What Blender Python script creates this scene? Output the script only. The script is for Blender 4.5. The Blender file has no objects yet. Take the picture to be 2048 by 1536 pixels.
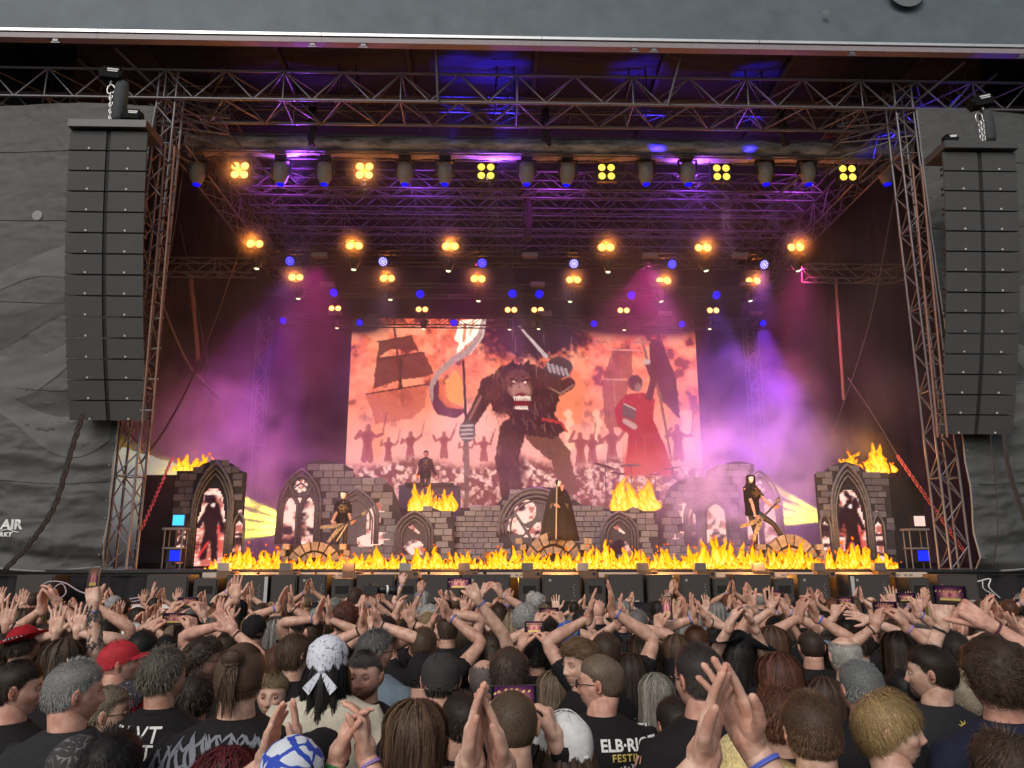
import bpy, math, random
import numpy as np
from mathutils import Vector, Matrix

SC = bpy.context.scene
COL = SC.collection
R = math.radians
rng = np.random.default_rng(7)
random.seed(7)

# ------------------------------------------------------------------ camera
PITCH, YAW, FPX = R(12.8), R(1.45), 1540.0
CAM = np.array([0.0, 0.0, 2.1])
cr_ = np.array([math.cos(YAW), -math.sin(YAW), 0.0])
cf_ = np.array([math.sin(YAW)*math.cos(PITCH), math.cos(YAW)*math.cos(PITCH), math.sin(PITCH)])
cu_ = np.cross(cr_, cf_)
cd = bpy.data.cameras.new('camera'); cam = bpy.data.objects.new('camera', cd); COL.objects.link(cam)
cd.sensor_width = 36; cd.lens = 36*FPX/2048; cd.clip_end = 500; cd.clip_start = 0.05
cam.location = CAM
cam.rotation_euler = Matrix((cr_, cu_, -cf_)).transposed().to_euler()
SC.camera = cam

def W(px, py, Y):
    "world point at depth Y that a point of the photograph (2048 wide) shows: used only to measure where things stand"
    d = (px-1024)/FPX*cr_ + (768-py)/FPX*cu_ + cf_
    return CAM + d*(Y/d[1])

# ------------------------------------------------------------------ light
SUN_EL, SUN_AZ = R(38), R(205)      # overcast evening, light from behind the camera
w = bpy.data.worlds.new('World'); SC.world = w; w.use_nodes = True
nt = w.node_tree; nt.nodes.clear()
sky = nt.nodes.new('ShaderNodeTexSky'); sky.sky_type = 'NISHITA'; sky.sun_disc = False
sky.sun_elevation = SUN_EL; sky.sun_rotation = SUN_AZ; sky.air_density = 1.0; sky.dust_density = 4.0; sky.ozone_density = 1.0
hsv = nt.nodes.new('ShaderNodeHueSaturation'); hsv.inputs['Saturation'].default_value = 0.35
bg = nt.nodes.new('ShaderNodeBackground'); bg.inputs['Strength'].default_value = 0.075
wo = nt.nodes.new('ShaderNodeOutputWorld')
nt.links.new(sky.outputs[0], hsv.inputs['Color']); nt.links.new(hsv.outputs[0], bg.inputs[0]); nt.links.new(bg.outputs[0], wo.inputs[0])
sd = bpy.data.lights.new('sun', 'SUN'); sd.energy = 0.9; sd.angle = R(25); sd.color = (1.0, 0.93, 0.86)
sun = bpy.data.objects.new('sun', sd); COL.objects.link(sun)
sun.rotation_euler = (R(90)-SUN_EL, 0, R(180)-SUN_AZ)
SC.view_settings.view_transform = 'Standard'; SC.view_settings.look = 'None'
SC.view_settings.exposure = 0.35; SC.view_settings.gamma = 1.0; SC.view_settings.use_curve_mapping = False
SC.render.engine = 'CYCLES'
cy = SC.cycles
cy.use_denoising = True
try: cy.denoiser = 'OPENIMAGEDENOISE'; cy.denoising_input_passes = 'RGB_ALBEDO_NORMAL'
except Exception: pass
cy.max_bounces = 5; cy.diffuse_bounces = 2; cy.glossy_bounces = 2; cy.transmission_bounces = 2; cy.volume_bounces = 1; cy.transparent_max_bounces = 10
cy.volume_step_rate = 1.0; cy.volume_max_steps = 96; cy.sample_clamp_indirect = 4; cy.sample_clamp_direct = 0
cy.caustics_reflective = False; cy.caustics_refractive = False

# ------------------------------------------------------------------ materials
_mats = {}
def mat(name, col=(.5,.5,.5), rough=.6, metal=0.0, var=0.0, vscale=8.0, bump=0.0, bscale=30.0, spec=.5, stretch=(1,1,1),
        emit=None, estr=1.0, attr=None, coat=0.0, sss=0.0, col2=None, wave=False):
    if name in _mats: return _mats[name]
    m = bpy.data.materials.new(name); m.use_nodes = True
    N, L = m.node_tree.nodes, m.node_tree.links
    b = N['Principled BSDF']
    b.inputs['Base Color'].default_value = (*col, 1); b.inputs['Roughness'].default_value = rough
    b.inputs['Metallic'].default_value = metal; b.inputs['Specular IOR Level'].default_value = spec
    if coat: b.inputs['Coat Weight'].default_value = coat
    if sss:
        b.inputs['Subsurface Weight'].default_value = sss; b.inputs['Subsurface Radius'].default_value = (.012,.005,.003); b.inputs['Subsurface Scale'].default_value = 1.0
    tc = mp = None
    def coords():
        nonlocal tc, mp
        if mp is None:
            tc = N.new('ShaderNodeTexCoord'); mp = N.new('ShaderNodeMapping'); mp.inputs['Scale'].default_value = stretch
            L.new(tc.outputs['Object'], mp.inputs['Vector'])
        return mp.outputs[0]
    base = None
    if attr:
        a = N.new('ShaderNodeAttribute'); a.attribute_name = attr; base = a.outputs['Color']
        L.new(base, b.inputs['Base Color'])
    if var or col2:
        n = N.new('ShaderNodeTexNoise'); n.inputs['Scale'].default_value = vscale; n.inputs['Detail'].default_value = 5; n.inputs['Roughness'].default_value = .65
        L.new(coords(), n.inputs['Vector'])
        mx = N.new('ShaderNodeMix'); mx.data_type = 'RGBA'
        rp = N.new('ShaderNodeMapRange'); rp.inputs[1].default_value = .3; rp.inputs[2].default_value = .7
        L.new(n.outputs['Fac'], rp.inputs[0]); L.new(rp.outputs[0], mx.inputs[0])
        c2 = col2 if col2 else tuple(min(1, c*(1+var)) for c in col); c1 = col if col2 else tuple(c*(1-var) for c in col)
        if base is not None:
            mx.blend_type = 'MULTIPLY'; mx.inputs[0].default_value = 1
            L.new(base, mx.inputs[6]); mx.inputs[7].default_value = (1-var, 1-var, 1-var, 1)
        else:
            mx.inputs[6].default_value = (*c1,1); mx.inputs[7].default_value = (*c2,1)
        L.new(mx.outputs[2], b.inputs['Base Color'])
    if bump:
        n2 = N.new('ShaderNodeTexNoise'); n2.inputs['Scale'].default_value = bscale; n2.inputs['Detail'].default_value = 4
        L.new(coords(), n2.inputs['Vector'])
        bp = N.new('ShaderNodeBump'); bp.inputs['Strength'].default_value = bump; bp.inputs['Distance'].default_value = .01
        L.new(n2.outputs['Fac'], bp.inputs['Height']); L.new(bp.outputs[0], b.inputs['Normal'])
    if emit is not None:
        b.inputs['Emission Color'].default_value = (*emit,1); b.inputs['Emission Strength'].default_value = estr
    _mats[name] = m
    return m

def emitter(name, col, strength, sample=False, attr=None, grid=None):
    if name in _mats: return _mats[name]
    m = bpy.data.materials.new(name); m.use_nodes = True
    N, L = m.node_tree.nodes, m.node_tree.links; N.clear()
    e = N.new('ShaderNodeEmission'); o = N.new('ShaderNodeOutputMaterial')
    e.inputs[0].default_value = (*col,1); e.inputs[1].default_value = strength
    if attr:
        a = N.new('ShaderNodeAttribute'); a.attribute_name = attr; src = a.outputs['Color']
        if grid:   # the LED module grid of a screen
            tc = N.new('ShaderNodeTexCoord'); wv = N.new('ShaderNodeTexWave'); wv.bands_direction = 'Z'; wv.inputs['Scale'].default_value = grid
            L.new(tc.outputs['Object'], wv.inputs['Vector'])
            mr = N.new('ShaderNodeMapRange'); mr.inputs[3].default_value = .82; mr.inputs[4].default_value = 1.0
            L.new(wv.outputs['Fac'], mr.inputs[0])
            mx = N.new('ShaderNodeMix'); mx.data_type = 'RGBA'; mx.blend_type = 'MULTIPLY'; mx.inputs[0].default_value = 1
            L.new(src, mx.inputs[6]); L.new(mr.outputs[0], mx.inputs[7]); src = mx.outputs[2]
        L.new(src, e.inputs[0])
    L.new(e.outputs[0], o.inputs[0])
    if not sample:
        try: m.cycles.emission_sampling = 'NONE'
        except Exception: pass
    _mats[name] = m
    return m

# ------------------------------------------------------------------ mesh building
class MB:
    "collects vertices and faces, then links them as ONE mesh object"
    def __init__(s): s.v = []; s.f = []; s.n = 0; s.c = []; s.mi = []
    def add(s, V, F, color=None, mi=0):
        V = np.asarray(V, float); s.v.append(V); n0 = s.n
        s.f.extend([tuple(int(i)+n0 for i in f) for f in F]); s.n += len(V); s.mi.extend([mi]*len(F))
        if color is None: color = (1,1,1)
        c = np.asarray(color, float)
        if c.ndim == 1: c = np.tile(c, (len(V),1))
        s.c.append(c)
        return s
    def box(s, c, d, rot=None, color=None, mi=0, taper=1.0):
        x, y, z = np.array(d)/2.0
        V = np.array([[-x,-y,-z],[x,-y,-z],[x,y,-z],[-x,y,-z],[-x*taper,-y*taper,z],[x*taper,-y*taper,z],[x*taper,y*taper,z],[-x*taper,y*taper,z]])
        if rot is not None: V = V @ np.array(rot).T
        return s.add(V+np.array(c), [(0,3,2,1),(4,5,6,7),(0,1,5,4),(1,2,6,5),(2,3,7,6),(3,0,4,7)], color, mi)
    def tube(s, P, rad, n=8, cap=True, color=None, mi=0, flat=None):
        P = np.asarray(P, float); k = len(P); rad = np.broadcast_to(np.asarray(rad, float), (k,))
        T = np.gradient(P, axis=0); T /= np.linalg.norm(T, axis=1, keepdims=True)+1e-12
        up = np.array([0,0,1.0]) if abs(T[0][2]) < .9 else np.array([0,1.0,0])
        a = np.cross(T[0], up); a /= np.linalg.norm(a); V = []
        ang = np.linspace(0, 2*np.pi, n, endpoint=False)
        for i in range(k):
            a = a - T[i]*np.dot(a, T[i]); a /= np.linalg.norm(a)+1e-12; b = np.cross(T[i], a)
            fa = flat[i] if flat is not None else 1.0
            V.append(P[i] + rad[i]*(np.cos(ang)[:,None]*a + fa*np.sin(ang)[:,None]*b))
        V = np.concatenate(V); F = []
        for i in range(k-1):
            for j in range(n):
                j2 = (j+1) % n; F.append((i*n+j, i*n+j2, (i+1)*n+j2, (i+1)*n+j))
        if cap: F.append(tuple(range(n))[::-1]); F.append(tuple((k-1)*n+j for j in range(n)))
        return s.add(V, F, color, mi)
    def rings(s, RG, cap=True, color=None, mi=0):
        "RG: k x n x 3 rings of points"
        k, n = len(RG), len(RG[0]); F = []
        for i in range(k-1):
            for j in range(n):
                j2 = (j+1) % n; F.append((i*n+j, i*n+j2, (i+1)*n+j2, (i+1)*n+j))
        if cap: F.append(tuple(range(n))[::-1]); F.append(tuple((k-1)*n+j for j in range(n)))
        return s.add(np.concatenate(RG), F, color, mi)
    def prism(s, pts, y0, y1, color=None, mi=0):
        "outline in x,z extruded from y0 to y1"
        n = len(pts); V = [(p[0],y0,p[1]) for p in pts]+[(p[0],y1,p[1]) for p in pts]
        F = [tuple(range(n)), tuple(range(2*n-1,n-1,-1))]+[(i,i+n,(i+1)%n+n,(i+1)%n) for i in range(n)]
        return s.add(V, F, color, mi)
    def ball(s, c, r, sub=2, color=None, mi=0):
        V, F = ico(sub); return s.add(V*np.array(r)+np.array(c), F, color, mi)
    def build(s, name, mats, parent=None, smooth=False, loc=None):
        V = np.concatenate(s.v); me = bpy.data.meshes.new(name); me.from_pydata(V.tolist(), [], s.f)
        mats = mats if isinstance(mats, (list,tuple)) else [mats]
        for m in mats: me.materials.append(m)
        if len(mats) > 1: me.polygons.foreach_set('material_index', s.mi)
        if any(not (x == 1).all() for x in s.c):
            at = me.color_attributes.new('col', 'FLOAT_COLOR', 'POINT'); cc = np.concatenate(s.c)
            at.data.foreach_set('color', np.concatenate([cc, np.ones((len(cc),1))], 1).astype(np.float32).ravel())
        if smooth: me.polygons.foreach_set('use_smooth', [True]*len(me.polygons))
        me.update()
        return link(name, me, parent, loc)

_ico = {}
def ico(sub):
    if sub in _ico: return _ico[sub]
    import bmesh
    bm = bmesh.new(); bmesh.ops.create_icosphere(bm, subdivisions=sub, radius=1)
    V = np.array([v.co[:] for v in bm.verts]); F = [tuple(v.index for v in f.verts) for f in bm.faces]; bm.free()
    _ico[sub] = (V, F); return _ico[sub]

def link(name, me, parent=None, loc=None):
    o = bpy.data.objects.new(name, me); COL.objects.link(o)
    if parent is not None: o.parent = parent
    if loc is not None: o.location = loc
    return o
def tag(o, label=None, cat=None, group=None, kind=None):
    if label: o['label'] = label
    if cat: o['category'] = cat
    if group: o['group'] = group
    if kind: o['kind'] = kind
    return o
def thing(name, label, cat, loc=(0,0,0), rz=0, group=None):
    o = bpy.data.objects.new(name, None); COL.objects.link(o); o.location = loc; o.rotation_euler = (0,0,rz); o.empty_display_size = .1
    return tag(o, label, cat, group)
def copy_tree(o, parent=None, loc=None, rz=None):
    c = o.copy(); COL.objects.link(c); c.parent = parent
    if loc is not None: c.location = loc
    if rz is not None: c.rotation_euler[2] = rz
    for ch in list(o.children): copy_tree(ch, c)
    return c
def rotz(a):
    c, s = math.cos(a), math.sin(a); return np.array([[c,-s,0],[s,c,0],[0,0,1.0]])
def rotx(a):
    c, s = math.cos(a), math.sin(a); return np.array([[1.0,0,0],[0,c,-s],[0,s,c]])
def roty(a):
    c, s = math.cos(a), math.sin(a); return np.array([[c,0,s],[0,1.0,0],[-s,0,c]])
def unit(v): v = np.asarray(v, float); return v/(np.linalg.norm(v)+1e-12)

# value noise in numpy (for wrinkles, paint and flame shapes)
_perm = rng.permutation(512)
def vnoise(P, seed=0):
    P = np.asarray(P, float); I = np.floor(P).astype(int); f = P-I; f = f*f*(3-2*f)
    def h(ix, iy, iz): return (_perm[(ix*73 + _perm[(iy*151 + _perm[(iz*37+seed*11) % 512]) % 512]) % 512])/511.0
    r = 0
    for dx in (0,1):
        for dy in (0,1):
            for dz in (0,1):
                wgt = (f[...,0] if dx else 1-f[...,0])*(f[...,1] if dy else 1-f[...,1])*(f[...,2] if dz else 1-f[...,2])
                r = r + wgt*h(I[...,0]+dx, I[...,1]+dy, I[...,2]+dz)
    return r
def fbm(P, oct=4, seed=0, ridge=False):
    P = np.asarray(P, float); r = 0; a = .5; t = 0
    for k in range(oct):
        n = vnoise(P*2**k, seed+k)
        if ridge: n = 1-abs(2*n-1)
        r = r + a*n; t += a; a *= .5
    return r/t

def text_mesh(body, size, extrude=0.0, bold=0.0, spacing=1.0):
    cu = bpy.data.curves.new('lettering', 'FONT'); cu.body = body; cu.size = size; cu.extrude = extrude; cu.offset = bold; cu.space_character = spacing
    cu.align_x = 'CENTER'; cu.resolution_u = 3
    o = bpy.data.objects.new('lettering', cu); COL.objects.link(o)
    dg = bpy.context.evaluated_depsgraph_get(); me = bpy.data.meshes.new_from_object(o.evaluated_get(dg))
    V = np.array([v.co[:] for v in me.vertices]); F = [tuple(p.vertices) for p in me.polygons]
    bpy.data.objects.remove(o); bpy.data.curves.remove(cu); bpy.data.meshes.remove(me)
    return V, F
# ================================================================== the stage and its structure
SX = 1.22                      # x of the stage centre line
DECK = 1.86
M_alu = mat('truss_aluminium', (.17,.165,.18), .48, .6, var=.25, vscale=3)
M_black = mat('black_metal', (.02,.02,.022), .5, .3, var=.3, vscale=5)
M_drape = mat('black_molton', (.012,.011,.013), .95, var=.3, vscale=2, bump=.4, bscale=12)
M_deck = mat('stage_deck', (.03,.027,.026), .45, var=.35, vscale=2)

g = MB()
n = 40
xs = np.linspace(-60, 60, n); ys = np.linspace(-30, 90, n)
V = [(x, y, -.15) for y in ys for x in xs]; g.add(V, [(j*n+i, j*n+i+1, (j+1)*n+i+1, (j+1)*n+i) for j in range(n-1) for i in range(n-1)])
tag(g.build('ground', mat('asphalt_ground', (.055,.052,.05), .9, var=.35, vscale=1.5, bump=.5, bscale=60)), kind='structure')

# ---- stage platform
st = thing('stage_platform', 'long black stage deck with dark cloth skirt behind the crowd', 'stage', (SX, 18.4, 0))
b = MB(); b.box((0, 6.6, DECK-.06), (26, 13.2, .12)); b.build('deck', M_deck, st)
b = MB()
k = 320; X = np.linspace(-13, 13, k); yy = -.02+.035*np.sin(X*9)+.02*np.sin(X*23+1)
Vt = [(X[i], yy[i], DECK-.13) for i in range(k)]+[(X[i], yy[i]*1.6, .0) for i in range(k)]
b.add(Vt, [(i, i+1, k+i+1, k+i) for i in range(k-1)]); b.build('skirt', M_drape, st, smooth=True)
b = MB(); b.box((0, -.09, DECK-.03), (26, .1, .07)); b.build('edge_rail', M_black, st)

# ---- back and side drapes, roof fabric
def drape(name, p0, p1, z0, z1, amp, label, m=M_drape, cyc=3.2):
    L_ = math.dist(p0, p1); k = int(L_*10); d = unit(np.array([p1[0]-p0[0], p1[1]-p0[1], 0])); nrm = np.array([-d[1], d[0], 0]); b = MB()
    rows = 8; V = []
    for r in range(rows):
        z = z1+(z0-z1)*r/(rows-1)
        for i in range(k):
            t = i/(k-1); q = np.array([p0[0], p0[1], 0])+d*L_*t
            o = amp*(math.sin(t*L_*cyc+.7*math.sin(t*9))+.5*math.sin(t*L_*cyc*2.3+r*.2))*(.5+.5*r/rows)
            V.append(q+nrm*o+np.array([0,0,z]))
    b.add(V, [(r*k+i, r*k+i+1, (r+1)*k+i+1, (r+1)*k+i) for r in range(rows-1) for i in range(k-1)])
    o = b.build(name, m, smooth=True); return tag(o, label, 'curtain')
drape('back_curtain', (-12.2, 31.2), (14.6, 31.2), DECK, 17.0, .07, 'black back curtain hanging behind the big screen')
drape('side_curtain', (-11.9, 19.6), (-11.9, 31.2), 5.6, 17.0, .07, 'black side curtain of the stage, behind the left loudspeaker column')
drape('side_curtain', (14.3, 19.6), (14.3, 31.2), DECK, 17.0, .07, 'black side curtain of the stage, behind the right loudspeaker column')

drape('wing_curtain', (-24, 20.6), (-11.9, 20.6), 11.5, 17.2, .06, 'black curtain closing the upper left wing above the tarp')
drape('wing_curtain', (14.3, 20.6), (26, 20.6), 11.5, 17.2, .06, 'black curtain closing the upper right wing above the tarp')
rf = thing('stage_roof', 'dark stage roof of wrinkled fabric on ribs above the trusses', 'roof', (SX, 24.5, 16.3))
k, m_ = 220, 70; V = []
for j in range(m_):
    for i in range(k):
        x = -23+46*i/(k-1); y = -6.8+13.8*j/(m_-1)
        z = .05*math.sin(y*7+.8*math.sin(x*.9))+.05*math.sin(y*13+x*.6)-.35*abs(math.sin(math.pi*x/3.75))**.7*.4 + .25
        V.append((x, y, z))
b = MB(); b.add(V, [(j*k+i, j*k+i+1, (j+1)*k+i+1, (j+1)*k+i) for j in range(m_-1) for i in range(k-1)])
b.build('roof_fabric', mat('roof_fabric', (.018,.018,.034), .6, var=.3, vscale=2, bump=.5, bscale=6, stretch=(.4,3,1)), rf, smooth=True)
for i in range(9):
    b = MB(); b.box((-15+3.75*i, 0, .1), (.12, 13.6, .12)); b.build('rib', mat('rib_dark', (.035,.035,.06), .6), rf)

# ---- roof front banner with bright rail
M_ban = mat('banner_canvas', (.085,.112,.130), .62, var=.16, vscale=1.2, bump=.7, bscale=5, stretch=(1,1,1))
bn = thing('roof_banner', 'wide blue grey canvas banner across the top of the stage front', 'banner', (SX, 17.5, 15.25))
k, m_ = 260, 34; V = []
for j in range(m_):
    for i in range(k):
        x = -17+34*i/(k-1); z = .02+3.6*j/(m_-1)
        wv = .025*fbm(np.array([x*1.3+z*.7, z*2.2, 0]), 4, 3, True)*2+.05*math.sin(x*.8)*.5
        V.append((x, -wv-.0*z+z*.12, z))
V = np.array(V)
b = MB(); b.add(V, [(j*k+i, j*k+i+1, (j+1)*k+i+1, (j+1)*k+i) for j in range(m_-1) for i in range(k-1)]); b.build('canvas', M_ban, bn, smooth=True)
M_print = mat('banner_print', (.13,.15,.155), .65, var=.1, vscale=2)
def disc(bm_, cx, cz, r, y, n=28):
    pts = [(cx+r*math.cos(a), cz+r*math.sin(a)) for a in np.linspace(0, 2*math.pi, n, endpoint=False)]
    bm_.prism(pts, y-.004, y)
b = MB(); p = W(1815, -22, 17.35); disc(b, p[0]-SX, p[2]-15.25, .48, -.13+.05); p = W(1651, 24, 17.4); disc(b, p[0]-SX, p[2]-15.25, .085, -.1)
b.build('printed_spot', M_print, bn)
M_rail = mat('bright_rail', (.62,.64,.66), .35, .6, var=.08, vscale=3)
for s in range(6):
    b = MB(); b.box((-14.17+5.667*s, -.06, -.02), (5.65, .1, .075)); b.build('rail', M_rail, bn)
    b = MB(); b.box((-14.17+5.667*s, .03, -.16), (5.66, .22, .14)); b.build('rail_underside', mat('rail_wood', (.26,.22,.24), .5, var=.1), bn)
for x in (-12.4, -5.9, -4.6, 2.4, 2.9, 8.1, 12.6):
    b = MB(); b.box((x, -.03, -.27), (.13, .06, .08)); b.box((x, -.03, -.33), (.22, .03, .03)); b.build('rail_clamp', M_alu, bn)

# ---- trusses
_unitcyl = None
def cyl_mesh(m, n=6):
    key = (m.name, n)
    if key not in _cyl:
        a = np.linspace(0, 2*np.pi, n, endpoint=False); b = MB()
        b.rings([np.stack([np.cos(a), np.sin(a), np.full(n, z)], 1) for z in (0, 1)])
        me = bpy.data.meshes.new('strut'); me.from_pydata(b.v[0].tolist(), [], b.f); me.materials.append(m)
        me.polygons.foreach_set('use_smooth', [True]*n+[False]*2); _cyl[key] = me
    return _cyl[key]
_cyl = {}
def strut(name, p0, p1, r, parent, m=M_alu):
    p0, p1 = Vector(p0), Vector(p1); o = link(name, cyl_mesh(m), parent)
    d = p1-p0; q = d.to_track_quat('Z', 'Y'); o.location = p0; o.rotation_mode = 'QUATERNION'; o.rotation_quaternion = q; o.scale = (r, r, d.length)
    return o
def truss(name, label, p0, p1, w_, h_, step, rc=.03, rb=.018, single=True, cat='truss', m=M_alu, faces='fbtd', updir=(0,0,1)):
    "box truss between two centre points; chords and braces are parts"
    p0, p1 = np.array(p0, float), np.array(p1, float); L_ = np.linalg.norm(p1-p0); d = (p1-p0)/L_
    up = unit(np.array(updir)-d*np.dot(updir, d)); sd_ = np.cross(d, up)
    t = thing(name, label, cat, p0)
    cs = {k2: sd_*a*w_/2+up*c*h_/2 for k2, (a, c) in dict(fb=(-1,-1), ft=(-1,1), bb=(1,-1), bt=(1,1)).items()}
    for k2, o in cs.items(): strut('chord', o, o+d*L_, rc, t, m)
    nseg = max(2, int(round(L_/step))); st_ = L_/nseg; pair = []
    if 'f' in faces: pair.append(('fb','ft'))
    if 'b' in faces: pair.append(('bb','bt'))
    if 't' in faces: pair.append(('ft','bt'))
    if 'd' in faces: pair.append(('fb','bb'))
    joined = MB()
    for a, c in pair:
        for i in range(nseg):
            s0, s1 = (cs[a], cs[c]) if i % 2 else (cs[c], cs[a])
            q0, q1 = s0+d*st_*i, s1+d*st_*(i+1)
            if single: strut('brace', q0, q1, rb, t, m)
            else: joined.tube([q0, q1], rb, 5)
            if i % 4 == 0:
                q0, q1 = cs[a]+d*st_*i, cs[c]+d*st_*i
                if single: strut('upright', q0, q1, rb, t, m)
                else: joined.tube([q0, q1], rb, 5)
    if not single: joined.build('bracing', m, t)['kind'] = 'stuff'
    return t
TL, TR = -8.72, 11.16
truss('header_truss', 'deep aluminium box truss across the stage just under the roof banner', (-15, 19.0, 14.42), (17, 19.0, 14.42), 1.15, .84, .78, .04, .022)
truss('tower_truss', 'tall grey tower truss left of the stage, beside the torn-edged tarp', (TL+.03, 18.75, DECK), (TL, 18.75, 14.9), .48, .5, .55, .032, .018, updir=(0,1,0))
truss('tower_truss', 'tall grey tower truss right of the stage, beside the wrinkled tarp', (TR-.03, 18.75, DECK), (TR, 18.75, 14.9), .48, .5, .55, .032, .018, updir=(0,1,0))
for sx, side in ((-8.9, 'left'), (11.35, 'right')):
    truss('side_truss', f'{side} side truss running back into the stage under the roof', (sx, 19.7, 13.75), (sx, 30.8, 13.75), .55, .75, .6, .03, .017, single=False)
    truss('side_truss', f'upper {side} side truss running back beside the roof fabric', (sx+.9*(1 if sx < 0 else -1), 19.7, 14.5), (sx+.9*(1 if sx < 0 else -1), 30.8, 14.5), .6, .6, .6, .025, .017, single=False)
for i, (Y, z) in enumerate(((23.3,14.15),(24.9,14.25),(26.5,14.2),(28.3,14.3))):
    truss('roof_truss', ['nearest','second','third','farthest'][i]+' of the crosswise roof trusses above the rows of warm lamps', (-8.4, Y, z), (10.8, Y, z), .6, .62, .72, .026, .015, single=(i == 0))
truss('roof_truss', 'purple-lit crosswise truss close behind the header truss', (-8.9, 20.7, 15.2), (11.3, 20.7, 15.2), .6, .5, .7, .026, .015, single=False)
# diagonal braces in the upper corners
for x0, x1, nm in ((-9.9,-8.0,'left'), (12.6,10.4,'right')):
    t = thing('corner_brace', f'long bare diagonal tubes in the upper {nm} corner of the stage', 'brace', (0,0,0))
    sgn = 1 if x0 < 0 else -1
    for dx, dy in ((0,0), (-1.2*sgn, .5), (1.0*sgn, 1.2)):
        strut('tube', (x0+dx, 17.9+dy, 15.1), (x1+dx+.5*sgn, 20.6+dy, 13.2), .04, t)
    for k2 in range(7):
        z = 13.3+.25*k2; strut('tube', (x0+.6*sgn, 18.5+.1*k2, z), (x1+.6*sgn, 19.6, z+.35*(-1)**k2), .02, t)
for px, py0, py1, lab in ((872,100,207,'near the middle'), (1365,100,212,'right of the middle')):
    a, c = W(px, py0, 17.8), W(px-(30 if px > 1000 else -4), py1, 18.35)
    t = thing('drop_tube', f'bare steel tube hanging from the banner rail to the header truss, {lab}', 'tube', a)
    strut('tube', (0,0,0), c-a, .035, t)
for i, px in enumerate((140, 450, 700, 1010, 1270, 1500, 1700, 1900)):
    a = W(px, 118, 20.2)
    t = thing('roof_upright', 'stubby latticed roof upright in the gap below the banner, '+['far left','second from the left','third from the left','left of the middle','right of the middle','third from the right','second from the right','far right'][i], 'truss', (a[0], 20.2, 14.9), group='roof uprights')
    for sx in (-.3, .3):
        for sy in (-.2, .2): strut('chord', (sx, sy, 0), (sx*.8, sy, 1.3), .025, t)
    for q in range(3):
        for sy in (-.2, .2): strut('brace', (-.3*(-1)**q, sy, q*.43), (.3*(-1)**q, sy, (q+1)*.43), .016, t)

# tower trusses and cables deep in the stage
truss('rear_tower', 'slim rear tower truss left of the big screen in blue smoke', (-9.0, 29.4, DECK), (-9.0, 29.4, 11.4), .45, .45, .55, .03, .018, single=False, updir=(0,1,0))
truss('rear_tower', 'slim rear tower truss right of the big screen in purple smoke', (10.3, 29.4, DECK), (10.3, 29.4, 11.4), .45, .45, .55, .03, .018, single=False, updir=(0,1,0))
truss('side_grid', 'dim horizontal truss behind the left loudspeaker column', (-11.7, 24.5, 11.6), (-8.0, 24.5, 11.6), .5, .5, .6, .025, .015, single=False)
truss('side_grid', 'dim horizontal truss behind the right loudspeaker column', (10.6, 24.5, 11.6), (14.1, 24.5, 11.6), .5, .5, .6, .025, .015, single=False)

# ---- side tarps
M_tarp = mat('tarp_canvas', (.068,.070,.070), .68, var=.10, vscale=1.4, bump=.5, bscale=5, col2=None)
def tarp(label, x0, x1, z0, z1, Y, seed, hem, clip=None):
    t = thing('side_tarp', label, 'tarp', (0,0,0))
    k, m_ = 150, 260; xs = np.linspace(x0, x1, k); zs = np.linspace(z0, z1, m_)
    XX, ZZ = np.meshgrid(xs, zs)
    low = np.clip((9-ZZ)/6, 0, 1)
    P_ = np.stack([XX*.55+3, ZZ*1.9, np.full_like(XX, seed)], -1)
    P_[...,1] += .7*fbm(P_*.6, 3, 5)
    fold = fbm(P_, 4, seed, True)**2.2
    fine = fbm(np.stack([XX*2.2+ZZ*1.5, ZZ*3.1-XX, np.full_like(XX, 4)], -1), 4, 9, True)
    big = .10*np.sin(XX*1.1+ZZ*.5)
    YY = Y - .17*fold*(.12+.88*low) - .045*fine - big - .12*np.clip((3.2-ZZ)/1.4, 0, 1)*np.sin(ZZ*7+XX)
    bulge = .25*np.sin(np.clip((ZZ-z0)/(z1-z0),0,1)*math.pi); YY -= bulge*.6
    V = np.stack([XX, YY, ZZ + .05*np.sin(XX*2)*low], -1).reshape(-1,3)
    b = MB(); b.add(V, [(j*k+i, j*k+i+1, (j+1)*k+i+1, (j+1)*k+i) for j in range(m_-1) for i in range(k-1)]); o = b.build('canvas', [M_tarp], t, smooth=True)
    return t, V.reshape(m_, k, 3)
def on_tarp(G, x, z, off=.008):
    m_, k = G.shape[:2]; i = np.clip((x-G[0,0,0])/(G[0,-1,0]-G[0,0,0])*(k-1), 0, k-1.001); j = np.clip((z-G[0,:,2].mean())/(G[-1,:,2].mean()-G[0,:,2].mean())*(m_-1), 0, m_-1.001)
    i0, j0 = int(i), int(j); fi, fj = i-i0, j-j0
    y = (G[j0,i0,1]*(1-fi)+G[j0,i0+1,1]*fi)*(1-fj)+(G[j0+1,i0,1]*(1-fi)+G[j0+1,i0+1,1]*fi)*fj
    return y-off
tl, GL = tarp('wrinkled grey tarp left of the stage with white OPEN AIR lettering', -14.6, TL-.22, DECK+.02, 13.75, 18.45, 2, True)
tr, GR = tarp('wrinkled grey tarp right of the stage behind the right loudspeaker column', TR+.22, 17.4, DECK+.02, 13.95, 18.45, 8, True)
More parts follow.
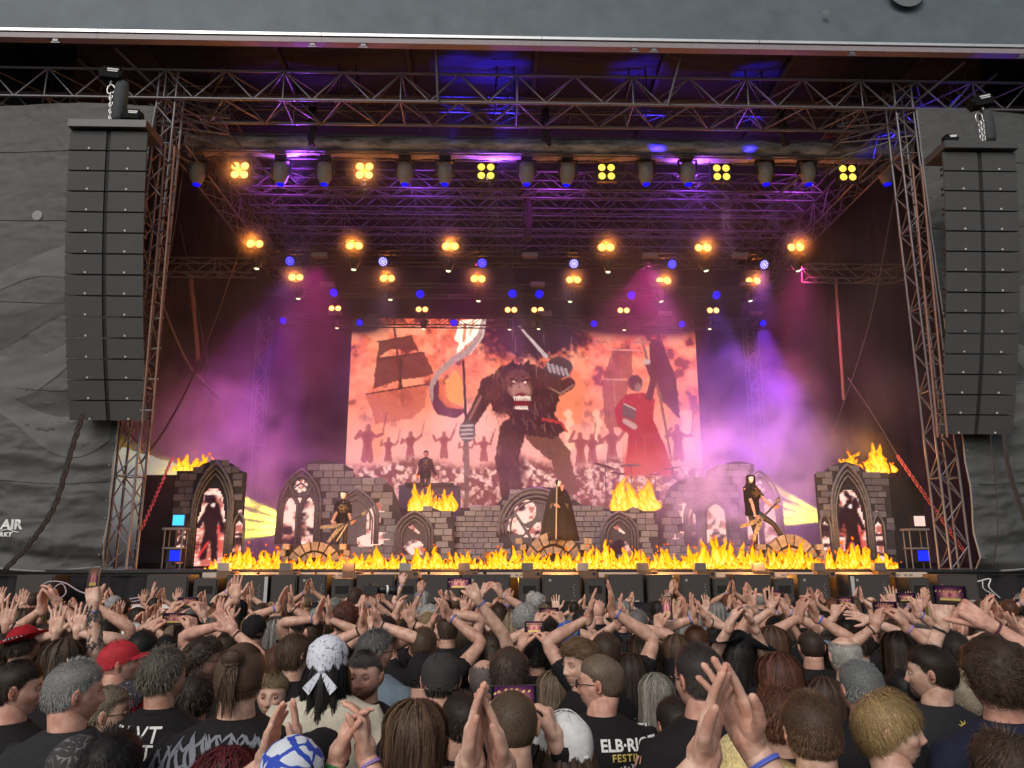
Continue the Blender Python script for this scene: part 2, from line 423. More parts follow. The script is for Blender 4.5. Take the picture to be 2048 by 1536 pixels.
def tarp_wave(G, t, pts, m, off):
    "paler printed wave shapes lying on the tarp"
    b = MB(); (x0, x1, f0, f1) = pts; kx = 60; ky = 10; V = []
    for j in range(ky+1):
        for i in range(kx+1):
            x = x0+(x1-x0)*i/kx; za, zb = f0(x), f1(x); z = za+(zb-za)*j/ky
            V.append((x, on_tarp(G, x, z, off), z))
    b.add(V, [(j*(kx+1)+i, j*(kx+1)+i+1, (j+1)*(kx+1)+i+1, (j+1)*(kx+1)+i) for j in range(ky) for i in range(kx)]); b.build('printed_wave', m, t, smooth=True)
M_wv = mat('tarp_print', (.105,.108,.107), .7, var=.12, vscale=1.5, bump=.5, bscale=5)
M_wv2 = mat('tarp_print_dark', (.050,.052,.053), .7, var=.12, vscale=1.5, bump=.5, bscale=5)
for cz, a, mm in ((9.3,.5,M_wv), (8.3,.45,M_wv2), (7.4,.6,M_wv), (6.5,.5,M_wv2), (5.9,.5,M_wv)):
    f1 = lambda x, cz=cz, a=a: cz+a*math.sin((x+14.6)*1.15+cz)
    f0 = lambda x, f1=f1, cz=cz: f1(x)-.75-.25*math.sin(x*1.7+cz*2)
    tarp_wave(GL, tl, (-14.5, -9.1, f0, f1), mm, .012 if mm is M_wv else .008)
    tarp_wave(GR, tr, (11.5, 17.3, lambda x, f0=f0: f0(x-26), lambda x, f1=f1: f1(x-26)), mm, .012 if mm is M_wv else .008)
p = W(71, 428, 18.3); b = MB(); pts = [(p[0]+.13*math.cos(a), p[2]+.13*math.sin(a)) for a in np.linspace(0, 2*math.pi, 20, endpoint=False)]
b.add([(x, on_tarp(GL, x, z, .02), z) for x, z in pts], [tuple(range(20))]); b.build('printed_spot', mat('tarp_spot', (.26,.26,.25), .7), tl)
M_white = mat('white_print', (.72,.72,.70), .6)
def tarp_text(s, px, py, size, sp=1.0):
    p = W(px, py, 18.25); V, F = text_mesh(s, size, 0, .012*size/.3, sp)
    b = MB(); V2 = [(p[0]+v[0], on_tarp(GL, p[0]+v[0], p[2]+v[1], .02), p[2]+v[1]) for v in V]; b.add(V2, F); b.build('lettering', M_white, tl)
tarp_text('OPEN AIR', -12, 1058, .30)
tarp_text('GROSSMARKT', -12, 1073, .13, 1.15)
b = MB(); x0, z0 = W(-30, 1062, 18.25)[0], W(0, 1062, 18.25)[2]; x1 = W(42, 1062, 18.25)[0]; wp = [(x, on_tarp(GL, x, z0, .03), z0+.03*math.sin((x-x0)*14)) for x in np.linspace(x0, x1, 40)]
b.tube(wp, .012, 5); b.build('lettering', M_white, tl)
for t, G in ((tl, GL), (tr, GR)):
    for z_ in (3.9, 6.1, 8.3, 10.5, 12.4):
        j_ = int((z_-G[0,0,2])/(G[-1,0,2]-G[0,0,2])*259); b = MB(); b.tube([(G[j_,i,0], G[j_,i,1]-.004, G[j_,i,2]) for i in range(0, 150, 3)], .011, 4); b.build('weld_seam', mat('tarp_seam', (.06,.06,.06), .6), t)
    i_ = 147 if t is tl else 2
    for j_ in range(6, 256, 9): b = MB(); b.ball(tuple(G[j_,i_]+np.array([0,-.012,0])), (.028,.012,.028), 1); b.build('eyelet', M_alu, t)
# hem along the inner edges
for t, x, G in ((tl, TL-.22, GL), (tr, TR+.22, GR)):
    b = MB(); b.tube([(x, G[j, -1 if t is tl else 0, 1]-.01, G[j,0,2]) for j in range(0, 260, 6)], .022, 6); b.build('hem', mat('tarp_hem', (.2,.2,.2), .6), t)
    b = MB(); b.tube([(G[0,i,0], G[0,i,1]-.015, G[0,i,2]) for i in range(0, 150, 3)], .025, 6); b.build('hem', _mats['tarp_hem'], t)

# ---- dark twisted ropes and cable looms
def cable(label, pts, r, m, name='cable', twist=0, cat='cable', n=6):
    P_ = np.array(pts, float); k = len(P_); t = np.linspace(0, k-1, 14*(k-1)+1); out = []
    Q = np.concatenate([[2*P_[0]-P_[1]], P_, [2*P_[-1]-P_[-2]]])
    for u in t:
        i = min(int(u), k-2); f = u-i; a, b_, c, d = Q[i], Q[i+1], Q[i+2], Q[i+3]
        out.append(.5*((2*b_)+(-a+c)*f+(2*a-5*b_+4*c-d)*f*f+(-a+3*b_-3*c+d)*f**3))
    out = np.array(out); bm_ = MB()
    if twist:
        for ph in range(3):
            a = np.arange(len(out))*.55+ph*2.09; bm_.tube(out+np.stack([np.cos(a), np.zeros(len(a)), np.sin(a)],1)*r*1.1, r, n)
    else: bm_.tube(out, r, n)
    return tag(bm_.build(name, m, smooth=True), label, cat)
M_rope = mat('dark_rope', (.035,.027,.025), .9, var=.3, vscale=20)
M_strap = mat('worn_strap', (.10,.085,.085), .8)
cable('thick twisted dark rope hanging under the left loudspeaker column', [W(165,830,17.6), W(140,910,17.5), W(110,1010,17.5), W(65,1080,17.5), W(10,1140,17.5)], .035, M_rope, 'rope', 1, 'rope')
cable('twisted dark rope hanging under the right loudspeaker column', [W(2008,856,17.6), W(2016,930,17.5), W(2040,1010,17.5), W(2075,1100,17.5)], .03, M_rope, 'rope', 1, 'rope')
cable('thin black cable dropping in front of the right tarp', [W(1980,858,17.6), W(1992,980,17.6), W(1995,1060,17.6), W(1985,1138,18.0)], .012, M_rope)
cable('dark strap running down left from the roof to the left tower', [W(480,500,24), W(400,720,22), W(335,850,20.5), W(282,925,19.2)], .03, M_rope, 'strap', 0, 'strap')
cable('sagging grey cable looping behind the left loudspeaker column', [W(318,585,20), W(345,660,20.5), W(385,740,22), W(440,800,24)], .03, M_strap)
cable('thin guy wire from the left rigging down into the smoke', [W(360,450,24), W(395,620,24.5), W(425,770,25), W(440,830,25)], .015, M_strap, 'guy_wire', cat='wire')
cable('thin guy wire crossing from upper left to the left tower', [W(372,300,21), W(345,480,20), W(318,585,19.5)], .012, M_strap, 'guy_wire', cat='wire')
cable('long thin wire slanting down right of the screen', [W(1790,385,21), W(1745,620,23), W(1700,770,24), W(1655,890,25)], .014, M_strap, 'guy_wire', cat='wire')
def flatpost(label, px, py0, py1, Y, w_):
    a, c = W(px, py0, Y), W(px+16, py1, Y); t = thing('steel_post', label, 'post', c); b = MB(); b.tube([(0,0,0), a-c], w_, 4); b.build('post', mat('rusty_post', (.25,.12,.09), .6, .3), t)
flatpost('reddish steel post in the dark behind the left loudspeaker column', 380, 550, 720, 25, .09)
flatpost('reddish steel post in the smoke behind the right loudspeaker column', 1672, 558, 800, 25, .06)

# ---- chains with links
def chain_links(p0, p1, link_len, r, parent=None, m=M_alu, sag=0.0):
    p0, p1 = np.array(p0, float), np.array(p1, float); L_ = np.linalg.norm(p1-p0); n_ = max(2, int(L_/(link_len*.78))); b = MB()
    a = np.linspace(0, 2*np.pi, 9)[:-1]
    for i in range(n_):
        t = (i+.5)/n_; c = p0+(p1-p0)*t+np.array([0,0,-sag*4*t*(1-t)]); d = unit(p1-p0); s_ = unit(np.cross(d, (0,1,0.1) if i % 2 else (1,.3,0.1)))
        ring = [c+d*math.cos(x)*link_len/2+s_*math.sin(x)*link_len*.32 for x in a]+[c+d*link_len/2]
        b.tube(ring, r, 5, cap=False)
    return b
M_chainred = mat('red_chain', (.4,.09,.09), .4, .4)
M_chain = mat('zinc_chain', (.62,.62,.60), .35, .85)
for label, a, c in (('red safety chain slanting up beside the left brick tower', W(283,1058,19.0), W(345,915,21.5)), ('red safety chain slanting down from the smoke to the right tower', W(1930,1105,18.9), W(1795,912,21.0))):
    o = chain_links(a, c, .13, .016).build('safety_chain', M_chainred, smooth=True); tag(o, label, 'chain')
cable('thin wire carrying the right red chain up into the dark', [W(1795,912,21.0), W(1740,820,22.5), W(1695,755,24)], .012, M_strap, 'guy_wire', cat='wire')
for label, a, c in (('short red chain hanging in the upper left of the roof space', W(420,238,20.6), W(478,258,20.8)), ('short red chain hanging in the upper right of the roof space', W(1650,272,20.6), W(1718,254,20.8))):
    o = chain_links(a, c, .16, .018, sag=.1).build('safety_chain', M_chainred, smooth=True); tag(o, label, 'chain')

# ---- line arrays
M_cab = mat('speaker_cabinet', (.028,.028,.029), .55, var=.2, vscale=4)
M_grille = mat('speaker_grille', (.062,.063,.064), .75, var=.08, vscale=3, bump=.3, bscale=200)
M_badge = mat('pale_badge', (.6,.6,.58), .4)
def line_array(label, pxt, pyt, n_, cabs_h, w_, Yt, sgn):
    top = W(pxt, pyt, Yt); t = thing('line_array', label, 'loudspeakers', (top[0], Yt, top[2]))
    b = MB(); b.box((0,.3,.12), (w_, .9, .18)); b.build('flying_frame', mat('flying_frame', (.07,.07,.07), .5, .2), t)
    ang = 0.0; y = 0.0; z = 0.0; first = None
    for i in range(n_):
        ang = R(7 + (i/n_)**1.2*15)
        d = np.array([0, math.sin(ang), -math.cos(ang)]); y0, z0 = y, z; y += d[1]*cabs_h; z += d[2]*cabs_h
        c = MB(); hw, hh = w_/2-.01, cabs_h/2-.01; c.add([(-hw,.02,-hh),(hw,.02,-hh),(hw,.02,hh),(-hw,.02,hh),(-hw*.42,.82,-hh*.8),(hw*.42,.82,-hh*.8),(hw*.42,.82,hh*.8),(-hw*.42,.82,hh*.8)], [(0,1,2,3),(5,4,7,6),(4,0,3,7),(1,5,6,2),(3,2,6,7),(4,5,1,0)])
        if first is None:
            cab = c.build('cabinet', M_cab, t); 
            for s in (-1, 1):
                gm = MB(); gw = w_/2-.06; gm.box((s*(w_/4+.02), -.0, 0), (gw, .05, cabs_h-.035)); gm.build('grille', M_grille, cab)
                bm2 = MB(); bm2.box((s*(w_/4+.035)+(.05 if s < 0 else -.02), -.03, -cabs_h/2+.055), (.04, .012, .04)); bm2.build('badge', M_badge, cab)
                
                for hz in (.33,-.38): fm = MB(); fm.box((s*(w_/2+.012), .05, cabs_h*hz), (.03, .06, .06)); fm.build('rigging_hinge', M_black, cab)
            sm = MB(); sm.box((0, .02, 0), (.09, .03, cabs_h-.03)); sm.build('centre_slot', mat('slot_black', (.014,.014,.014), .8), cab)
            first = cab
        else: cab = copy_tree(first, t)
        cab.location = (0, y0+d[1]*cabs_h/2, z0+d[2]*cabs_h/2); cab.rotation_euler = (ang, 0, 0)
    return t, top, w_
la, ltop, lw = line_array('left loudspeaker column of fourteen dark grey cabinets hanging before the tarp', 219, 262, 14, .482, 1.78, 16.35, 1)
ra, rtop, rw = line_array('right loudspeaker column of fourteen dark grey cabinets hanging before the tarp', 1957, 304, 14, .482, 1.76, 16.35, -1)
# rear bracket ladders seen past the inner edge
for (tp, s, nm) in ((ltop, 1, 'left'), (rtop, -1, 'right')):
    t = thing('rigging_ladder', f'rusty orange-lit rigging ladder along the inner edge of the {nm} loudspeaker column', 'ladder', (tp[0]+s*1.02, 17.35, tp[2]-6.6))
    rp = mat('ladder_rust', (.22,.12,.09), .5, .3, var=.3)
    for dx in (0, .22): strut('rail', (dx*s, 0, -.1), (dx*s, -.35, 6.6), .03, t, rp)
    for i in range(18): strut('rung', (-.08*s, 0, .2+i*.36), (.28*s, .0-.018*i, .2+i*.36), .022, t, M_rope if i % 2 else M_alu)
# hoists, lifting chains, ballast bags
M_hoist = mat('hoist_black', (.008,.009,.010), .8, .0, spec=.1)
def hoist(label, p, tilt, s=1.0, txt=True):
    t = thing('chain_hoist', label, 'hoist', p); t.rotation_euler = (0, tilt, 0)
    b = MB(); b.box((0,0,0), (.42*s,.26*s,.26*s), taper=.88); b.tube([(-.25*s,0,-.02),(.24*s,0,-.02)], .12*s, 12); b.build('motor_body', M_hoist, t)
    b = MB(); b.box((.05*s,-.135*s,.06*s), (.24*s,.008,.03)); b.box((.05*s,-.135*s,.015*s), (.22*s,.008,.025)); b.build('marking', M_white, t)
    b = MB(); b.tube([(0,0,-.13*s),(0,0,-.22*s)], .03*s, 8); b.build('hook', M_chain, t)
hoist('black chain hoist above the left loudspeaker column', W(226,150,17.0), R(6), 1.15)
hoist('second black chain hoist standing on the left loudspeaker column', W(266,232,17.0), R(2), .95)
hoist('black chain hoist above the right loudspeaker column', W(1960,204,17.0), R(-14), 1.15)
hoist('second black chain hoist standing at the corner of the right loudspeaker column', W(1900,278,16.8), R(-5), .7)
for label, a, c in (('bright steel lifting chain with shackle above the left loudspeaker column', W(223,172,17), W(220,238,17)), ('bright steel lifting chain above the right loudspeaker column', W(1957,228,17), W(1964,290,17))):
    b = chain_links(a+np.array([0,0,-.2]), c, .1, .014, m=M_chain); aa = np.linspace(0, 2*np.pi, 15)
    b.tube([a+np.array([math.sin(x)*.09, 0, -.1+math.cos(x)*.13]) for x in aa], .018, 6, cap=False)
    b2 = chain_links(a+np.array([.04,-.05,-.2]), c+np.array([.05,-.03,0]), .1, .014)
    o = b.build('lifting_chain', M_chain, smooth=True); tag(o, label, 'chain'); b2.build('chain_loop', M_chain, o, smooth=True)
for label, px, py0, py1, w_ in (('dark chain bag hanging above the left loudspeaker column', 235, 165, 245, .17), ('dark chain bag hanging above the right loudspeaker column', 1980, 222, 285, .16)):
    a, c = W(px, py0, 17.05), W(px, py1, 17.05); H_ = a[2]-c[2]; b = MB(); rg = []
    for zz, s in ((0,.3),(.02,.8),(.1,1),(.5,1.05),(.85,1),(1,.85)):
        q = np.linspace(0, 2*np.pi, 14, endpoint=False); rg.append(np.stack([w_*s*np.cos(q), w_*.8*s*np.sin(q), np.full(14, zz*H_)], 1))
    b.rings(rg); tag(b.build('chain_bag', mat('bag_cloth', (.04,.045,.048), .8, bump=.4, bscale=15), smooth=True, loc=c), label, 'bag')

# ---- covered lighting truss and its lamps
lt = truss('lighting_truss', 'front lighting truss wrapped in torn black cloth, carrying the large lamps', (-9.0, 21.0, 14.1), (12.5, 21.0, 14.1), .5, .5, .6, .028, .016, single=False)
b = MB(); k, rws = 330, 12; V = []
for i in range(k):
    x = -9.1+21.7*i/(k-1)
    for j in range(rws):
        a = math.pi*(.08+1.84*j/(rws-1))
        sag = fbm(np.array([x*.9, j*.6, 0]), 4, 21); yy = .36*math.sin(a-math.pi)*(1+.25*(sag-.5)); zz = -.32*math.cos(a-math.pi)*(.9+.45*(sag-.5)) - (.10*(fbm(np.array([x*2.1, 0, 3]), 3, 4)-.5) if j in (3,4,5) else 0)
        V.append((x+9.0, -yy if False else yy*-1, zz))
b.add(V, [(i*rws+j, i*rws+j+1, (i+1)*rws+j+1, (i+1)*rws+j) for i in range(k-1) for j in range(rws-1)])
b.build('torn_cover', mat('torn_cloth_painted_highlights', (.012,.012,.012), .55, col2=(.60,.62,.58), vscale=1.3, stretch=(1,3,4), bump=.8, bscale=5), lt, smooth=True)  # pale patches painted into the black cloth stand for daylight highlights
b = MB(); b.tube([(-.1,-.3,-.36),(21.6,-.3,-.36)], .022, 6); b.build('lower_bar', M_alu, lt)

M_lens_b = emitter('blue_lens', (.004,.003,1.0), 1.1)
M_lens_y = emitter('pale_yellow_lens', (.95,1.0,.55), 1.6)
M_warm = emitter('warm_lamp', (1.0,.70,.17), 2.2); M_halo = emitter('halo_ring_glow', (1.0,.26,.01), .75)
M_warm_soft = emitter('dimmer_warm_lamp', (1.0,.62,.08), 1.5)
M_head = mat('lamp_housing', (.22,.22,.20), .45, var=.1)
M_blue_led = emitter('blue_led', (.003,.003,1.0), .8)
M_pale_led = emitter('pale_violet_led', (.16,.11,1.0), .8)
def lathe(prof, n=18):
    a = np.linspace(0, 2*np.pi, n, endpoint=False); return [np.stack([r*np.cos(a), r*np.sin(a), np.full(n, z)], 1) for r, z in prof]
def moving_head(label, p, s, lens, tilt=(0,0), group=None, dark=False, proto={}):
    key = (round(s,2), lens.name, dark)
    if key not in proto:
        t = thing('moving_head', label, 'stage light', p)
        b = MB(); b.box((0,0,.42*s), (.34*s,.30*s,.14*s)); b.build('base', M_black, t)
        b = MB(); b.box((-.27*s,0,.14*s), (.05*s,.12*s,.46*s)); b.box((.27*s,0,.14*s), (.05*s,.12*s,.46*s)); b.box((0,0,.35*s), (.58*s,.14*s,.05*s)); b.build('yoke', M_black, t)
        b = MB(); b.rings(lathe([(.10*s,.27*s),(.205*s,.24*s),(.23*s,.1*s),(.225*s,-.1*s),(.17*s,-.27*s),(.125*s,-.34*s),(.12*s,-.37*s)])); 
        h = b.build('head', M_black if dark else M_head, t, smooth=True)
        b = MB(); b.rings(lathe([(.112*s,-.368*s),(.10*s,-.405*s),(.05*s,-.425*s)])); b.build('lens', lens, h, smooth=True)
        proto[key] = t
    else: t = copy_tree(proto[key], None, p)
    h = [c for c in t.children if c.name.startswith('head')][0]; h.rotation_euler = (tilt[0], tilt[1], 0)
    t.location = p; tag(t, label, 'stage light', group); return t
def blinder(label, p, rows, s, lamp, group, proto={}):
    key = (rows, round(s,3), lamp.name)
    if key not in proto:
        t = thing('blinder_light', label, 'stage light', p)
        w_ = .30*s; b = MB(); b.box((0,.06,0), (2*w_+.05, .12, rows*w_+.05)); b.box((-w_-.05,.06,0), (.02,.05,rows*w_+.2)); b.box((w_+.05,.06,0), (.02,.05,rows*w_+.2)); b.build('housing', M_black, t)
        for i in (-1, 1):
            for j in range(rows):
                b = MB(); rg = lathe([(.112*s,0),(.118*s,.02),(.08*s,.035)]); b.rings(rg); V = b.v[0]; b.v = [np.stack([V[:,0], -V[:,2]-.002, V[:,1]], 1)+np.array([i*w_/2, 0, (j-(rows-1)/2)*w_])]
                b.build('lamp', lamp, t, smooth=True)
            if 'dimmer' not in lamp.name: b = MB(); rg = lathe([(.150*s,.012),(.120*s,.0)]); b.rings(rg, cap=False); V = b.v[0]; b.v = [np.stack([V[:,0], -V[:,2]-.002, V[:,1]], 1)+np.array([i*w_/2, 0, (j-(rows-1)/2)*w_])]; b.build('halo_ring', M_halo, t)  # glowing ring added to stand in for the halo round the lamp
        proto[key] = t
    else: t = copy_tree(proto[key], None, p)
    t.location = p; tag(t, label, 'stage light', group); return t
def wash(label, p, s, face, lit, group, aim):
    t = thing('wash_light', label, 'stage light', p)
    b = MB(); b.rings(lathe([(.10*s,.16*s),(.17*s,.12*s),(.19*s,-.02*s),(.185*s,-.05*s)])); h = b.build('head', M_black, t, smooth=True)
    b = MB(); b.rings(lathe([(.168*s,-.052*s),(.16*s,-.058*s)])); f = b.build('led_face', M_blue_led if lit < 2 else M_pale_led, h)
    b = MB()
    for q in range(18):
        rr = (.0 if q == 0 else .06 if q < 7 else .125)*s; a = q*(2*math.pi/6 if q < 7 else 2*math.pi/11); b.ball((rr*math.cos(a), rr*math.sin(a), -.06*s), (.02*s,.02*s,.012*s), 1)
    b.build('led_cells', emitter('led_cells_'+str(lit), [(.02,.015,1),(.35,.28,1),(.85,.82,1)][lit], [1.1,1.3,1.8][lit]), h)
    h.rotation_euler = aim
    b = MB(); b.box((-.22*s,0,.08*s), (.03,.06,.36*s)); b.box((.22*s,0,.08*s), (.03,.06,.36*s)); b.box((0,0,.27*s), (.48*s,.08,.04)); b.build('yoke', M_black, t)
    return tag(t, label, 'stage light', group)
def lamp_light(kind, name, p, energy, col, aim=None, size=.1, angle=None, blend=.5):
    l = bpy.data.lights.new(name, kind); l.energy = energy; l.color = col
    if kind == 'SPOT': l.spot_size = R(angle); l.spot_blend = blend
    l.shadow_soft_size = size
    o = bpy.data.objects.new(name, l); COL.objects.link(o); o.location = p
    if aim is not None: o.rotation_euler = (Vector(aim)-Vector(p)).to_track_quat('-Z', 'Y').to_euler()
    return o
ords = ['leftmost','second','third','fourth','fifth','sixth','seventh','eighth','ninth','tenth','eleventh','twelfth']
def ordn(i, n_): return 'leftmost' if i == 0 else 'rightmost' if i == n_-1 else ords[i]+' from the left'
mh = [396,562,650,810,890,1053,1135,1291,1375,1530,1615,1772]
for i, px in enumerate(mh):
    p = W(px, 342 if px > 500 else 338, 20.95); p[2] = 13.52 - .02
    od = px == 1135
    moving_head(('tilted reddish-lit moving head lamp under the covered truss' if od else f'grey moving head under the covered truss, {ordn(i,12)}'), (p[0], 20.95, W(px, 345, 20.95)[2]), 1.0, M_lens_b, (R(12) if od else R(2), R(6) if od else 0), 'large moving heads under the front lighting truss')
bl4 = [480,729,972,1213,1443,1695]
for i, px in enumerate(bl4):
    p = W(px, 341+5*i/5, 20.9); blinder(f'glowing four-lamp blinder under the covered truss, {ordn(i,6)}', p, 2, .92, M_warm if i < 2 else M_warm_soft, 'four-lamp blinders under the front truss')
rows = [
 (24.0, 12.02, [(510,488),(709,492),(901,493),(1212,495),(1406,496),(1591,495)], [(515,540),(709,542),(898,545),(1217,547),(1408,545),(1592,545)], [(581,522,1),(767,523,2),(965,526,1),(1147,527,2),(1343,528,1),(1527,529,2)], 1.0, 'front'),
 (26.0, 11.55, [(592,555),(775,557),(956,558),(1147,560),(1327,562),(1506,562)], [(598,601),(782,603),(958,606),(1141,607),(1319,607),(1497,606)], [(668,585,0),(841,588,0),(1025,587,0),(1078,588,0),(1262,590,0),(1432,590,0)], .95, 'middle'),
 (28.0, 11.3, [(670,617),(844,619),(1022,620),(1075,620),(1247,621),(1426,621)], [(675,660),(848,662),(1020,663),(1078,662),(1249,664),(1420,662)], [(567,641,0),(720,645,0),(908,645,0),(1187,647,0),(1363,648,0),(1525,646,0)], .82, 'rear')]
M_dk = mat('dark_truss', (.05,.045,.05), .4, .6)
halo = []
for ri, (Y, zt, bls, hds, wss, s, nm) in enumerate(rows):
    zt = W(1024, bls[2][1]+19, Y)[2]
    truss('lamp_truss', f'dark truss carrying the {nm} row of warm lamps', (-8.2, Y+.3, zt), (10.6, Y+.3, zt), .4, .4, .55, .026, .015, single=False, m=M_dk)
    for i, (px, py) in enumerate(bls):
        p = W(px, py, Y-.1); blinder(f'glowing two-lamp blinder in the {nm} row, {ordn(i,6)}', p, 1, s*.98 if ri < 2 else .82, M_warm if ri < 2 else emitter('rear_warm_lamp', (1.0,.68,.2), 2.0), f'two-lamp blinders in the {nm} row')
        if ri < 2: lamp_light('SPOT', 'blinder_beam', (p[0], Y-.3, p[2]), 95 if ri == 0 else 65, (1,.24,.02), (p[0], Y-10, p[2]-5), .06, 170, .6); halo.append((p[0], Y-.25, p[2]))
    for i, (px, py) in enumerate(hds):
        p = W(px, py-19*s, Y); off = (px > 1500 or px in (1408,1497,1319)); 
        moving_head(f'dark moving head with pale lens, {nm} row, {ordn(i,6)}', p, s*.72, M_lens_y, (R(6), R(-14) if off else R(4)), f'small moving heads in the {nm} row', dark=True)
    for i, (px, py, lit) in enumerate(wss):
        p = W(px, py, Y+.05); wash(f'round {"pale violet" if lit else "blue"} wash lamp in the {nm} row, {ordn(i,6)}', p, s*.95, None, lit, f'round wash lamps in the {nm} row', (R(-62), R(20 if px < 1046 else -20), 0))
    b = MB(); 
    for q in range(4):
        pq = W((640,1060,1300,1480)[q]+ri*15, 511+ri*58, Y-.1); b.box(pq, (.5,.2,.14))
    tag(b.build('dimmer_box', mat('dimmer_grey', (.16,.13,.13), .5)), f'small grey dimmer boxes on the {nm} lamp truss', 'boxes', kind='stuff')
for px, lab in ((1090,'middle of the header truss'), (622,'left part of the header truss'), (1565,'right part of the header truss')):
    p = W(px, 262, 20.2); t = thing('cable_bundle', f'black cable bundle hanging at the {lab}', 'cables', p)
    for q in range(5):
        b = MB(); a = rng.uniform(-.12,.12,(6,3)); pp = np.stack([np.linspace(0,.05,6), np.zeros(6), np.linspace(.75,-.45,6)],1)+a*np.array([1,.5,.3]); b.tube(pp, .05, 6); b.build('cable', M_rope, t, smooth=True)
p = W(1055, 430, 24); t = thing('cable_bundle', 'dark cable bundle dangling above the lamp rows left of centre', 'cables', p)
for q in range(4):
    b = MB(); a = rng.uniform(-.12,.12,(6,3)); pp = np.stack([np.zeros(6), np.zeros(6), np.linspace(.9,-.9,6)],1)+a*np.array([1,.5,.3]); b.tube(pp, .06, 6); b.build('cable', M_rope, t, smooth=True)
# ================================================================== painted light screens
class Paint:
    "a small painter on a grid of points; coordinates are those of the picture shown on the screen"
    def __init__(s, X, Y): s.X, s.Y = X, Y; s.C = np.zeros(X.shape+(3,)); s.n = fbm(np.stack([X/60, Y/60, X*0], -1), 5, 31); s.n2 = fbm(np.stack([X/22, Y/22, X*0+5], -1), 4, 37); s.n3 = fbm(np.stack([X/9, Y/9, X*0+9], -1), 3, 41)
    def warp(s, k): return s.X+(s.n2-.5)*k, s.Y+(s.n3-.5)*k
    def blend(s, M, col, a=1.0):
        M = np.clip(M, 0, 1)[...,None]*a; s.C = s.C*(1-M)+np.asarray(col)*M
    def poly(s, pts, col, a=1.0, wob=8, tex=None):
        X, Y = s.warp(wob); ins = np.zeros(X.shape, bool); n = len(pts)
        for i in range(n):
            (x0,y0),(x1,y1) = pts[i], pts[(i+1)%n]
            if y0 == y1: continue
            c = ((y0 > Y) != (y1 > Y)) & (X < (x1-x0)*(Y-y0)/(y1-y0)+x0); ins ^= c
        c = np.asarray(col, float)
        if tex is not None: c = c*(1-s.n3[...,None])**1.0*1.0+np.asarray(tex)*s.n3[...,None]**1.0; c = c*1.0
        s.blend(ins.astype(float), c, a)
    def line(s, pts, w_, col, a=1.0, wob=4, soft=2, tex=None):
        X, Y = s.warp(wob); D = np.full(X.shape, 1e9); ws = np.broadcast_to(w_, (len(pts),))
        for i in range(len(pts)-1):
            (x0,y0),(x1,y1) = pts[i], pts[i+1]; dx, dy = x1-x0, y1-y0
            t = np.clip(((X-x0)*dx+(Y-y0)*dy)/(dx*dx+dy*dy+1e-9), 0, 1)
            D = np.minimum(D, np.hypot(X-x0-t*dx, Y-y0-t*dy)-(ws[i]*(1-t)+ws[i+1]*t))
        c = np.asarray(col, float)
        if tex is not None: c = c*(1-s.n3[...,None])+np.asarray(tex)*s.n3[...,None]
        s.blend(np.clip(.5-D/soft, 0, 1), c, a)
    def blob(s, cx, cy, rx, ry, col, a=1.0, wob=10, soft=.2, tex=None):
        X, Y = s.warp(wob); d = np.hypot((X-cx)/rx, (Y-cy)/ry); c = np.asarray(col, float)
        if tex is not None: c = c*(1-s.n3[...,None])+np.asarray(tex)*s.n3[...,None]
        s.blend(np.clip((1-d)/soft+.5, 0, 1), c, a)
def figure(P_, x, y, h, col, a=.9, arms=1):
    k1, k2, h = random.uniform(.5,1.1), random.uniform(.4,1.2), h*random.uniform(.9,1.15)
    if random.random() < .6: P_.line([(x+h*.5,y-h*.75*k2),(x+h*.62,y-h*1.15)], h*.025, col, a)
    P_.line([(x,y-h*.35),(x-h*.1,y+h*.5)], h*.11, col, a); P_.line([(x,y-h*.3),(x+h*.12,y+h*.5)], h*.11, col, a)
    P_.blob(x, y-h*.3, h*.22, h*.25, col, a, 5); P_.blob(x, y-h*.62, h*.1, h*.13, col, a, 4)
    P_.line([(x-h*.15,y-h*.4),(x-h*.42,y-h*.35*k1),(x-h*.5*k2,y-h*.7*k1)], h*.06, col, a); P_.line([(x+h*.15,y-h*.4),(x+h*.4*k1,y-h*.3),(x+h*.5,y-h*.75*k2)], h*.06, col, a)

# big screen picture (coordinates in tenths of its width ~ 45..2010 x 530..1560)
SN, SM = 400, 216
gx, gy = np.meshgrid(np.linspace(45, 2010, SN), np.linspace(530, 1600, SM)); p = Paint(gx, gy)
v = np.clip((gy-530)/900, 0, 1)[...,None]
p.C = (np.array([.80,.22,.12])*(1-v)+np.array([.98,.40,.30])*v)*np.ones_like(p.C)
p.blend(np.clip((p.n-.47)*6, 0, 1)*(1-v[...,0])*.9, (1.0,.50,.33)); p.blend(np.clip((p.n2-.5)*4,0,1)*.4, (.92,.28,.16))
p.blend(np.clip((.42-p.n)*9, 0, 1)*(1-v[...,0])**.6, (.22,.05,.06))
dk = np.exp(-(((gx-1080)/330)**2+((gy-590)/190)**2)*1.1); p.blend(np.clip((dk+.5*(p.n2-.5)-.22)*3.5,0,1), (.050,.012,.05))
p.blend(np.clip(np.exp(-(((gx-90)/130)**2+((gy-560)/60)**2))*2,0,1), (.08,.03,.05))
p.blend(np.clip(np.exp(-(((gx-1700)/500)**2+((gy-560)/70)**2))*1.6,0,1), (.06,.03,.05))
p.blend(np.clip((gy-1020)/260,0,1)*.75, (1.0,.55,.50)); p.blob(700,1130,170,120,(1,.60,.55),.7,60,.9); p.blob(200,1230,60,110,(1,.40,.22),.8,50,.5)
D1 = (.16,.05,.045); D2 = (.32,.10,.08)
p.line([(285,590),(350,1030)], 6, D1); p.poly([(205,668),(385,632),(428,722),(330,712),(260,715),(190,772)], D2, .95, 10, D1)
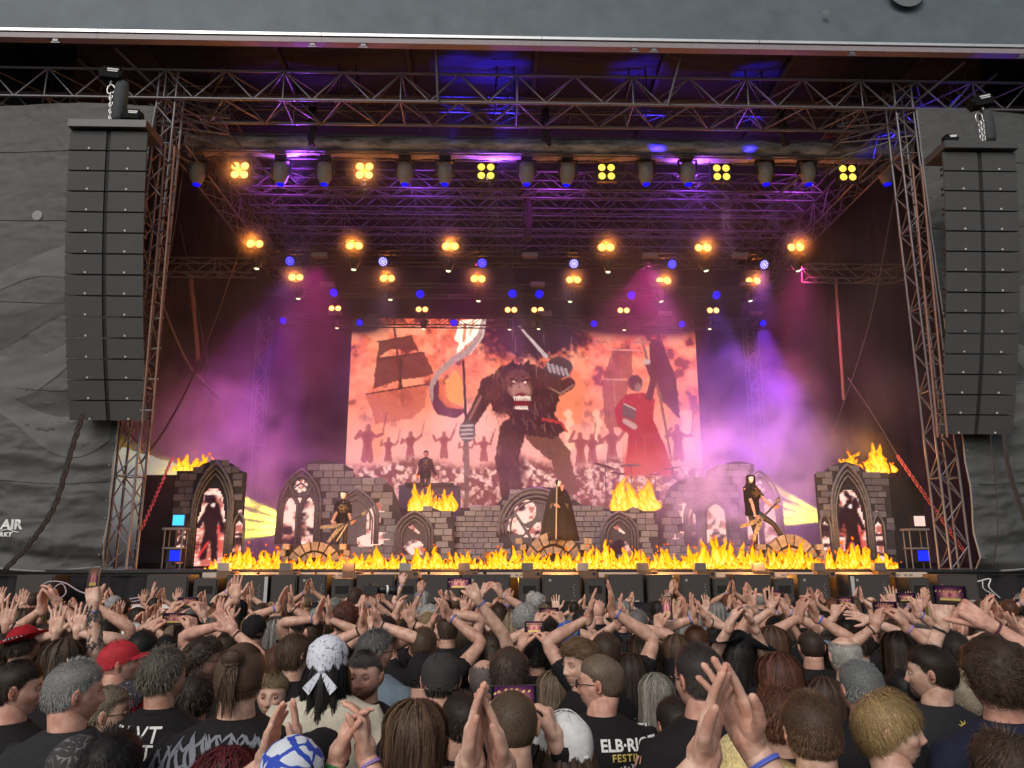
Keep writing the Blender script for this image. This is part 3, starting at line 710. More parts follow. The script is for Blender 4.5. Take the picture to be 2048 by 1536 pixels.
p.poly([(190,762),(455,725),(515,850),(468,872),(350,885),(178,942)], D1, .93, 12, D2); p.poly([(140,975),(480,915),(470,1040),(400,1110),(200,1140)], (.52,.15,.11), .75, 14, (.66,.22,.15)); p.line([(140,972),(490,912)], 4, D1)
p.line([(200,775),(440,728)], 4, D1); p.line([(190,670),(385,632)], 4, D1); p.line([(330,770),(325,930)], 8, D1, .8)
p.poly([(1530,700),(1640,705),(1640,870),(1470,885)], (.42,.15,.12), .8, 14, D2); p.poly([(1460,885),(1610,880),(1600,1150),(1480,1160)], (.38,.13,.10), .75, 14, D2); p.line([(1500,703),(1840,715)], 4, (.7,.4,.32)); p.line([(1465,878),(1850,890)], 4, (.7,.4,.32))
p.poly([(1740,640),(1815,648),(1890,880),(1900,1110),(1800,1000),(1740,800)], (.06,.02,.035), .95, 12, (.14,.05,.06)); p.poly([(1180,950),(1330,830),(1370,900),(1340,1150),(1200,1100)], (.82,.28,.15), .8, 20, (.9,.35,.2))
for x in (1270,1430,1925,1945): 
    for q in range(5): p.blob(x+10*math.sin(q*2), 1080+q*45, 22, 26, (1,.62,.45), .8, 20, .5)
for x, y, h in ((160,1260,150),(275,1290,110),(395,1270,130),(580,1265,120),(800,1285,100),(1335,1290,130),(1400,1285,130),(1510,1270,150),(1880,1250,170),(700,1300,90)): figure(p, x, y, h, (.42,.13,.13), .85)
gr = np.clip((gy-1330-40*np.sin(gx/90)*.6)/50, 0, 1); p.blend(gr, (.34,.13,.11)); p.blend(gr*np.clip((p.n2-.44)*7,0,1)*(1-np.clip((gy-1450)/150,0,1)*.5), (1.0,.66,.58)); p.blend(gr*np.clip((.5-p.n3)*9,0,1)*.45, (.2,.07,.06))
p.poly([(655,540),(795,525),(760,620),(700,680),(640,735),(655,670),(625,655)], (1.35,1.15,.98), 1, 14, (1.2,.85,.6)); p.line([(690,560),(680,660)], 9, (.8,.2,.1), .8); p.line([(735,545),(715,620)], 7, (.95,.45,.25), .8)
p.poly([(580,890),(640,830),(680,900),(690,1040),(600,1010)], (1.0,.50,.16), .95, 8, (.9,.38,.14)); p.line([(530,900),(525,980),(560,1055),(640,1080),(690,1060)], [14,30,36,26,12], (.16,.03,.10), .95, 8); p.line([(560,890),(560,980),(600,1030),(680,1050)], [10,18,18,8], (.75,.22,.10), .8)
p.line([(795,530),(780,620),(710,720),(620,775),(540,850),(502,930),(510,1010)], [14,20,22,20,16,12,6], (.38,.24,.22), 1, 6, 3, (.62,.50,.46)); p.line([(803,535),(786,640),(716,740)], 3, (.85,.75,.7), .8)
p.line([(680,780),(700,1130)], 7, (.045,.02,.03)); p.line([(702,1250),(712,1590)], [16,12], (.16,.08,.06), .95, 6, 2, (.4,.28,.22))
BD = (.045,.016,.014); BL = (.20,.085,.06); TN = (.46,.27,.20)
p.line([(960,1180),(925,1330),(960,1530)], [75,62,62], BD, 1, 18, 4, BL); p.line([(1110,1190),(1220,1310),(1275,1500)], [75,60,40], (.20,.09,.06), 1, 22, 4, (.34,.16,.11))
p.poly([(795,905),(870,828),(925,790),(1065,790),(1160,830),(1225,960),(1195,1090),(1262,1170),(1180,1225),(1040,1200),(950,1180),(940,1090),(850,1062)], BD, 1, 26, (.15,.06,.05))
p.line([(830,920),(790,1010),(715,1140)], [55,42,34], BD, 1, 14, 4, BL); p.line([(780,985),(720,1110)], 7, TN, .8)
p.blob(708,1180,45,62,(.30,.24,.24),1,10,.1,(.08,.04,.04)); 
for q in range(4): p.line([(676,1150+q*24),(735,1146+q*24)], 6, (.72,.62,.6), .75, 6)
p.line([(1160,870),(1220,935),(1280,905)], [60,42,34], BD, 1, 14, 4, BL); p.line([(1165,930),(1230,965),(1300,915)], 5, TN, .9); p.line([(998,572),(1150,748)], [5,12], (.48,.40,.40), 1, 3, 2, (.7,.62,.6)); p.blob(1222,812,78,62,(.12,.08,.085),1,14,.1)
for q in range(5): p.line([(1160+q*25,790+q*8),(1172+q*25,835+q*6)], 8, (.55,.47,.47), .8, 6)
for q in range(46):
    a = random.uniform(0,1); x = random.uniform(820,1200); y = random.uniform(820,1150); p.line([(x,y),(x+random.uniform(-18,18),y+random.uniform(20,60))], 2.5, TN if a < .6 else (.5,.1,.09), .55, 8)
for q in range(30):
    x = random.uniform(880,1010); y = random.uniform(1200,1480); p.line([(x,y),(x+random.uniform(-8,8),y+random.uniform(15,40))], 2.5, (.4,.24,.17), .5, 8)
for cx_, cy_, rx_, ry_, c_ in ((860,960,46,60,(.30,.13,.10)),(1130,900,50,52,(.26,.12,.10)),(1120,1010,70,50,(.16,.07,.055)),(900,1060,40,40,(.2,.09,.07)),(940,1260,40,70,(.26,.13,.09)),(1010,1400,34,80,(.2,.10,.07)),(1180,1280,46,60,(.38,.22,.15))): p.blob(cx_, cy_, rx_, ry_, c_, .75, 40, .9, (.10,.03,.03))
p.blob(985,900,78,76,(.10,.035,.03),1,30,.25,(.36,.17,.13)); p.poly([(940,805),(955,770),(985,805)], BD); p.poly([(1020,800),(1050,765),(1065,815)], BD); p.blob(1005,950,60,46,(.46,.24,.19),.85,24,.5,(.62,.38,.32))
p.blob(1010,1010,46,52,(.28,.02,.02),.95,16,.2); p.line([(965,985),(1060,985)], 5, (.85,.72,.62), .9, 16); p.line([(975,1050),(1045,1052)], 5, (.80,.66,.56), .9, 16)
for q in range(9): p.line([(968+q*11,985),(971+q*11,1002)], 3.2, (.9,.8,.7), .9, 3); p.line([(976+q*8,1052),(978+q*8,1038)], 3, (.9,.8,.7), .85, 3)
p.blob(968,895,9,6,(1,.8,.6),.9,3,.4); p.blob(1030,900,9,6,(1,.8,.6),.9,3,.4); p.line([(950,880),(985,893)], 5, BD, .9); p.line([(1012,893),(1050,884)], 5, BD, .9)
for q in range(150):
    x = random.uniform(800,1230); y = random.uniform(780,1180); a_ = random.uniform(-.6,.6); L_ = random.uniform(12,30); p.line([(x,y),(x+L_*a_,y+L_)], 1.8, random.choice(((.42,.24,.18),(.30,.15,.11),(.03,.01,.01),(.03,.01,.01))), .55*float(p.C[min(SM-1,max(0,int((y-530)/1070*SM))),min(SN-1,int((x-45)/1965*SN))].sum() < .9), 6)
p.line([(1130,1110),(1230,1130),(1262,1180)], 8, (.6,.08,.07), .8, 14)
RB = (.62,.05,.04)
p.poly([(1600,965),(1700,955),(1762,995),(1745,1110),(1800,1240),(1860,1420),(1575,1420),(1605,1190),(1545,1150),(1530,1050)], RB, 1, 14, (.34,.02,.02)); p.blend(np.clip((gy-1230)/100,0,1)*((gx > 1570)&(gx < 1830)&(gy < 1430)), (.75,.16,.09), .6)
p.blob(1655,900,40,48,(.16,.07,.06),1,8,.1); p.blob(1668,925,20,26,(.34,.22,.18),1,6,.3); p.poly([(1580,1015),(1655,1050),(1640,1115),(1572,1090)], (.16,.13,.11), 1, 4); p.line([(1585,1020),(1650,1052)], 3, (.65,.6,.5)); p.line([(1590,1120),(1640,1150)], 16, (.6,.5,.45), .8)
p.line([(1700,640),(1730,780),(1790,960),(1840,1340)], [6,8,9,5], (.34,.18,.14)); p.line([(1655,662),(1745,660)], 7, (.5,.25,.2)); p.line([(1730,980),(1760,880),(1725,790)], [22,18,12], (.16,.06,.05)); p.blob(1725,775,20,16,(.6,.5,.45),1,4)
for q in range(60):
    x = random.uniform(60,1980); y = random.uniform(540,1250); p.line([(x,y),(x,y+random.uniform(30,110))], 1.6, (1,.70,.6), .22, 0, 2)
M_screen = emitter('screen_picture', (1,1,1), 1.0, sample=True, attr='col', grid=9.0)
scr = thing('led_screen', 'large screen behind the band showing a dark beast, ships and a red-robed figure', 'screen', (SX, 29.0, DECK))
b = MB(); Z0, Z1 = 3.95-DECK, 11.27-DECK; zz = np.linspace(Z1, Z0, SM); xx = np.linspace(-6.72, 6.72, SN); XX, ZZ = np.meshgrid(xx, zz)
b.add(np.stack([XX, XX*0-.08, ZZ], -1).reshape(-1,3), [(j*SN+i, j*SN+i+1, (j+1)*SN+i+1, (j+1)*SN+i) for j in range(SM-1) for i in range(SN-1)], (np.clip(p.C,0,2)**1.4*1.12).reshape(-1,3)); b.build('picture', M_screen, scr)
b = MB(); b.box((0,.05,(Z0+Z1)/2), (13.5,.22,Z1-Z0+.08)); b.build('screen_body', M_black, scr)
b = MB(); b.box((-6.4,.1,Z0/2), (.15,.15,Z0)); b.box((6.4,.1,Z0/2), (.15,.15,Z0)); b.build('screen_leg', M_black, scr)

# ================================================================== stone scenery
M_mortar = mat('set_mortar', (.035,.033,.036), .85, var=.3, vscale=5)
M_stone = [mat('set_stone_%d' % i, c, .8, var=.35, vscale=7, bump=.6, bscale=18) for i, c in enumerate(((.21,.20,.20),(.26,.25,.24),(.17,.165,.17),(.23,.21,.195)))]
M_trim = mat('set_moulding', (.12,.115,.12), .6, var=.45, vscale=10, bump=.5, bscale=20)
M_brown = [mat('set_brown_stone_%d' % i, c, .8, var=.35, vscale=7, bump=.6, bscale=18) for i, c in enumerate(((.24,.19,.16),(.19,.15,.13),(.28,.22,.18)))]
_bk = {}
def brick_mesh(m, k):
    if (m.name, k) not in _bk:
        r_ = np.random.default_rng(k); b = MB(); e = .06
        V = []
        for y, s in ((0, 1), (-.6, 1), (-1, .9)):
            for sx, sz in ((-1,-1),(1,-1),(1,1),(-1,1)): V.append((sx*.5*s+(r_.uniform(-.03,.03) if y else 0), y, sz*.5*(s-.06 if s < 1 else 1)+(r_.uniform(-.05,.05) if y else 0)))
        F = [(i, (i+1)%4, 4+(i+1)%4, 4+i) for i in range(4)]+[(4+i, 4+(i+1)%4, 8+(i+1)%4, 8+i) for i in range(4)]+[(8,9,10,11)]
        me = bpy.data.meshes.new('brick'); me.from_pydata(V, [], F); me.materials.append(m); _bk[(m.name, k)] = me
    return _bk[(m.name, k)]
def inside(pts, x, z):
    c = False; n = len(pts)
    for i in range(n):
        (x0,z0),(x1,z1) = pts[i], pts[(i+1)%n]
        if (z0 > z) != (z1 > z) and x < (x1-x0)*(z-z0)/(z1-z0)+x0: c = not c
    return c
def arch(cx, a, z0, s, top, n=9):
    h = top-s; L_ = [(cx-a, z0)]
    for t in np.linspace(180, 120, n): L_.append((cx+a+2*a*math.cos(R(t)), s+2*a*math.sin(R(t))*h/(1.732*a)))
    return L_+[(2*cx-x, z) for x, z in L_[::-1][1:]]
def rnd(cx, cz, r, n=20): return [(cx+r*math.cos(a), cz+r*math.sin(a)) for a in np.linspace(0, 2*math.pi, n, endpoint=False)]
def bricks(parent, outline, holes, bh, bl, y, mats_, depth=.035, seed=0, x0=None):
    r_ = random.Random(seed); xs = [q[0] for q in outline]; zs = [q[1] for q in outline]; z = min(zs); row = 0; cnt = 0
    while z < max(zs) and cnt < 290:
        hgt = bh*r_.uniform(.9,1.1); x = min(xs)-(row % 2)*bl/2-r_.uniform(0,.1*bl)
        while x < max(xs):
            ln = bl*r_.uniform(.75,1.25); c = (x+ln/2, z+hgt/2)
            pts = [(x+ln*.12, z+hgt*.3), (x+ln*.88, z+hgt*.3), c, (x+ln*.12, z+hgt*.75), (x+ln*.88, z+hgt*.75)]
            if sum(inside(outline, *q) for q in pts) >= 4 and not any(sum(inside(hl, *q) for q in pts) >= 2 for hl in holes):
                o = link('brick', brick_mesh(r_.choice(mats_), r_.randrange(4)), parent); o.location = (c[0], y, c[1]); o.scale = (ln-.016, depth*r_.uniform(.8,1.25), hgt-.016); o.rotation_euler = (0, r_.uniform(-.012,.012), 0); cnt += 1
            x += ln
        z += hgt; row += 1
def moulding(parent, pts, y, r, m=None, name='moulding'):
    b = MB(); P_ = [(x, y, z) for x, z in pts]; b.tube(P_, r, 6); return b.build(name, m or M_trim, parent, smooth=True)
M_ledw = emitter('window_screen_picture', (1,1,1), 1.2, sample=True, attr='col', grid=20.0)
def led_pane(parent, outline, y, seed, style='smoke', name='light_pane'):
    xs = [q[0] for q in outline]; zs = [q[1] for q in outline]; nx = max(8, int((max(xs)-min(xs))/.035)); nz = max(8, int((max(zs)-min(zs))/.035))
    X, Z = np.meshgrid(np.linspace(min(xs), max(xs), nx), np.linspace(min(zs), max(zs), nz)); q = Paint(X*100+seed*300, Z*100)
    q.n = fbm(np.stack([X*2.2+seed, Z*2.8, X*0+seed], -1), 4, 3); q.n2 = fbm(np.stack([X*6+seed, Z*6, X*0], -1), 3, 5); q.n3 = fbm(np.stack([X*14+seed, Z*14, X*0], -1), 2, 6)
    q.C[:] = (1.0,.60,.50); q.blend(np.clip((.50-q.n2)*7,0,1), (.45,.13,.10)); q.blend(np.clip((.43-q.n)*12,0,1), (.035,.012,.02))
    if style == 'figure':
        cx = (min(xs)+max(xs))/2; H_ = max(zs)-min(zs); zc = min(zs)+H_*.60
        q.blend(np.clip((Z < min(zs)+H_*.55)*(.5+.5*np.sin(Z*60+3*q.n*6)),0,1)*.8, (.55,.10,.07)); q.X, q.Y = X, Z
        for w_, pts in ((.20,[(cx,zc-.1*H_),(cx,zc+.12*H_)]),(.09,[(cx,zc+.14*H_),(cx-.02,zc+.22*H_)]),(.10,[(cx-.06,zc-.1*H_),(cx-.17,min(zs)+.12*H_)]),(.10,[(cx+.06,zc-.1*H_),(cx+.15,min(zs)+.1*H_)]),(.07,[(cx-.15,zc+.08*H_),(cx-.34,zc-.10*H_)]),(.07,[(cx+.15,zc+.08*H_),(cx+.32,zc-.12*H_)])):
            q.line(pts, w_, (.03,.01,.012), 1, .06, .03)
        q.blob(cx, zc+.17*H_, .05, .05, (.95,.7,.65), .9, .05, .4); q.line([(cx-.03,zc-.3*H_),(cx-.3,zc-.5*H_)], .03, (.8,.05,.05), .7, .05, .03); q.line([(cx+.2,zc-.1*H_),(cx+.3,zc-.5*H_)], .03, (.8,.05,.05), .7, .05, .03)
    if style == 'band': q.blend(np.clip(np.sin(Z*26+q.n*9)*3,0,1)*(Z < max(zs)-.35), (.06,.02,.02))
    if style == 'dim': q.C *= .22; q.blend(np.clip((q.n-.5)*12,0,1)*(Z < min(zs)+.55*(max(zs)-min(zs))), (1,.6,.52))
    V = []; F = []; idx = {}
    ins = np.zeros(X.shape, bool)
    for j in range(nz):
        for i in range(nx): ins[j,i] = inside(outline, X[j,i], Z[j,i])
    F = [(j*nx+i, j*nx+i+1, (j+1)*nx+i+1, (j+1)*nx+i) for j in range(nz-1) for i in range(nx-1) if ins[j,i] and ins[j,i+1] and ins[j+1,i] and ins[j+1,i+1]]
    b = MB(); b.add(np.stack([X, X*0+y, Z], -1).reshape(-1,3), F, np.clip(q.C,0,2).reshape(-1,3)); return b.build(name, M_ledw, parent)
def L(px, py, Y, ox, mir=1):
    q = W(px, py, Y); return (mir*(q[0]-ox), q[2]-DECK)
def ruin(label, Y, ox, mir, seed, mir_about=None):
    t = thing('ruined_wall', label, 'stage set', (ox if mir == 1 else 2*mir_about-ox, Y, DECK)); l_ = lambda px, py: L(px, py, Y, ox, 1); mx = lambda pts: [(mir*x, z) for x, z in pts]
    out = mx([l_(*q) for q in ((600,1120),(601,1032),(610,1024),(612,926),(640,920),(664,923),(690,930),(705,938),(708,956),(735,952),(765,960),(783,972),(795,1000),(805,1040),(812,1085),(813,1120))])
    c1, c2 = l_(661,0)[0], l_(757,0)[0]; zb = l_(0,1088)[1]
    A1 = mx(arch(c1, .62, zb, l_(0,1012)[1], l_(0,936)[1])); A2 = mx(arch(c2, .66, zb, l_(0,1035)[1], l_(0,976)[1]))
    b = MB(); b.prism(out, 0, .22); b.build('backing_panel', M_mortar, t)
    bricks(t, out, [A1, A2], .20, .33, -.002, M_stone, seed=seed)
    for A, c, z1 in ((A1, c1, 1), (A2, c2, 0)):
        for k2, (s_, r) in enumerate(((1.0,.045),(.88,.035),(.76,.028))):
            cx = mir*c; zc = zb; pts = [(cx+(x-cx)*s_, zc+(z-zc)*(.99 if s_ == 1 else s_+.05)) for x, z in A]; moulding(t, pts, -.05+.015*k2, r)
    # tall window: rose and two lancets
    rz = l_(0,971)[1]; rose = rnd(mir*c1, rz, .30, 24); moulding(t, rose+rose[:1], -.05, .04, name='rose_ring')
    pet = []
    for q in range(6):
        a = q*math.pi/3+.3; pet = rnd(mir*c1+.135*math.cos(a), rz+.135*math.sin(a), .085, 12); led_pane(t, pet, -.03, seed+q, name='rose_pane')
    led_pane(t, rnd(mir*c1, rz, .075, 10), -.031, seed+7, name='rose_pane')
    for dx in (-.27, .27):
        led_pane(t, arch(mir*c1+dx, .20, zb, l_(0,1020)[1], l_(0,992)[1]), -.025, seed+3+dx*10, 'smoke')
        moulding(t, arch(mir*c1+dx, .235, zb, l_(0,1020)[1], l_(0,987)[1]), -.05, .028)
    tri = [(mir*c1-.10, l_(0,992)[1]), (mir*c1+.10, l_(0,992)[1]), (mir*c1, l_(0,1010)[1])]; led_pane(t, tri, -.026, seed+11, name='light_pane')
    b = MB(); b.prism(mx(arch(c1,.5,zb,l_(0,1012)[1],l_(0,950)[1])), -.012, -.006); b.prism(mx(arch(c2,.56,zb,l_(0,1035)[1],l_(0,986)[1])), -.012, -.006); b.build('window_ground', mat('set_window_ground', (.10,.098,.10), .7, var=.3, vscale=6), t)
    led_pane(t, mx([l_(*q) for q in ((735,1020),(748,1008),(762,998),(768,1006),(770,1025),(762,1040),(758,1060),(775,1065),(785,1075),(778,1088),(715,1098),(712,1075),(730,1068),(732,1045))]), -.03, seed+5, 'smoke')
    moulding(t, mx(arch(c2+.02,.42,l_(0,1060)[1],l_(0,1036)[1],l_(0,996)[1])), -.045, .025)
    return t
oxL = W(707,1085,23)[0]
ruin('grey stone ruin with rose window left of the stage, behind the left guitarist', 23.0, oxL, 1, 3)
ruin('smoke-veiled stone ruin with rose window right of the stage, behind the right guitarist', 23.0, oxL, -1, 5, mir_about=W(1064,1085,23)[0])
# small arch piece left of centre
def small_arch(label, Y, ox, x_, seed):
    t = thing('arch_piece', label, 'stage set', (x_, Y, DECK)); l_ = lambda px, py: L(px, py, Y, ox)
    out = [l_(*q) for q in ((808,1120),(808,1040),(815,1028),(838,1024),(860,1013),(882,1022),(905,1023),(908,1050),(908,1120))]
    c = l_(858,0)[0]; zb = l_(0,1110)[1]; A = arch(c, .52, zb, l_(0,1065)[1], l_(0,1022)[1])
    b = MB(); b.prism(out, 0, .2); b.build('backing_panel', M_mortar, t); bricks(t, out, [A], .17, .30, -.002, M_stone, seed=seed)
    for s_, r in ((1,.04),(.84,.032),(.68,.026)): moulding(t, [(c+(x-c)*s_, zb+(z-zb)*(s_*.6+.4)) for x, z in A], -.05, r)
    b = MB(); b.prism(arch(c,.4,zb,l_(0,1065)[1],l_(0,1035)[1]), -.012, -.006); b.build('window_ground', mat('set_dark_ground', (.05,.045,.05), .7), t)
    led_pane(t, [(c+x, zb+z) for x, z in ((-.34,.05),(-.3,.28),(-.12,.42),(.1,.46),(.26,.34),(.34,.1),(.3,0),(-.3,0))], -.028, seed+1, 'smoke'); led_pane(t, [(c+x, zb+z) for x, z in ((-.2,.78),(-.05,.88),(.14,.70),(.20,.60),(.12,.56),(-.05,.66))], -.028, seed+2)
oxs = W(858,1085,22.4)[0]; small_arch('small stone arch piece left of centre below a burning brazier', 22.4, oxs, oxs, 4)
x2 = 2*W(1064,1085,22.4)[0]-oxs; small_arch('small stone arch piece right of centre below a burning brazier, veiled by smoke', 22.4, oxs, x2, 9)
# centre wall with round arch
Yc = 22.7; oxc = W(1075,1085,Yc)[0]; t = thing('brick_wall', 'low grey brick wall with a big round arch behind the singer', 'stage set', (oxc, Yc, DECK)); l_ = lambda px, py: L(px, py, Yc, oxc)
out = [l_(*q) for q in ((905,1120),(905,1048),(918,1022),(955,1013),(990,1013),(1003,998),(1022,984),(1060,973),(1105,975),(1138,990),(1162,1009),(1200,1013),(1238,1027),(1246,1045),(1262,1120))]
cxr, czr = l_(1072,1058); hole = rnd(cxr, czr, .98, 28)
b = MB(); b.prism(out, 0, .22); b.build('backing_panel', M_mortar, t); bricks(t, out, [hole], .155, .30, -.002, M_stone[1:]+M_stone[:1], seed=12)
half = [(cxr+r_*math.cos(a), czr+r_*math.sin(a)) for r_ in (1,) for a in np.linspace(-.15, math.pi+.15, 26)]
for rr, r in ((1.16,.05),(1.04,.035),(.93,.04),(.80,.03)): moulding(t, [(cxr+(x-cxr)*rr*.93, czr+(z-czr)*rr) for x, z in half], -.05, r)
n_v = 15
for i in range(n_v):
    a0, a1 = math.pi*i/n_v+.015, math.pi*(i+1)/n_v-.015; b = MB(); pts = [(cxr+rr*.93*math.cos(a), czr+rr*math.sin(a)) for rr, a in ((1.06,a0),(1.13,a0),(1.13,a1),(1.06,a1))]; b.prism(pts, -.045, .0); b.build('arch_stone', M_stone[i % 4], t)
b = MB(); b.prism(rnd(cxr, czr, .80, 26), -.012, -.006); b.build('window_ground', _mats['set_window_ground'], t)
led_pane(t, rnd(*l_(1050,1022), .36, 18), -.03, 21, 'smoke'); led_pane(t, [l_(*q) for q in ((1005,1040),(1025,1030),(1060,1058),(1045,1072),(1010,1062))], -.03, 22); led_pane(t, [l_(*q) for q in ((1045,1075),(1070,1045),(1085,1040),(1082,1080))], -.03, 23)
b = MB(); a, c, d = l_(1003,1043), l_(1032,1030), l_(1062,1078); b.tube([(a[0],-.1,a[1]),(c[0],-.1,c[1]),(d[0],-.1,d[1]),(d[0]-.02,-.1,d[1]-.3)], .05, 6); b.build('blue_lit_bar', M_trim, t, smooth=True)
# low dim window pieces right of centre in the smoke
t = thing('window_piece', 'low set piece with glowing window right of centre, in pink smoke', 'stage set', (W(1375,1085,22.6)[0], 22.6, DECK)); l_ = lambda px, py: L(px, py, 22.6, t.location[0])
A = arch(l_(1372,0)[0], .40, l_(0,1100)[1], l_(0,1030)[1], l_(0,996)[1]); b = MB(); b.prism(A, 0, .1); b.build('backing_panel', M_mortar, t); moulding(t, A, -.02, .04)
led_pane(t, arch(l_(1372,0)[0], .30, l_(0,1085)[1], l_(0,1030)[1], l_(0,1003)[1]), -.03, 31)

# ---- brick towers with triptych screens
def brick_tower(label, Yf, pxl, pxr, mir, seed):
    a, c = W(pxl, 1118, Yf), W(pxr, 1118, Yf); w_ = c[0]-a[0]; cx = (a[0]+c[0])/2; t = thing('brick_tower', label, 'stage set', (cx, Yf, DECK)); t.rotation_euler = (0,0,-mir*R(5))
    zt = W(0, 940, Yf)[2]-DECK; ap = W(0, 921, Yf)[2]-DECK; h = w_/2
    ax = .08*mir*w_*1.0
    out = [(-h,0),(-h,zt-.05*(mir<0)),(ax-.62,zt),(ax-.38,ap-.06),(ax,ap+.04),(ax+.38,ap-.06),(ax+.62,zt),(h,zt-.05*(mir>0)),(h,0)]
    b = MB(); b.prism(out, 0, .12); b.build('backing_panel', M_mortar, t)
    A = arch(ax, .54, .05, 1.5, ap-.05); s1, s2 = ax-.76, ax+.74; B1, B2 = arch(s1, .15, .1, 1.05, 1.4), arch(s2, .15, .1, 1.05, 1.4)
    M_v = [mat('tower_stone_%d' % i, c_, .8, var=.3, vscale=7, bump=.6, bscale=18) for i, c_ in enumerate(((.13,.12,.14),(.16,.15,.165),(.11,.10,.12)))]
    bricks(t, out, [A, B1, B2], .17, .25, -.002, M_v, seed=seed)
    for s_, r in ((1,.045),(.9,.035),(.8,.03)): moulding(t, [(ax+(x-ax)*s_, .05+(z-.05)*(s_*.55+.45)) for x, z in A], -.06, r)
    b = MB(); b.prism(arch(ax,.52,.05,1.5,ap-.2), -.014, -.008); b.build('window_ground', mat('set_black_ground', (.02,.018,.02), .7), t)
    led_pane(t, [(ax+x, z) for x, z in ((-.40,.06),(-.40,.9),(-.42,1.25),(-.33,1.5),(-.28,1.95),(-.15,2.08),(.12,2.05),(.24,1.9),(.32,1.5),(.40,1.1),(.40,.06))], -.03, seed+40, 'figure')
    for s_, BB in ((s1, B1), (s2, B2)):
        moulding(t, BB, -.055, .03)
        led_pane(t, rnd(s_, 1.44, .075, 12), -.03, seed+44+s_, name='light_pane'); led_pane(t, arch(s_, .125, .12, 1.0, 1.24), -.03, seed+45+s_, 'band')
    b = MB(); b.box((-mir*(h+.48), .5, (zt-.1)/2), (.95, .9, zt-.1)); b.build('dark_body', M_drape, t)
    return t, zt
tA, ztA = brick_tower('left brick tower with a figure in a glowing gothic window and fire on top', 20.6, 334, 480, 1, 6)
tB, ztB = brick_tower('right brick tower with a figure in a glowing gothic window and fire on top', 20.6, 1644, 1798, -1, 8)

# ---- stone risers in front of the musicians
def riser(label, px0, px1, Y, pyt, seed, peak=.0):
    a, c = W(px0, 1118, Y), W(px1, 1118, Y); w_ = c[0]-a[0]; t = thing('stone_riser', label, 'stage set', ((a[0]+c[0])/2, Y, DECK)); h = W(0, pyt, Y)[2]-DECK; r_ = random.Random(seed)
    b = MB(); b.box((0,.3,h*.45), (w_*.96,.55,h*.9)); b.build('core', M_mortar, t)
    for rr, nn in ((h*1.02, 9), (h*.62, 6)):
        for i in range(nn):
            a0, a1 = math.pi*i/nn+.03, math.pi*(i+1)/nn-.03; b = MB(); ri = rr*.68
            pts = [(q*math.cos(x)*1.05, q*math.sin(x)*(1+.25*peak)) for q, x in ((ri,a0),(rr,a0),(rr,a1),(ri,a1))]; b.prism(pts, -.12+r_.uniform(-.02,.02), .1); b.build('arch_stone', M_brown[i % 3], t)
    for s_ in (-1, 1):
        z = 0; row = 0
        while z < h*.9:
            x = h*1.1-(.1 if row % 2 else 0)
            while x < w_/2-.05:
                ln = r_.uniform(.16,.26); b = MB(); b.box((s_*(x+ln/2), -.06+r_.uniform(-.02,.02), z+.075), (ln-.015,.2,.14), rot=roty(r_.uniform(-.05,.05)), taper=.94); b.build('stone', r_.choice(M_brown), t); x += ln
            z += .155; row += 1
    return t, h
riser('left stone riser behind flames at the left guitarist', 566, 694, 20.0, 1084, 1)
riser('centre stone riser that the robed singer stands on', 1040, 1172, 20.6, 1079, 2, 1)
riser('right stone riser the long-haired guitarist rests his boot on', 1515, 1645, 20.2, 1082, 3, 1)
# stage wedge
t = thing('stage_monitor', 'brown wedge-shaped stage monitor between the front flames', 'loudspeaker', (W(993,1118,19.6)[0], 19.7, DECK))
b = MB(); b.add([(-.33,-.25,0),(.25,-.25,0),(.25,.35,0),(-.33,.35,0),(-.33,-.2,.40),(.22,-.2,.40),(.22,.2,.42),(-.33,.2,.42)], [(0,3,2,1),(4,5,6,7),(0,1,5,4),(1,2,6,5),(2,3,7,6),(3,0,4,7)]); b.build('cabinet', mat('monitor_brown', (.13,.06,.03), .5), t)
b = MB(); b.box((-.04,-.235,.2), (.5,.012,.3), rot=rotx(R(-7))); b.build('grille', M_grille, t)

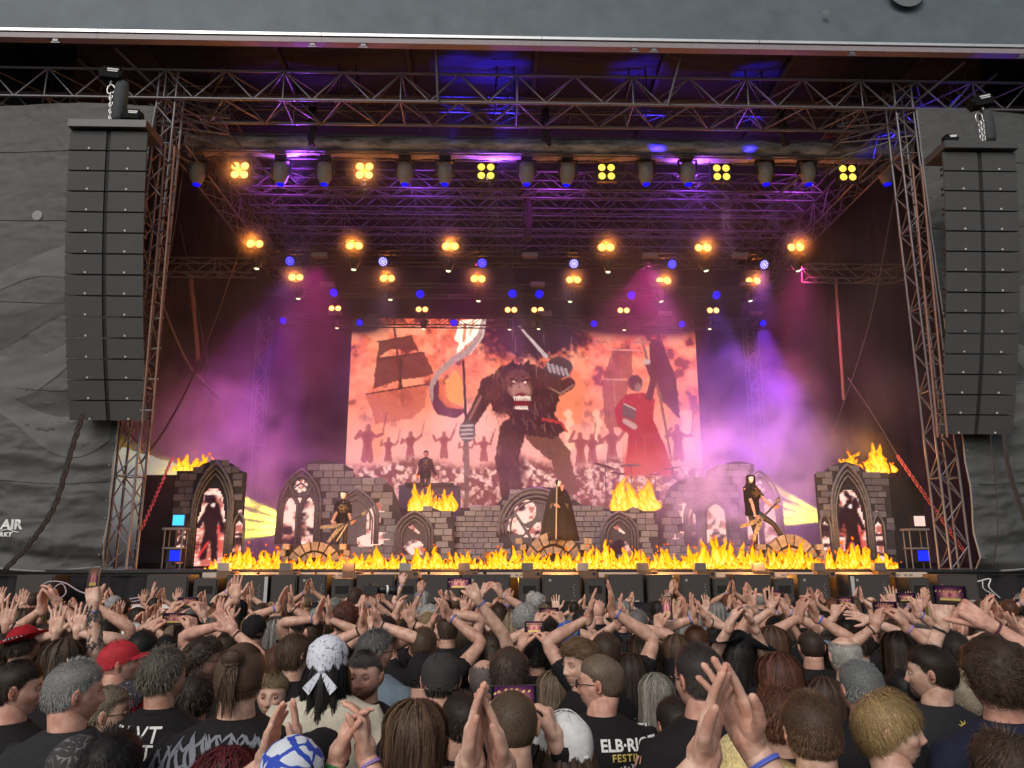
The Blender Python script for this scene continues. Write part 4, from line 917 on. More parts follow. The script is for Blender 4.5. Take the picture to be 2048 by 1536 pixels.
# ================================================================== fire
def flame_material():
    m = bpy.data.materials.new('fire'); m.use_nodes = True; N, Lk = m.node_tree.nodes, m.node_tree.links; N.clear()
    o = N.new('ShaderNodeOutputMaterial'); e = N.new('ShaderNodeEmission'); a = N.new('ShaderNodeAttribute'); a.attribute_name = 'col'
    lw = N.new('ShaderNodeLayerWeight'); lw.inputs[0].default_value = .35
    cr = N.new('ShaderNodeValToRGB'); cr.color_ramp.elements[0].color = (1.0,.70,.16,1); cr.color_ramp.elements[1].color = (.65,.06,.002,1); cr.color_ramp.elements.new(.20).color = (1.0,.50,.012,1); cr.color_ramp.elements.new(.40).color = (1,.36,.008,1); cr.color_ramp.elements.new(.62).color = (.95,.16,.004,1)
    mul = N.new('ShaderNodeMath'); mul.operation = 'ADD'; sep = N.new('ShaderNodeSeparateColor'); Lk.new(a.outputs['Color'], sep.inputs[0]); Lk.new(lw.outputs['Facing'], mul.inputs[0]); Lk.new(sep.outputs[0], mul.inputs[1])
    sc = N.new('ShaderNodeMath'); sc.operation = 'MULTIPLY'; sc.inputs[1].default_value = .8; Lk.new(mul.outputs[0], sc.inputs[0]); Lk.new(sc.outputs[0], cr.inputs[0]); Lk.new(cr.outputs[0], e.inputs[0]); e.inputs[1].default_value = 1.35
    tr_ = N.new('ShaderNodeBsdfTransparent'); mx = N.new('ShaderNodeMixShader'); mr = N.new('ShaderNodeMapRange'); mr.inputs[1].default_value = .28; mr.inputs[2].default_value = .85; Lk.new(lw.outputs['Facing'], mr.inputs[0]); Lk.new(mr.outputs[0], mx.inputs[0]); Lk.new(e.outputs[0], mx.inputs[1]); Lk.new(tr_.outputs[0], mx.inputs[2]); Lk.new(mx.outputs[0], o.inputs[0])
    m.cycles.emission_sampling = 'NONE'; return m
M_fire = flame_material()
def flame(b, x, y, z, w_, h, seed, sub=3):
    V, F = ico(sub); V = V.copy(); t = (V[:,2]+1)/2
    q = np.stack([V[:,0]*1.3+seed*3.1, V[:,1]*1.3, t*2.6*(h/w_)*.35+seed], 1)
    n1, n2, n3 = vnoise(q*1.2,1), vnoise(q*1.2+7,2), fbm(q*2.4, 3, 3)
    wid = (np.sin(np.clip(t,0,1)**.62*math.pi)**.8)*(1.05-.62*t)+.05
    rr = np.hypot(V[:,0], V[:,1])+1e-6; n5 = fbm(q*6, 2, 17); bulg = (.25+1.1*n3+.7*(n5-.5)); X = V[:,0]/rr*wid*w_*bulg; Yy = V[:,1]/rr*wid*w_*.6*bulg
    X = np.where(rr < 1e-3, 0, X); Yy = np.where(rr < 1e-3, 0, Yy)
    sway = (vnoise(np.stack([t*2.2+seed, t*0+seed*1.7, t*0],1),5)-.5)*1.7*w_*t**.7+(vnoise(np.stack([t*6+seed, t*0+seed, t*0],1),6)-.5)*.8*w_*t
    Z = t*h*(1+.25*(n1-.5)); n4 = fbm(q*5, 3, 13); c = np.clip(t*.55-.06+1.0*(n4-.5)+.5*(n3-.5), 0, .95)
    b.add(np.stack([x+X+sway, y+Yy+(n2-.5)*w_*.4, z+Z],1), F, np.stack([c,c,c],1))
def wisp(b, x, y, z, s, seed):
    V, F = ico(1); n = .5+vnoise(V*1.7+seed, 4); c = .55+.3*vnoise(V*2+seed, 5); b.add(V*n[:,None]*np.array([s*1.5,s*.6,s])@rotz(seed).T@roty(seed*.7)+np.array([x,y,z]), F, np.stack([c,c,c],1))
def fire(label, px0, px1, pyb, hs, Y, n_, seed, kind=None, wsc=1.0, dy=.15):
    r_ = random.Random(seed); b = MB(); a, c = W(px0, pyb, Y), W(px1, pyb, Y)
    for i in range(n_):
        u = (i+r_.random())/n_; x = a[0]+(c[0]-a[0])*u; H_ = .86*np.interp(u, np.linspace(0,1,len(hs)), hs)*r_.choice((.4,.6,.8,1.0,1.25))
        flame(b, x, Y+r_.uniform(-dy,dy), a[2]-.02, H_*r_.uniform(.22,.36)*wsc+.03, H_, r_.uniform(0,99), 2 if H_ < .3 else 3)
        if r_.random() < .4: wisp(b, x+r_.uniform(-.1,.1), Y, a[2]+H_*r_.uniform(.85,1.25), r_.uniform(.015,.04), r_.uniform(0,50))
    o = b.build('fire', M_fire, smooth=True); tag(o, label, 'fire', kind=kind)
    m_ = (a+c)/2; return o, m_
hs = [.10,.30,.50,.42,.40,.22,.34,.42,.28,.34,.50,.30,.40,.62,.34,.38,.30,.42,.52,.38,.30,.45,.36,.66,.62,.44,.40,.44,.40,.62,.72,.60,.52,.40,.48,.62,.30,.40,.56,.50,.44,.10]
fire('long row of yellow flames along the whole front edge of the stage', 412, 1800, 1136, hs, 19.15, 330, 1, 'stuff', .62, .14)
fire('low line of small flames hugging the front edge', 415, 1795, 1137, [.12,.18,.14,.2,.16,.2,.18,.14]*4, 18.42, 150, 5, 'stuff', 1.1, .03)
fire('crown of flames on top of the left brick tower', 345, 432, 943, [.55,.45,.35,.5,.35], 20.95, 14, 2)
fire('crown of flames on top of the right brick tower', 1678, 1788, 945, [.35,.55,.5,.85,.35], 20.95, 18, 3)
fire('blazing brazier left of centre in front of the keyboard player', 818, 906, 1023, [.75,.8,.7,.85,.7], 22.75, 18, 4, None, .8)
fire('blazing brazier right of centre in front of the drum kit', 1222, 1306, 1022, [.85,1.0,.8,.95,.75], 22.75, 18, 6, None, .8)
for px, py, Y, en in ((500,1115,19.0,60),(700,1115,19.0,60),(900,1115,19.0,60),(1120,1110,19.0,60),(1320,1110,19.0,70),(1510,1105,19.0,90),(1700,1105,19.0,70)):
    lamp_light('POINT', 'flame_light', W(px, py-3, Y-.25), en*1.6, (1,.42,.08), size=.25); lamp_light('POINT', 'flame_light', W(px, 1112, 17.9), 45, (1,.38,.05), size=.12)  # second lamp stands ahead of the flames, added to brighten the stage edge
for px, py, Y, en in ((388,915,20.9,70),(1740,905,20.9,130),(862,1000,22.6,40),(1264,990,22.6,50)): lamp_light('POINT', 'flame_light', W(px, py, Y), en, (1,.40,.07), size=.25)
# brazier bowls
for px, nm in ((862,'left'),(1264,'right')):
    q = W(px, 1023, 22.75); t = thing('brazier', f'low dark brazier trough {nm} of centre holding the flames', 'brazier', (q[0], 22.75, DECK)); b = MB(); b.box((0,0,q[2]-DECK-.06), (1.2,.4,.12), taper=1.1); b.build('trough', M_black, t); b = MB(); b.box((0,.0,(q[2]-DECK-.12)/2), (.8,.3,q[2]-DECK-.12)); b.build('stand', M_black, t)

# ---- drum kit edge, keyboard
t = thing('drum_kit', 'drum kit with cymbals on stands on the rear riser, right of centre', 'drums', (W(1270,1000,25.5)[0], 25.5, DECK+.02))
zr = W(0, 985, 25.5)[2]-DECK
b = MB(); b.box((0,.4,zr*.42-.1), (3.2,2.2,zr*.84-.2)); b.build('riser', M_drape, t)
for px, py, r_, tl_ in ((1210,934,.36,18),(1262,932,.34,0),(1236,948,.27,8),(1345,938,.34,-10),(1310,950,.22,0)):
    q = W(px, py, 25.3); x, z = q[0]-t.location[0], q[2]-DECK; b = MB(); b.rings(lathe([(r_,0),(r_*.3,.03),(.04,.06)], 20)); V = b.v[0] @ roty(R(tl_)).T; b.v = [V+np.array([x,-.2,z])]; b.build('cymbal', mat('cymbal_bronze', (.30,.22,.20), .35, .8), t, smooth=True)
    b = MB(); b.tube([(x,-.2,z),(x,-.2,z-.5),(x+.03*(1 if x < 0 else -1),-.15,zr*.84-.2)], .014, 6); b.build('stand', M_alu, t)
for x, r_ in ((-.5,.2),(.1,.2),(.6,.24)):
    b = MB(); b.rings([q_ for q_ in lathe([(r_,0),(r_,.28)], 18)]); b.v = [b.v[0]+np.array([x,.0,zr*.84+.15])]; b.build('drum', mat('drum_shell', (.05,.03,.12), .3), t, smooth=True)
t = thing('keyboard_stand', 'dark keyboard stand with blue-lit front before the keyboard player', 'keyboard', (W(860,1000,24.4)[0], 24.3, DECK)); zk = W(0, 968, 24.3)[2]-DECK
b = MB(); b.box((0,0,zk*.5), (1.9,.35,zk-.05)); b.build('desk', mat('desk_violet', (.05,.04,.09), .6), t); b = MB(); b.box((0,-.05,zk), (1.5,.45,.08)); b.build('keys', M_black, t)
b = MB(); b.box((-1.0,.4,zk*.35), (1.5,1.4,zk*.7)); b.build('platform', M_drape, t)

# ================================================================== stage front: subs, front fills
M_sub = mat('sub_cabinet', (.030,.027,.025), .6, var=.25, vscale=4)
M_sub2 = mat('sub_grille', (.045,.038,.034), .75, bump=.3, bscale=120)
t0 = thing('sub_shelf', 'low black shelf in front of the stage carrying the bass cabinets', 'shelf', (SX, 17.5, -.15)); b = MB(); b.box((0,.3,.65), (25,.95,1.31)); b.build('shelf_body', M_drape, t0)
subs = [(28,104,0),(290,374,0),(385,433,1),(450,532,2),(540,592,0),(596,652,3),(662,705,1),(712,788,0),(793,835,1),(842,920,0),(926,1020,3),(1038,1080,1),(1085,1162,3),(1170,1212,1),(1218,1288,0),(1296,1346,0),(1362,1422,3),(1428,1464,1),(1470,1545,0),(1550,1590,1),(1598,1662,3),(1700,1784,2),(1822,1862,1),(1880,1960,0)]
names = {0:'plain black bass cabinet', 1:'small black cabinet with vent slot', 2:'wide bass cabinet with connectors', 3:'bass cabinet with side handle'}
marks = [(0,'under the left tarp'),(200,'below the left brick tower'),(600,'below the left ruin'),(820,'below the left brazier'),(930,'below the centre wall'),(1080,'below the singer'),(1200,'below the right brazier'),(1320,'below the window piece'),(1440,'below the right guitarist'),(1620,'below the right brick tower'),(1790,'beside the right tower'),(1880,'under the right tarp')]
def mark(px): return [m for x, m in marks if px >= x][-1]
seen_lab = {}
def uniq(lab, alts=('nearer the left','nearer the middle','nearer the right','at its edge')):
    k_ = seen_lab.get(lab, 0); seen_lab[lab] = k_+1
    return lab if k_ == 0 else lab+', '+['second','third','fourth','fifth','sixth','seventh','eighth'][min(k_-1,6)]+' one'
for px0, px1, k_ in subs:
    a, c = W(px0, 1200, 17.35), W(px1, 1200, 17.35); w_ = c[0]-a[0]; h = .60 if k_ != 1 else .52
    t = thing('bass_cabinet', uniq(f'{names[k_]} on the shelf {mark(px0)}'), 'loudspeaker', ((a[0]+c[0])/2, 17.35, 1.165))
    b = MB(); b.box((0,.3,h/2), (w_,.6,h)); b.build('cabinet', M_sub, t); b = MB(); b.box((0,-.012,h/2), (w_-.06,.03,h-.06)); b.build('grille', M_sub2, t)
    if k_ == 1: b = MB(); b.box((0,-.03,h*.55), (w_*.62,.015,.16)); b.build('vent', mat('vent_black', (.008,.008,.008), .9), t)
    if k_ in (0,3):
        b = MB(); b.box((w_*.3,-.032,.04), (.09,.012,.03)); b.build('badge', mat('dull_badge', (.35,.34,.30), .5), t)
    if k_ in (2,3):
        b = MB()
        for q in range(5): b.box((w_*.32+(.01*(-1)**q),-.032,h*.25+q*.06), (.03,.012,.035))
        b.build('handle', mat('handle_grey', (.14,.13,.12), .5), t)
        b = MB(); b.box((-w_*.3,-.032,h*.8),(.05,.01,.05)); b.build('logo_plate', _mats['dull_badge'], t)
for i, px in enumerate((92,286,604)):
    pass
for px0, px1, lab in ((0,60,'second row left end'),(462,550,'under the left guitarist'),(1410,1560,'under the right guitarist')):
    a, c = W(px0, 1230, 16.6), W(px1, 1230, 16.6); t = thing('floor_sub', f'large dark floor subwoofer in front of the shelf, {lab}', 'loudspeaker', ((a[0]+c[0])/2, 16.6, 0)); b = MB(); b.box((0,.25,.55), (c[0]-a[0],.5,1.1)); b.build('cabinet', M_sub, t); b = MB(); b.box((0,-.012,.55), (c[0]-a[0]-.08,.03,1.02)); b.build('grille', M_sub2, t)
M_lip = mat('lip_wood', (.52,.42,.34), .5, var=.15, vscale=3)
for i in range(13):
    x0_ = W(412,1142,18.25)[0]+i*1.28; t = thing('light_batten', f'long pale batten along the stage edge catching orange firelight, {["leftmost","second","third","fourth","fifth","sixth","middle","eighth","ninth","tenth","eleventh","twelfth","rightmost"][i]} of thirteen', 'batten', (x0_+.6, 18.12, DECK-.17)); b = MB(); b.box((0,0,.055), (1.2,.16,.11)); b.build('body', M_lip, t); b = MB()
    for q in range(4): b.box((-.2+q*.12+.05*(q > 1),-.083,.05), (.08,.01,.03))
    b.build('sockets', mat('socket_grey', (.2,.16,.13), .5), t)
ff = [452,575,700,813,930,1056,1166,1286,1400,1517,1637,1757]
for i, px in enumerate(ff):
    q = W(px, 1142, 18.1); t = thing('front_fill', f'small front fill box on the stage edge, {ordn(i,12)} of twelve', 'loudspeaker', (q[0], 18.0, DECK-.17))
    b = MB(); b.box((.08,0,.07), (.42,.26,.14)); b.build('cabinet', mat('fill_brown', (.14,.075,.04), .5), t); b = MB(); b.box((-.02,.05,.235), (.27,.18,.17), taper=.92); b.build('cover', mat('fill_cover', (.10,.09,.085), .5) if i % 3 else mat('fill_cover_grey', (.22,.21,.20), .5), t); b = MB(); b.box((.22,-.134,.08), (.07,.01,.06)); b.build('socket', M_black, t)
for px in (440,600,750,880,1030,1170,1350,1560,1680,1800): lamp_light('POINT', 'shelf_lamp', W(px, 1158, 18.1), 9, (1,.34,.05), size=.05)
# white reflective strips and printed posts
for px, nm in ((532,'left'),(1362+352-8,'right')):
    q = W(px, 1180, 17.3); t = thing('marker_post', f'thin pale marker strip standing between bass cabinets on the {nm}', 'post', (q[0], 17.28, 1.165)); b = MB(); b.box((0,0,.28), (.07,.03,.56)); b.build('strip', mat('pale_strip', (.42,.42,.42), .5), t)
# side racks with panel lamps
def rack(label, px, Y, top, lowc):
    q = W(px, 1125, Y); t = thing('lamp_rack', label, 'rack', (q[0], Y, DECK)); 
    for sx in (-.22,.22):
        for sy in (0,.3): strut('post', (sx,sy,0), (sx,sy,.95), .02, t)
    b = MB(); b.box((0,.15,.5), (.5,.36,.04)); b.build('shelf', mat('rack_grey', (.16,.15,.15), .5), t); b = MB(); b.box((0,.15,.97), (.56,.4,.05)); b.build('shelf', _mats['rack_grey'], t)
    for z, c_ in ((1.18, top), (.32, lowc)):
        b = MB(); b.box((.08,.1,z), (.34,.16,.32)); h = b.build('lamp_panel', M_black, t); b = MB(); b.box((.08,.012,z), (.27,.02,.25)); b.build('lamp_face', c_, h)
    return t
rack('rack with a cyan lit panel lamp above a blue one beside the left brick tower', 342, 19.6, emitter('cyan_panel', (.05,.42,1.0), 1.6), emitter('deep_blue_panel', (.01,.02,1.0), 1.6))
rack('rack with a pale pink panel lamp above a blue one beside the right brick tower', 1843, 19.6, emitter('pink_panel', (1,.62,.55), .9), _mats['deep_blue_panel'])
# white trestle board and cable tangle low on the left
t = thing('trestle_board', 'white trestle board lying in front of the bass cabinets on the left', 'table', (W(365,1213,15.5)[0], 15.5, 0)); zt_ = W(0,1213,15.5)[2]
b = MB(); b.box((0,0,zt_), (2.1,.7,.04)); b.build('board', mat('board_white', (.7,.7,.68), .4), t); b = MB()
for sx in (-.9,.9):
    for sy in (-.28,.28): b.box((sx,sy,zt_/2), (.05,.05,zt_-.04))
b.build('legs', M_alu, t)
M_cab2 = mat('pale_cable', (.40,.34,.40), .5)
cable('loop of pale cables on the dark cabinet at the left end of the stage', [W(82,1172,17.2), W(100,1163,17.2), W(130,1166,17.2), W(165,1185,17.2), W(230,1200,17.2), W(290,1193,17.2)], .014, M_cab2)
cable('coiled pale violet cable at the left end of the stage', [W(112,1195,17.2), W(110,1175,17.15), W(125,1168,17.2), W(132,1185,17.2), W(120,1198,17.15)], .013, M_cab2)
cable('bundle of pale cables lying along the shelf on the left', [W(200,1200,17.1), W(240,1206,17.1), W(290,1199,17.1)], .012, M_cab2)
cable('white cable looped at the right end of the stage', [W(1955,1163,17.2), W(1980,1158,17.2), W(1978,1175,17.15), W(2000,1196,17.2)], .015, mat('white_cable', (.6,.6,.58), .5))
cable('second white cable hanging at the right end of the stage', [W(1965,1162,17.2), W(1968,1178,17.2), W(1990,1190,17.2)], .012, _mats['white_cable'])
# ================================================================== people: body, hands, hair, clothes
GZ = -.15                       # ground level under the crowd
def sstep(a, b, x): t = np.clip((x-a)/(b-a), 0, 1); return t*t*(3-2*t)
def G2(X, Z, cx, cz, sx, sz): return np.exp(-((X-cx)/sx)**2-((Z-cz)/sz)**2)
def skin_mat(i):
    c = ((.60,.385,.295),(.52,.325,.245),(.64,.44,.345),(.45,.275,.20),(.62,.375,.295))[i]
    m = mat('skin_%d' % i, c, .5, var=0, attr=None, spec=.35)
    if not m.get('done'):
        N, Lk = m.node_tree.nodes, m.node_tree.links; b = N['Principled BSDF']; a = N.new('ShaderNodeAttribute'); a.attribute_name = 'col'
        mx = N.new('ShaderNodeMix'); mx.data_type = 'RGBA'; mx.blend_type = 'MULTIPLY'; mx.inputs[0].default_value = 1; mx.inputs[7].default_value = (*c,1)
        n = N.new('ShaderNodeTexNoise'); n.inputs['Scale'].default_value = 28; n.inputs['Detail'].default_value = 3; tc = N.new('ShaderNodeTexCoord'); Lk.new(tc.outputs['Object'], n.inputs['Vector'])
        m2 = N.new('ShaderNodeMix'); m2.data_type = 'RGBA'; m2.blend_type = 'MULTIPLY'; m2.inputs[0].default_value = 1; rp = N.new('ShaderNodeValToRGB'); rp.color_ramp.elements[0].position = .35; rp.color_ramp.elements[0].color = (.80,.66,.62,1); rp.color_ramp.elements[1].position = .65; rp.color_ramp.elements[1].color = (1.08,1.06,1.05,1)
        Lk.new(n.outputs['Fac'], rp.inputs[0]); Lk.new(a.outputs['Color'], mx.inputs[6]); Lk.new(mx.outputs[2], m2.inputs[6]); Lk.new(rp.outputs[0], m2.inputs[7]); Lk.new(m2.outputs[2], b.inputs['Base Color']); n3_ = N.new('ShaderNodeTexNoise'); n3_.inputs['Scale'].default_value = 170; n3_.inputs['Detail'].default_value = 3; Lk.new(tc.outputs['Object'], n3_.inputs['Vector']); bp_ = N.new('ShaderNodeBump'); bp_.inputs['Strength'].default_value = .35; bp_.inputs['Distance'].default_value = .002; Lk.new(n3_.outputs['Fac'], bp_.inputs['Height']); Lk.new(bp_.outputs[0], b.inputs['Normal']); m['done'] = 1
    return m
_hm = {}
def hair_mat(c, rough=.58):
    if c in _hm: return _hm[c]
    m = bpy.data.materials.new('hair_colour_%d' % len(_hm)); m.use_nodes = True; N, Lk = m.node_tree.nodes, m.node_tree.links; b = N['Principled BSDF']
    a = N.new('ShaderNodeAttribute'); a.attribute_name = 'col'; mx = N.new('ShaderNodeMix'); mx.data_type = 'RGBA'; mx.blend_type = 'MULTIPLY'; mx.inputs[0].default_value = 1; mx.inputs[7].default_value = (*c,1)
    tc0 = N.new('ShaderNodeTexCoord'); n0 = N.new('ShaderNodeTexNoise'); n0.inputs['Scale'].default_value = 260; n0.inputs['Detail'].default_value = 2; Lk.new(tc0.outputs['Object'], n0.inputs['Vector']); r0 = N.new('ShaderNodeMapRange'); r0.inputs[1].default_value = .35; r0.inputs[2].default_value = .65; r0.inputs[3].default_value = .6; r0.inputs[4].default_value = 1.35; Lk.new(n0.outputs['Fac'], r0.inputs[0]); m0 = N.new('ShaderNodeMix'); m0.data_type = 'RGBA'; m0.blend_type = 'MULTIPLY'; m0.inputs[0].default_value = 1; Lk.new(a.outputs['Color'], m0.inputs[6]); Lk.new(r0.outputs[0], m0.inputs[7]); Lk.new(m0.outputs[2], mx.inputs[6]); Lk.new(mx.outputs[2], b.inputs['Base Color']); b.inputs['Roughness'].default_value = rough; b.inputs['Specular IOR Level'].default_value = .3
    n = N.new('ShaderNodeTexNoise'); n.inputs['Scale'].default_value = 160; n.inputs['Detail'].default_value = 2; bp = N.new('ShaderNodeBump'); bp.inputs['Strength'].default_value = .25; bp.inputs['Distance'].default_value = .003; tc = N.new('ShaderNodeTexCoord'); Lk.new(tc.outputs['Object'], n.inputs['Vector']); Lk.new(n.outputs['Fac'], bp.inputs['Height']); Lk.new(bp.outputs[0], b.inputs['Normal'])
    _hm[c] = m; return m
def face_shape(V, wide=1.0):
    "unit directions -> head surface, face towards +Y"
    x, y, z = V[:,0], V[:,1], V[:,2]; t = np.clip(-z, 0, 1)
    zp = np.clip(z,0,1); X = .076*wide*x*(1-.24*t**1.9)*(1+.20*np.sin(np.pi*zp**.9)*zp); Y = np.where(y > 0, .092*y, .100*y)*(1+.12*np.sin(np.pi*zp)*zp); Z = np.where(z > 0, .104*z*(1+.05*(1-z)), .110*z)
    Y = np.where(y < 0, Y*(1-.55*sstep(.25,1,t)), Y+.012*sstep(.4,.95,t)*y); Y = np.where((y > .75), Y*(1-.06*(y-.75)/.25), Y)
    f = sstep(.25,.6,y)
    d = .0135*G2(X,Z,0,-.008,.010,.022)+.021*G2(X,Z,0,-.032,.0125,.013)+.006*G2(np.abs(X),Z,.013,-.036,.008,.008)
    d += -.010*G2(np.abs(X),Z,.031,.003,.016,.011)+.0055*G2(np.abs(X),Z,.026,.022,.022,.008)+.006*G2(np.abs(X),Z,.042,-.026,.018,.016)
    d += .0065*G2(X,Z,0,-.058,.022,.006)+.006*G2(X,Z,0,-.070,.018,.006)-.004*G2(X,Z,0,-.0635,.024,.0025)-.004*G2(X,Z,0,-.082,.02,.007)+.009*G2(X,Z,0,-.100,.018,.014)
    return np.stack([X, Y+d*f, Z], 1), f
def head_mesh(sub, wide=1.0, brow=(.35,.25,.2), beard=None, eyes=True):
    U, F = ico(sub); V, f = face_shape(U, wide); X, Y, Z = V.T
    c = np.ones((len(V),3))
    def bl(M, col): nonlocal c; M = np.clip(M,0,1)[:,None]; c = c*(1-M)+np.array(col)*M
    bl(G2(np.abs(X),Z,.042,-.03,.022,.02)*f*.5, (1.05,.8,.75)); bl(G2(X,Z,0,-.034,.014,.012)*f*.5, (1.08,.78,.72))
    bl(G2(X,Z,0,-.064,.020,.0065)*f*.9, (.88,.55,.52)); bl(G2(X,Z,0,-.0635,.023,.0026)*f*1.3, (.30,.13,.12)); bl(G2(np.abs(X),Z,.028,.024,.016,.0055)*f*1.4, brow); bl(G2(np.abs(X),Z,.031,.004,.015,.008)*f*.5, (.72,.55,.5))
    if beard is not None: bl(sstep(-.035,-.065,Z)*sstep(-.1,.25,U[:,1])*(1-G2(X,Z,0,-.065,.018,.007)), beard)
    b = MB(); b.add(V, F, c)
    if eyes and sub >= 4:
        for s in (-1,1):
            b.ball((s*.031,.0745,.003), (.0115,.0095,.0070), 2, (1.15,1.4,1.6)); b.ball((s*.031,.0803,.003), (.0058,.0042,.0058), 2, (.10,.08,.08)); b.ball((s*.031,.0765,.0105), (.0155,.011,.0045), 2, (.75,.62,.58))
    for s in (-1,1):
        b.ball((0,0,0), (.009,.0175,.030), 2, (1.0,.82,.78)); V_ = b.v[-1]; nn = np.clip(V_[:,0]*s/.009,-1,1); V_[:,0] += s*.004*(np.hypot(V_[:,1]/.0175, V_[:,2]/.03) > .75); b.v[-1] = V_@roty(R(8*s)).T@rotz(R(18*s)).T+np.array([s*.077*wide,-.008,-.002])
        b.ball((s*(.084)*wide,-.006,-.003), (.004,.009,.016), 1, (.55,.35,.3))
    return b
def capsule(b, p0, p1, r0, r1, n=8):
    p0, p1 = np.array(p0, float), np.array(p1, float); d = p1-p0; L_ = np.linalg.norm(d); d /= L_
    ts = [(-r0*.95,.25),(-r0*.7,.7),(0,1)]+[(L_*.5,None)]+[(L_,1.001),(L_+r1*.7,.7),(L_+r1*.97,.22)]
    P_ = [p0+d*t for t, _ in ts]; rr = [r0*.25, r0*.72, r0, (r0+r1)/2, r1, r1*.72, r1*.22]; b.tube(P_, rr, n)
_hands = {}
def remesh(b, voxel, ratio=None, smooth=1):
    me = bpy.data.meshes.new('tmp'); me.from_pydata(np.concatenate(b.v).tolist(), [], b.f); o = bpy.data.objects.new('tmp', me); COL.objects.link(o)
    md = o.modifiers.new('r','REMESH'); md.mode = 'VOXEL'; md.voxel_size = voxel
    if smooth: s = o.modifiers.new('s','SMOOTH'); s.iterations = smooth; s.factor = .5
    if ratio: d = o.modifiers.new('d','DECIMATE'); d.ratio = ratio
    dg = bpy.context.evaluated_depsgraph_get(); m2 = bpy.data.meshes.new_from_object(o.evaluated_get(dg))
    V = np.empty(len(m2.vertices)*3); m2.vertices.foreach_get('co', V); F = [tuple(p.vertices) for p in m2.polygons]
    bpy.data.objects.remove(o); bpy.data.meshes.remove(me); bpy.data.meshes.remove(m2); return V.reshape(-1,3), F
HP = dict(flat=([.10,.08,.08,.12],[.12,.1,.1,.15],.05,(.75,.25)), open=([.12,.05,.08,.15],[.12,.1,.1,.15],.20,(1.0,.35)), relaxed=([.35,.4,.45,.5],[.45,.5,.5,.5],.07,(.7,.5)),
          grip=([.75,.8,.85,.9],[.7,.75,.8,.8],.06,(.55,.9)), fist=([1.35,1.4,1.4,1.4],[1.6,1.6,1.6,1.5],.0,(.35,1.2)), point=([.0,1.2,1.3,1.35],[.05,1.5,1.5,1.5],.03,(.4,1.0)), horns=([.0,1.3,1.35,.0],[.05,1.5,1.5,.05],.08,(.35,1.2)), cup=([.45,.5,.5,.55],[.4,.4,.4,.4],.03,(.55,.7)))
def hand(kind, hi=False):
    if (kind, hi) in _hands: return _hands[(kind, hi)]
    mcp, pip, spread, (ta, tf) = HP[kind]; b = MB()
    capsule(b, (0,0,-.02), (0,0,.02), .026, .032, 10)
    for x in (-.030,-.011,.009,.029): capsule(b, (x*.75,0,.018), (x,0,.086-abs(x)*.12), .0175, .0145, 8)
    b.ball((-.002,.004,.055), (.036,.014,.040), 2); b.ball((.022,.010,.035), (.018,.014,.026), 2)
    tips = []; nails = []
    for k, (x, L_) in enumerate(((.030,.073),(.010,.081),(-.011,.075),(-.030,.060))):
        p = np.array([x,0,.086-abs(x)*.12]); sp_a = spread*(1.5-k)*.66; r = .0098-.0006*k
        cur = mcp[k]
        for j, (fr, add) in enumerate(((.45,0),(.30,pip[k]),(.25,pip[k]*.7))):
            cur += add; d = np.array([math.sin(sp_a)*math.cos(cur), math.sin(cur), math.cos(cur)*math.cos(sp_a)]); q = p+d*L_*fr; capsule(b, p, q, r, r*.92, 8); r *= .92; p0_ = p; p = q
        nails.append((p-d*.004-np.array([0,math.cos(cur),-math.sin(cur)])*r*.78, d, r))
    p = np.array([.022,.004,.022]); d = unit((math.sin(ta)*.95, .35*tf, math.cos(ta))); q = p+d*.042; capsule(b, p, q, .0155, .0125); d2 = unit((math.sin(ta*.55), .55*tf, math.cos(ta*.5))); q2 = q+d2*.032; capsule(b, q, q2, .0125, .0112); q3 = q2+unit(d2+np.array([-.15,.1,0]))*.024; capsule(b, q2, q3, .0110, .009)
    V, F = remesh(b, .0034 if hi else .0046, .5 if hi else .34, 1)
    z = V[:,2]; c = np.ones((len(V),3)); kn = np.exp(-((z-.088)/.008)**2)*(V[:,1] < 0)*.35+.5*np.clip(fbm(V*60, 2, 3)-.55,0,1); c = c*(1-kn[:,None]*np.array([.10,.38,.42])); tipm = sstep(.125,.17,z)[:,None]*.5; palm = sstep(.0,.012,V[:,1])[:,None]*.45; c = c*(1-tipm)+c*np.array([1.05,.80,.76])*tipm; c = c*(1-palm)+c*np.array([1.08,.86,.83])*palm
    if hi:
        nb_ = MB()
        for pn, dn, rn in nails:
            nb_.ball((0,0,0), (rn*.72, .0022, .0062), 1); nb_.v[-1] = nb_.v[-1]@basis(dn, np.cross(dn,(1,0,0))).T+pn
        nv = np.concatenate(nb_.v); n0 = len(V); V = np.concatenate([V, nv]); F = F+[tuple(i+n0 for i in f_) for f_ in nb_.f]; c = np.concatenate([c, np.tile([1.18,1.02,1.0],(len(nv),1))])
    _hands[(kind, hi)] = (V, F, c); return V, F, c
def basis(f, n):
    f = unit(f); n = unit(np.array(n)-f*np.dot(n, f)); x = np.cross(n, f); return np.stack([x, n, f], 1)
def ik(S, T, l1, l2, pole):
    d = T-S; D = np.linalg.norm(d); k = 1.0
    if D > (l1+l2)*.985: k = D/((l1+l2)*.985); k = min(k, 1.16); l1, l2 = l1*k, l2*k
    if D > (l1+l2)*.985: T = S+d/D*(l1+l2)*.985; d = T-S; D = np.linalg.norm(d)
    a = (l1*l1-l2*l2+D*D)/(2*D); h = math.sqrt(max(l1*l1-a*a, 1e-6)); u = d/D; p = unit(np.array(pole)-u*np.dot(pole, u)); return S+u*a+p*h, T
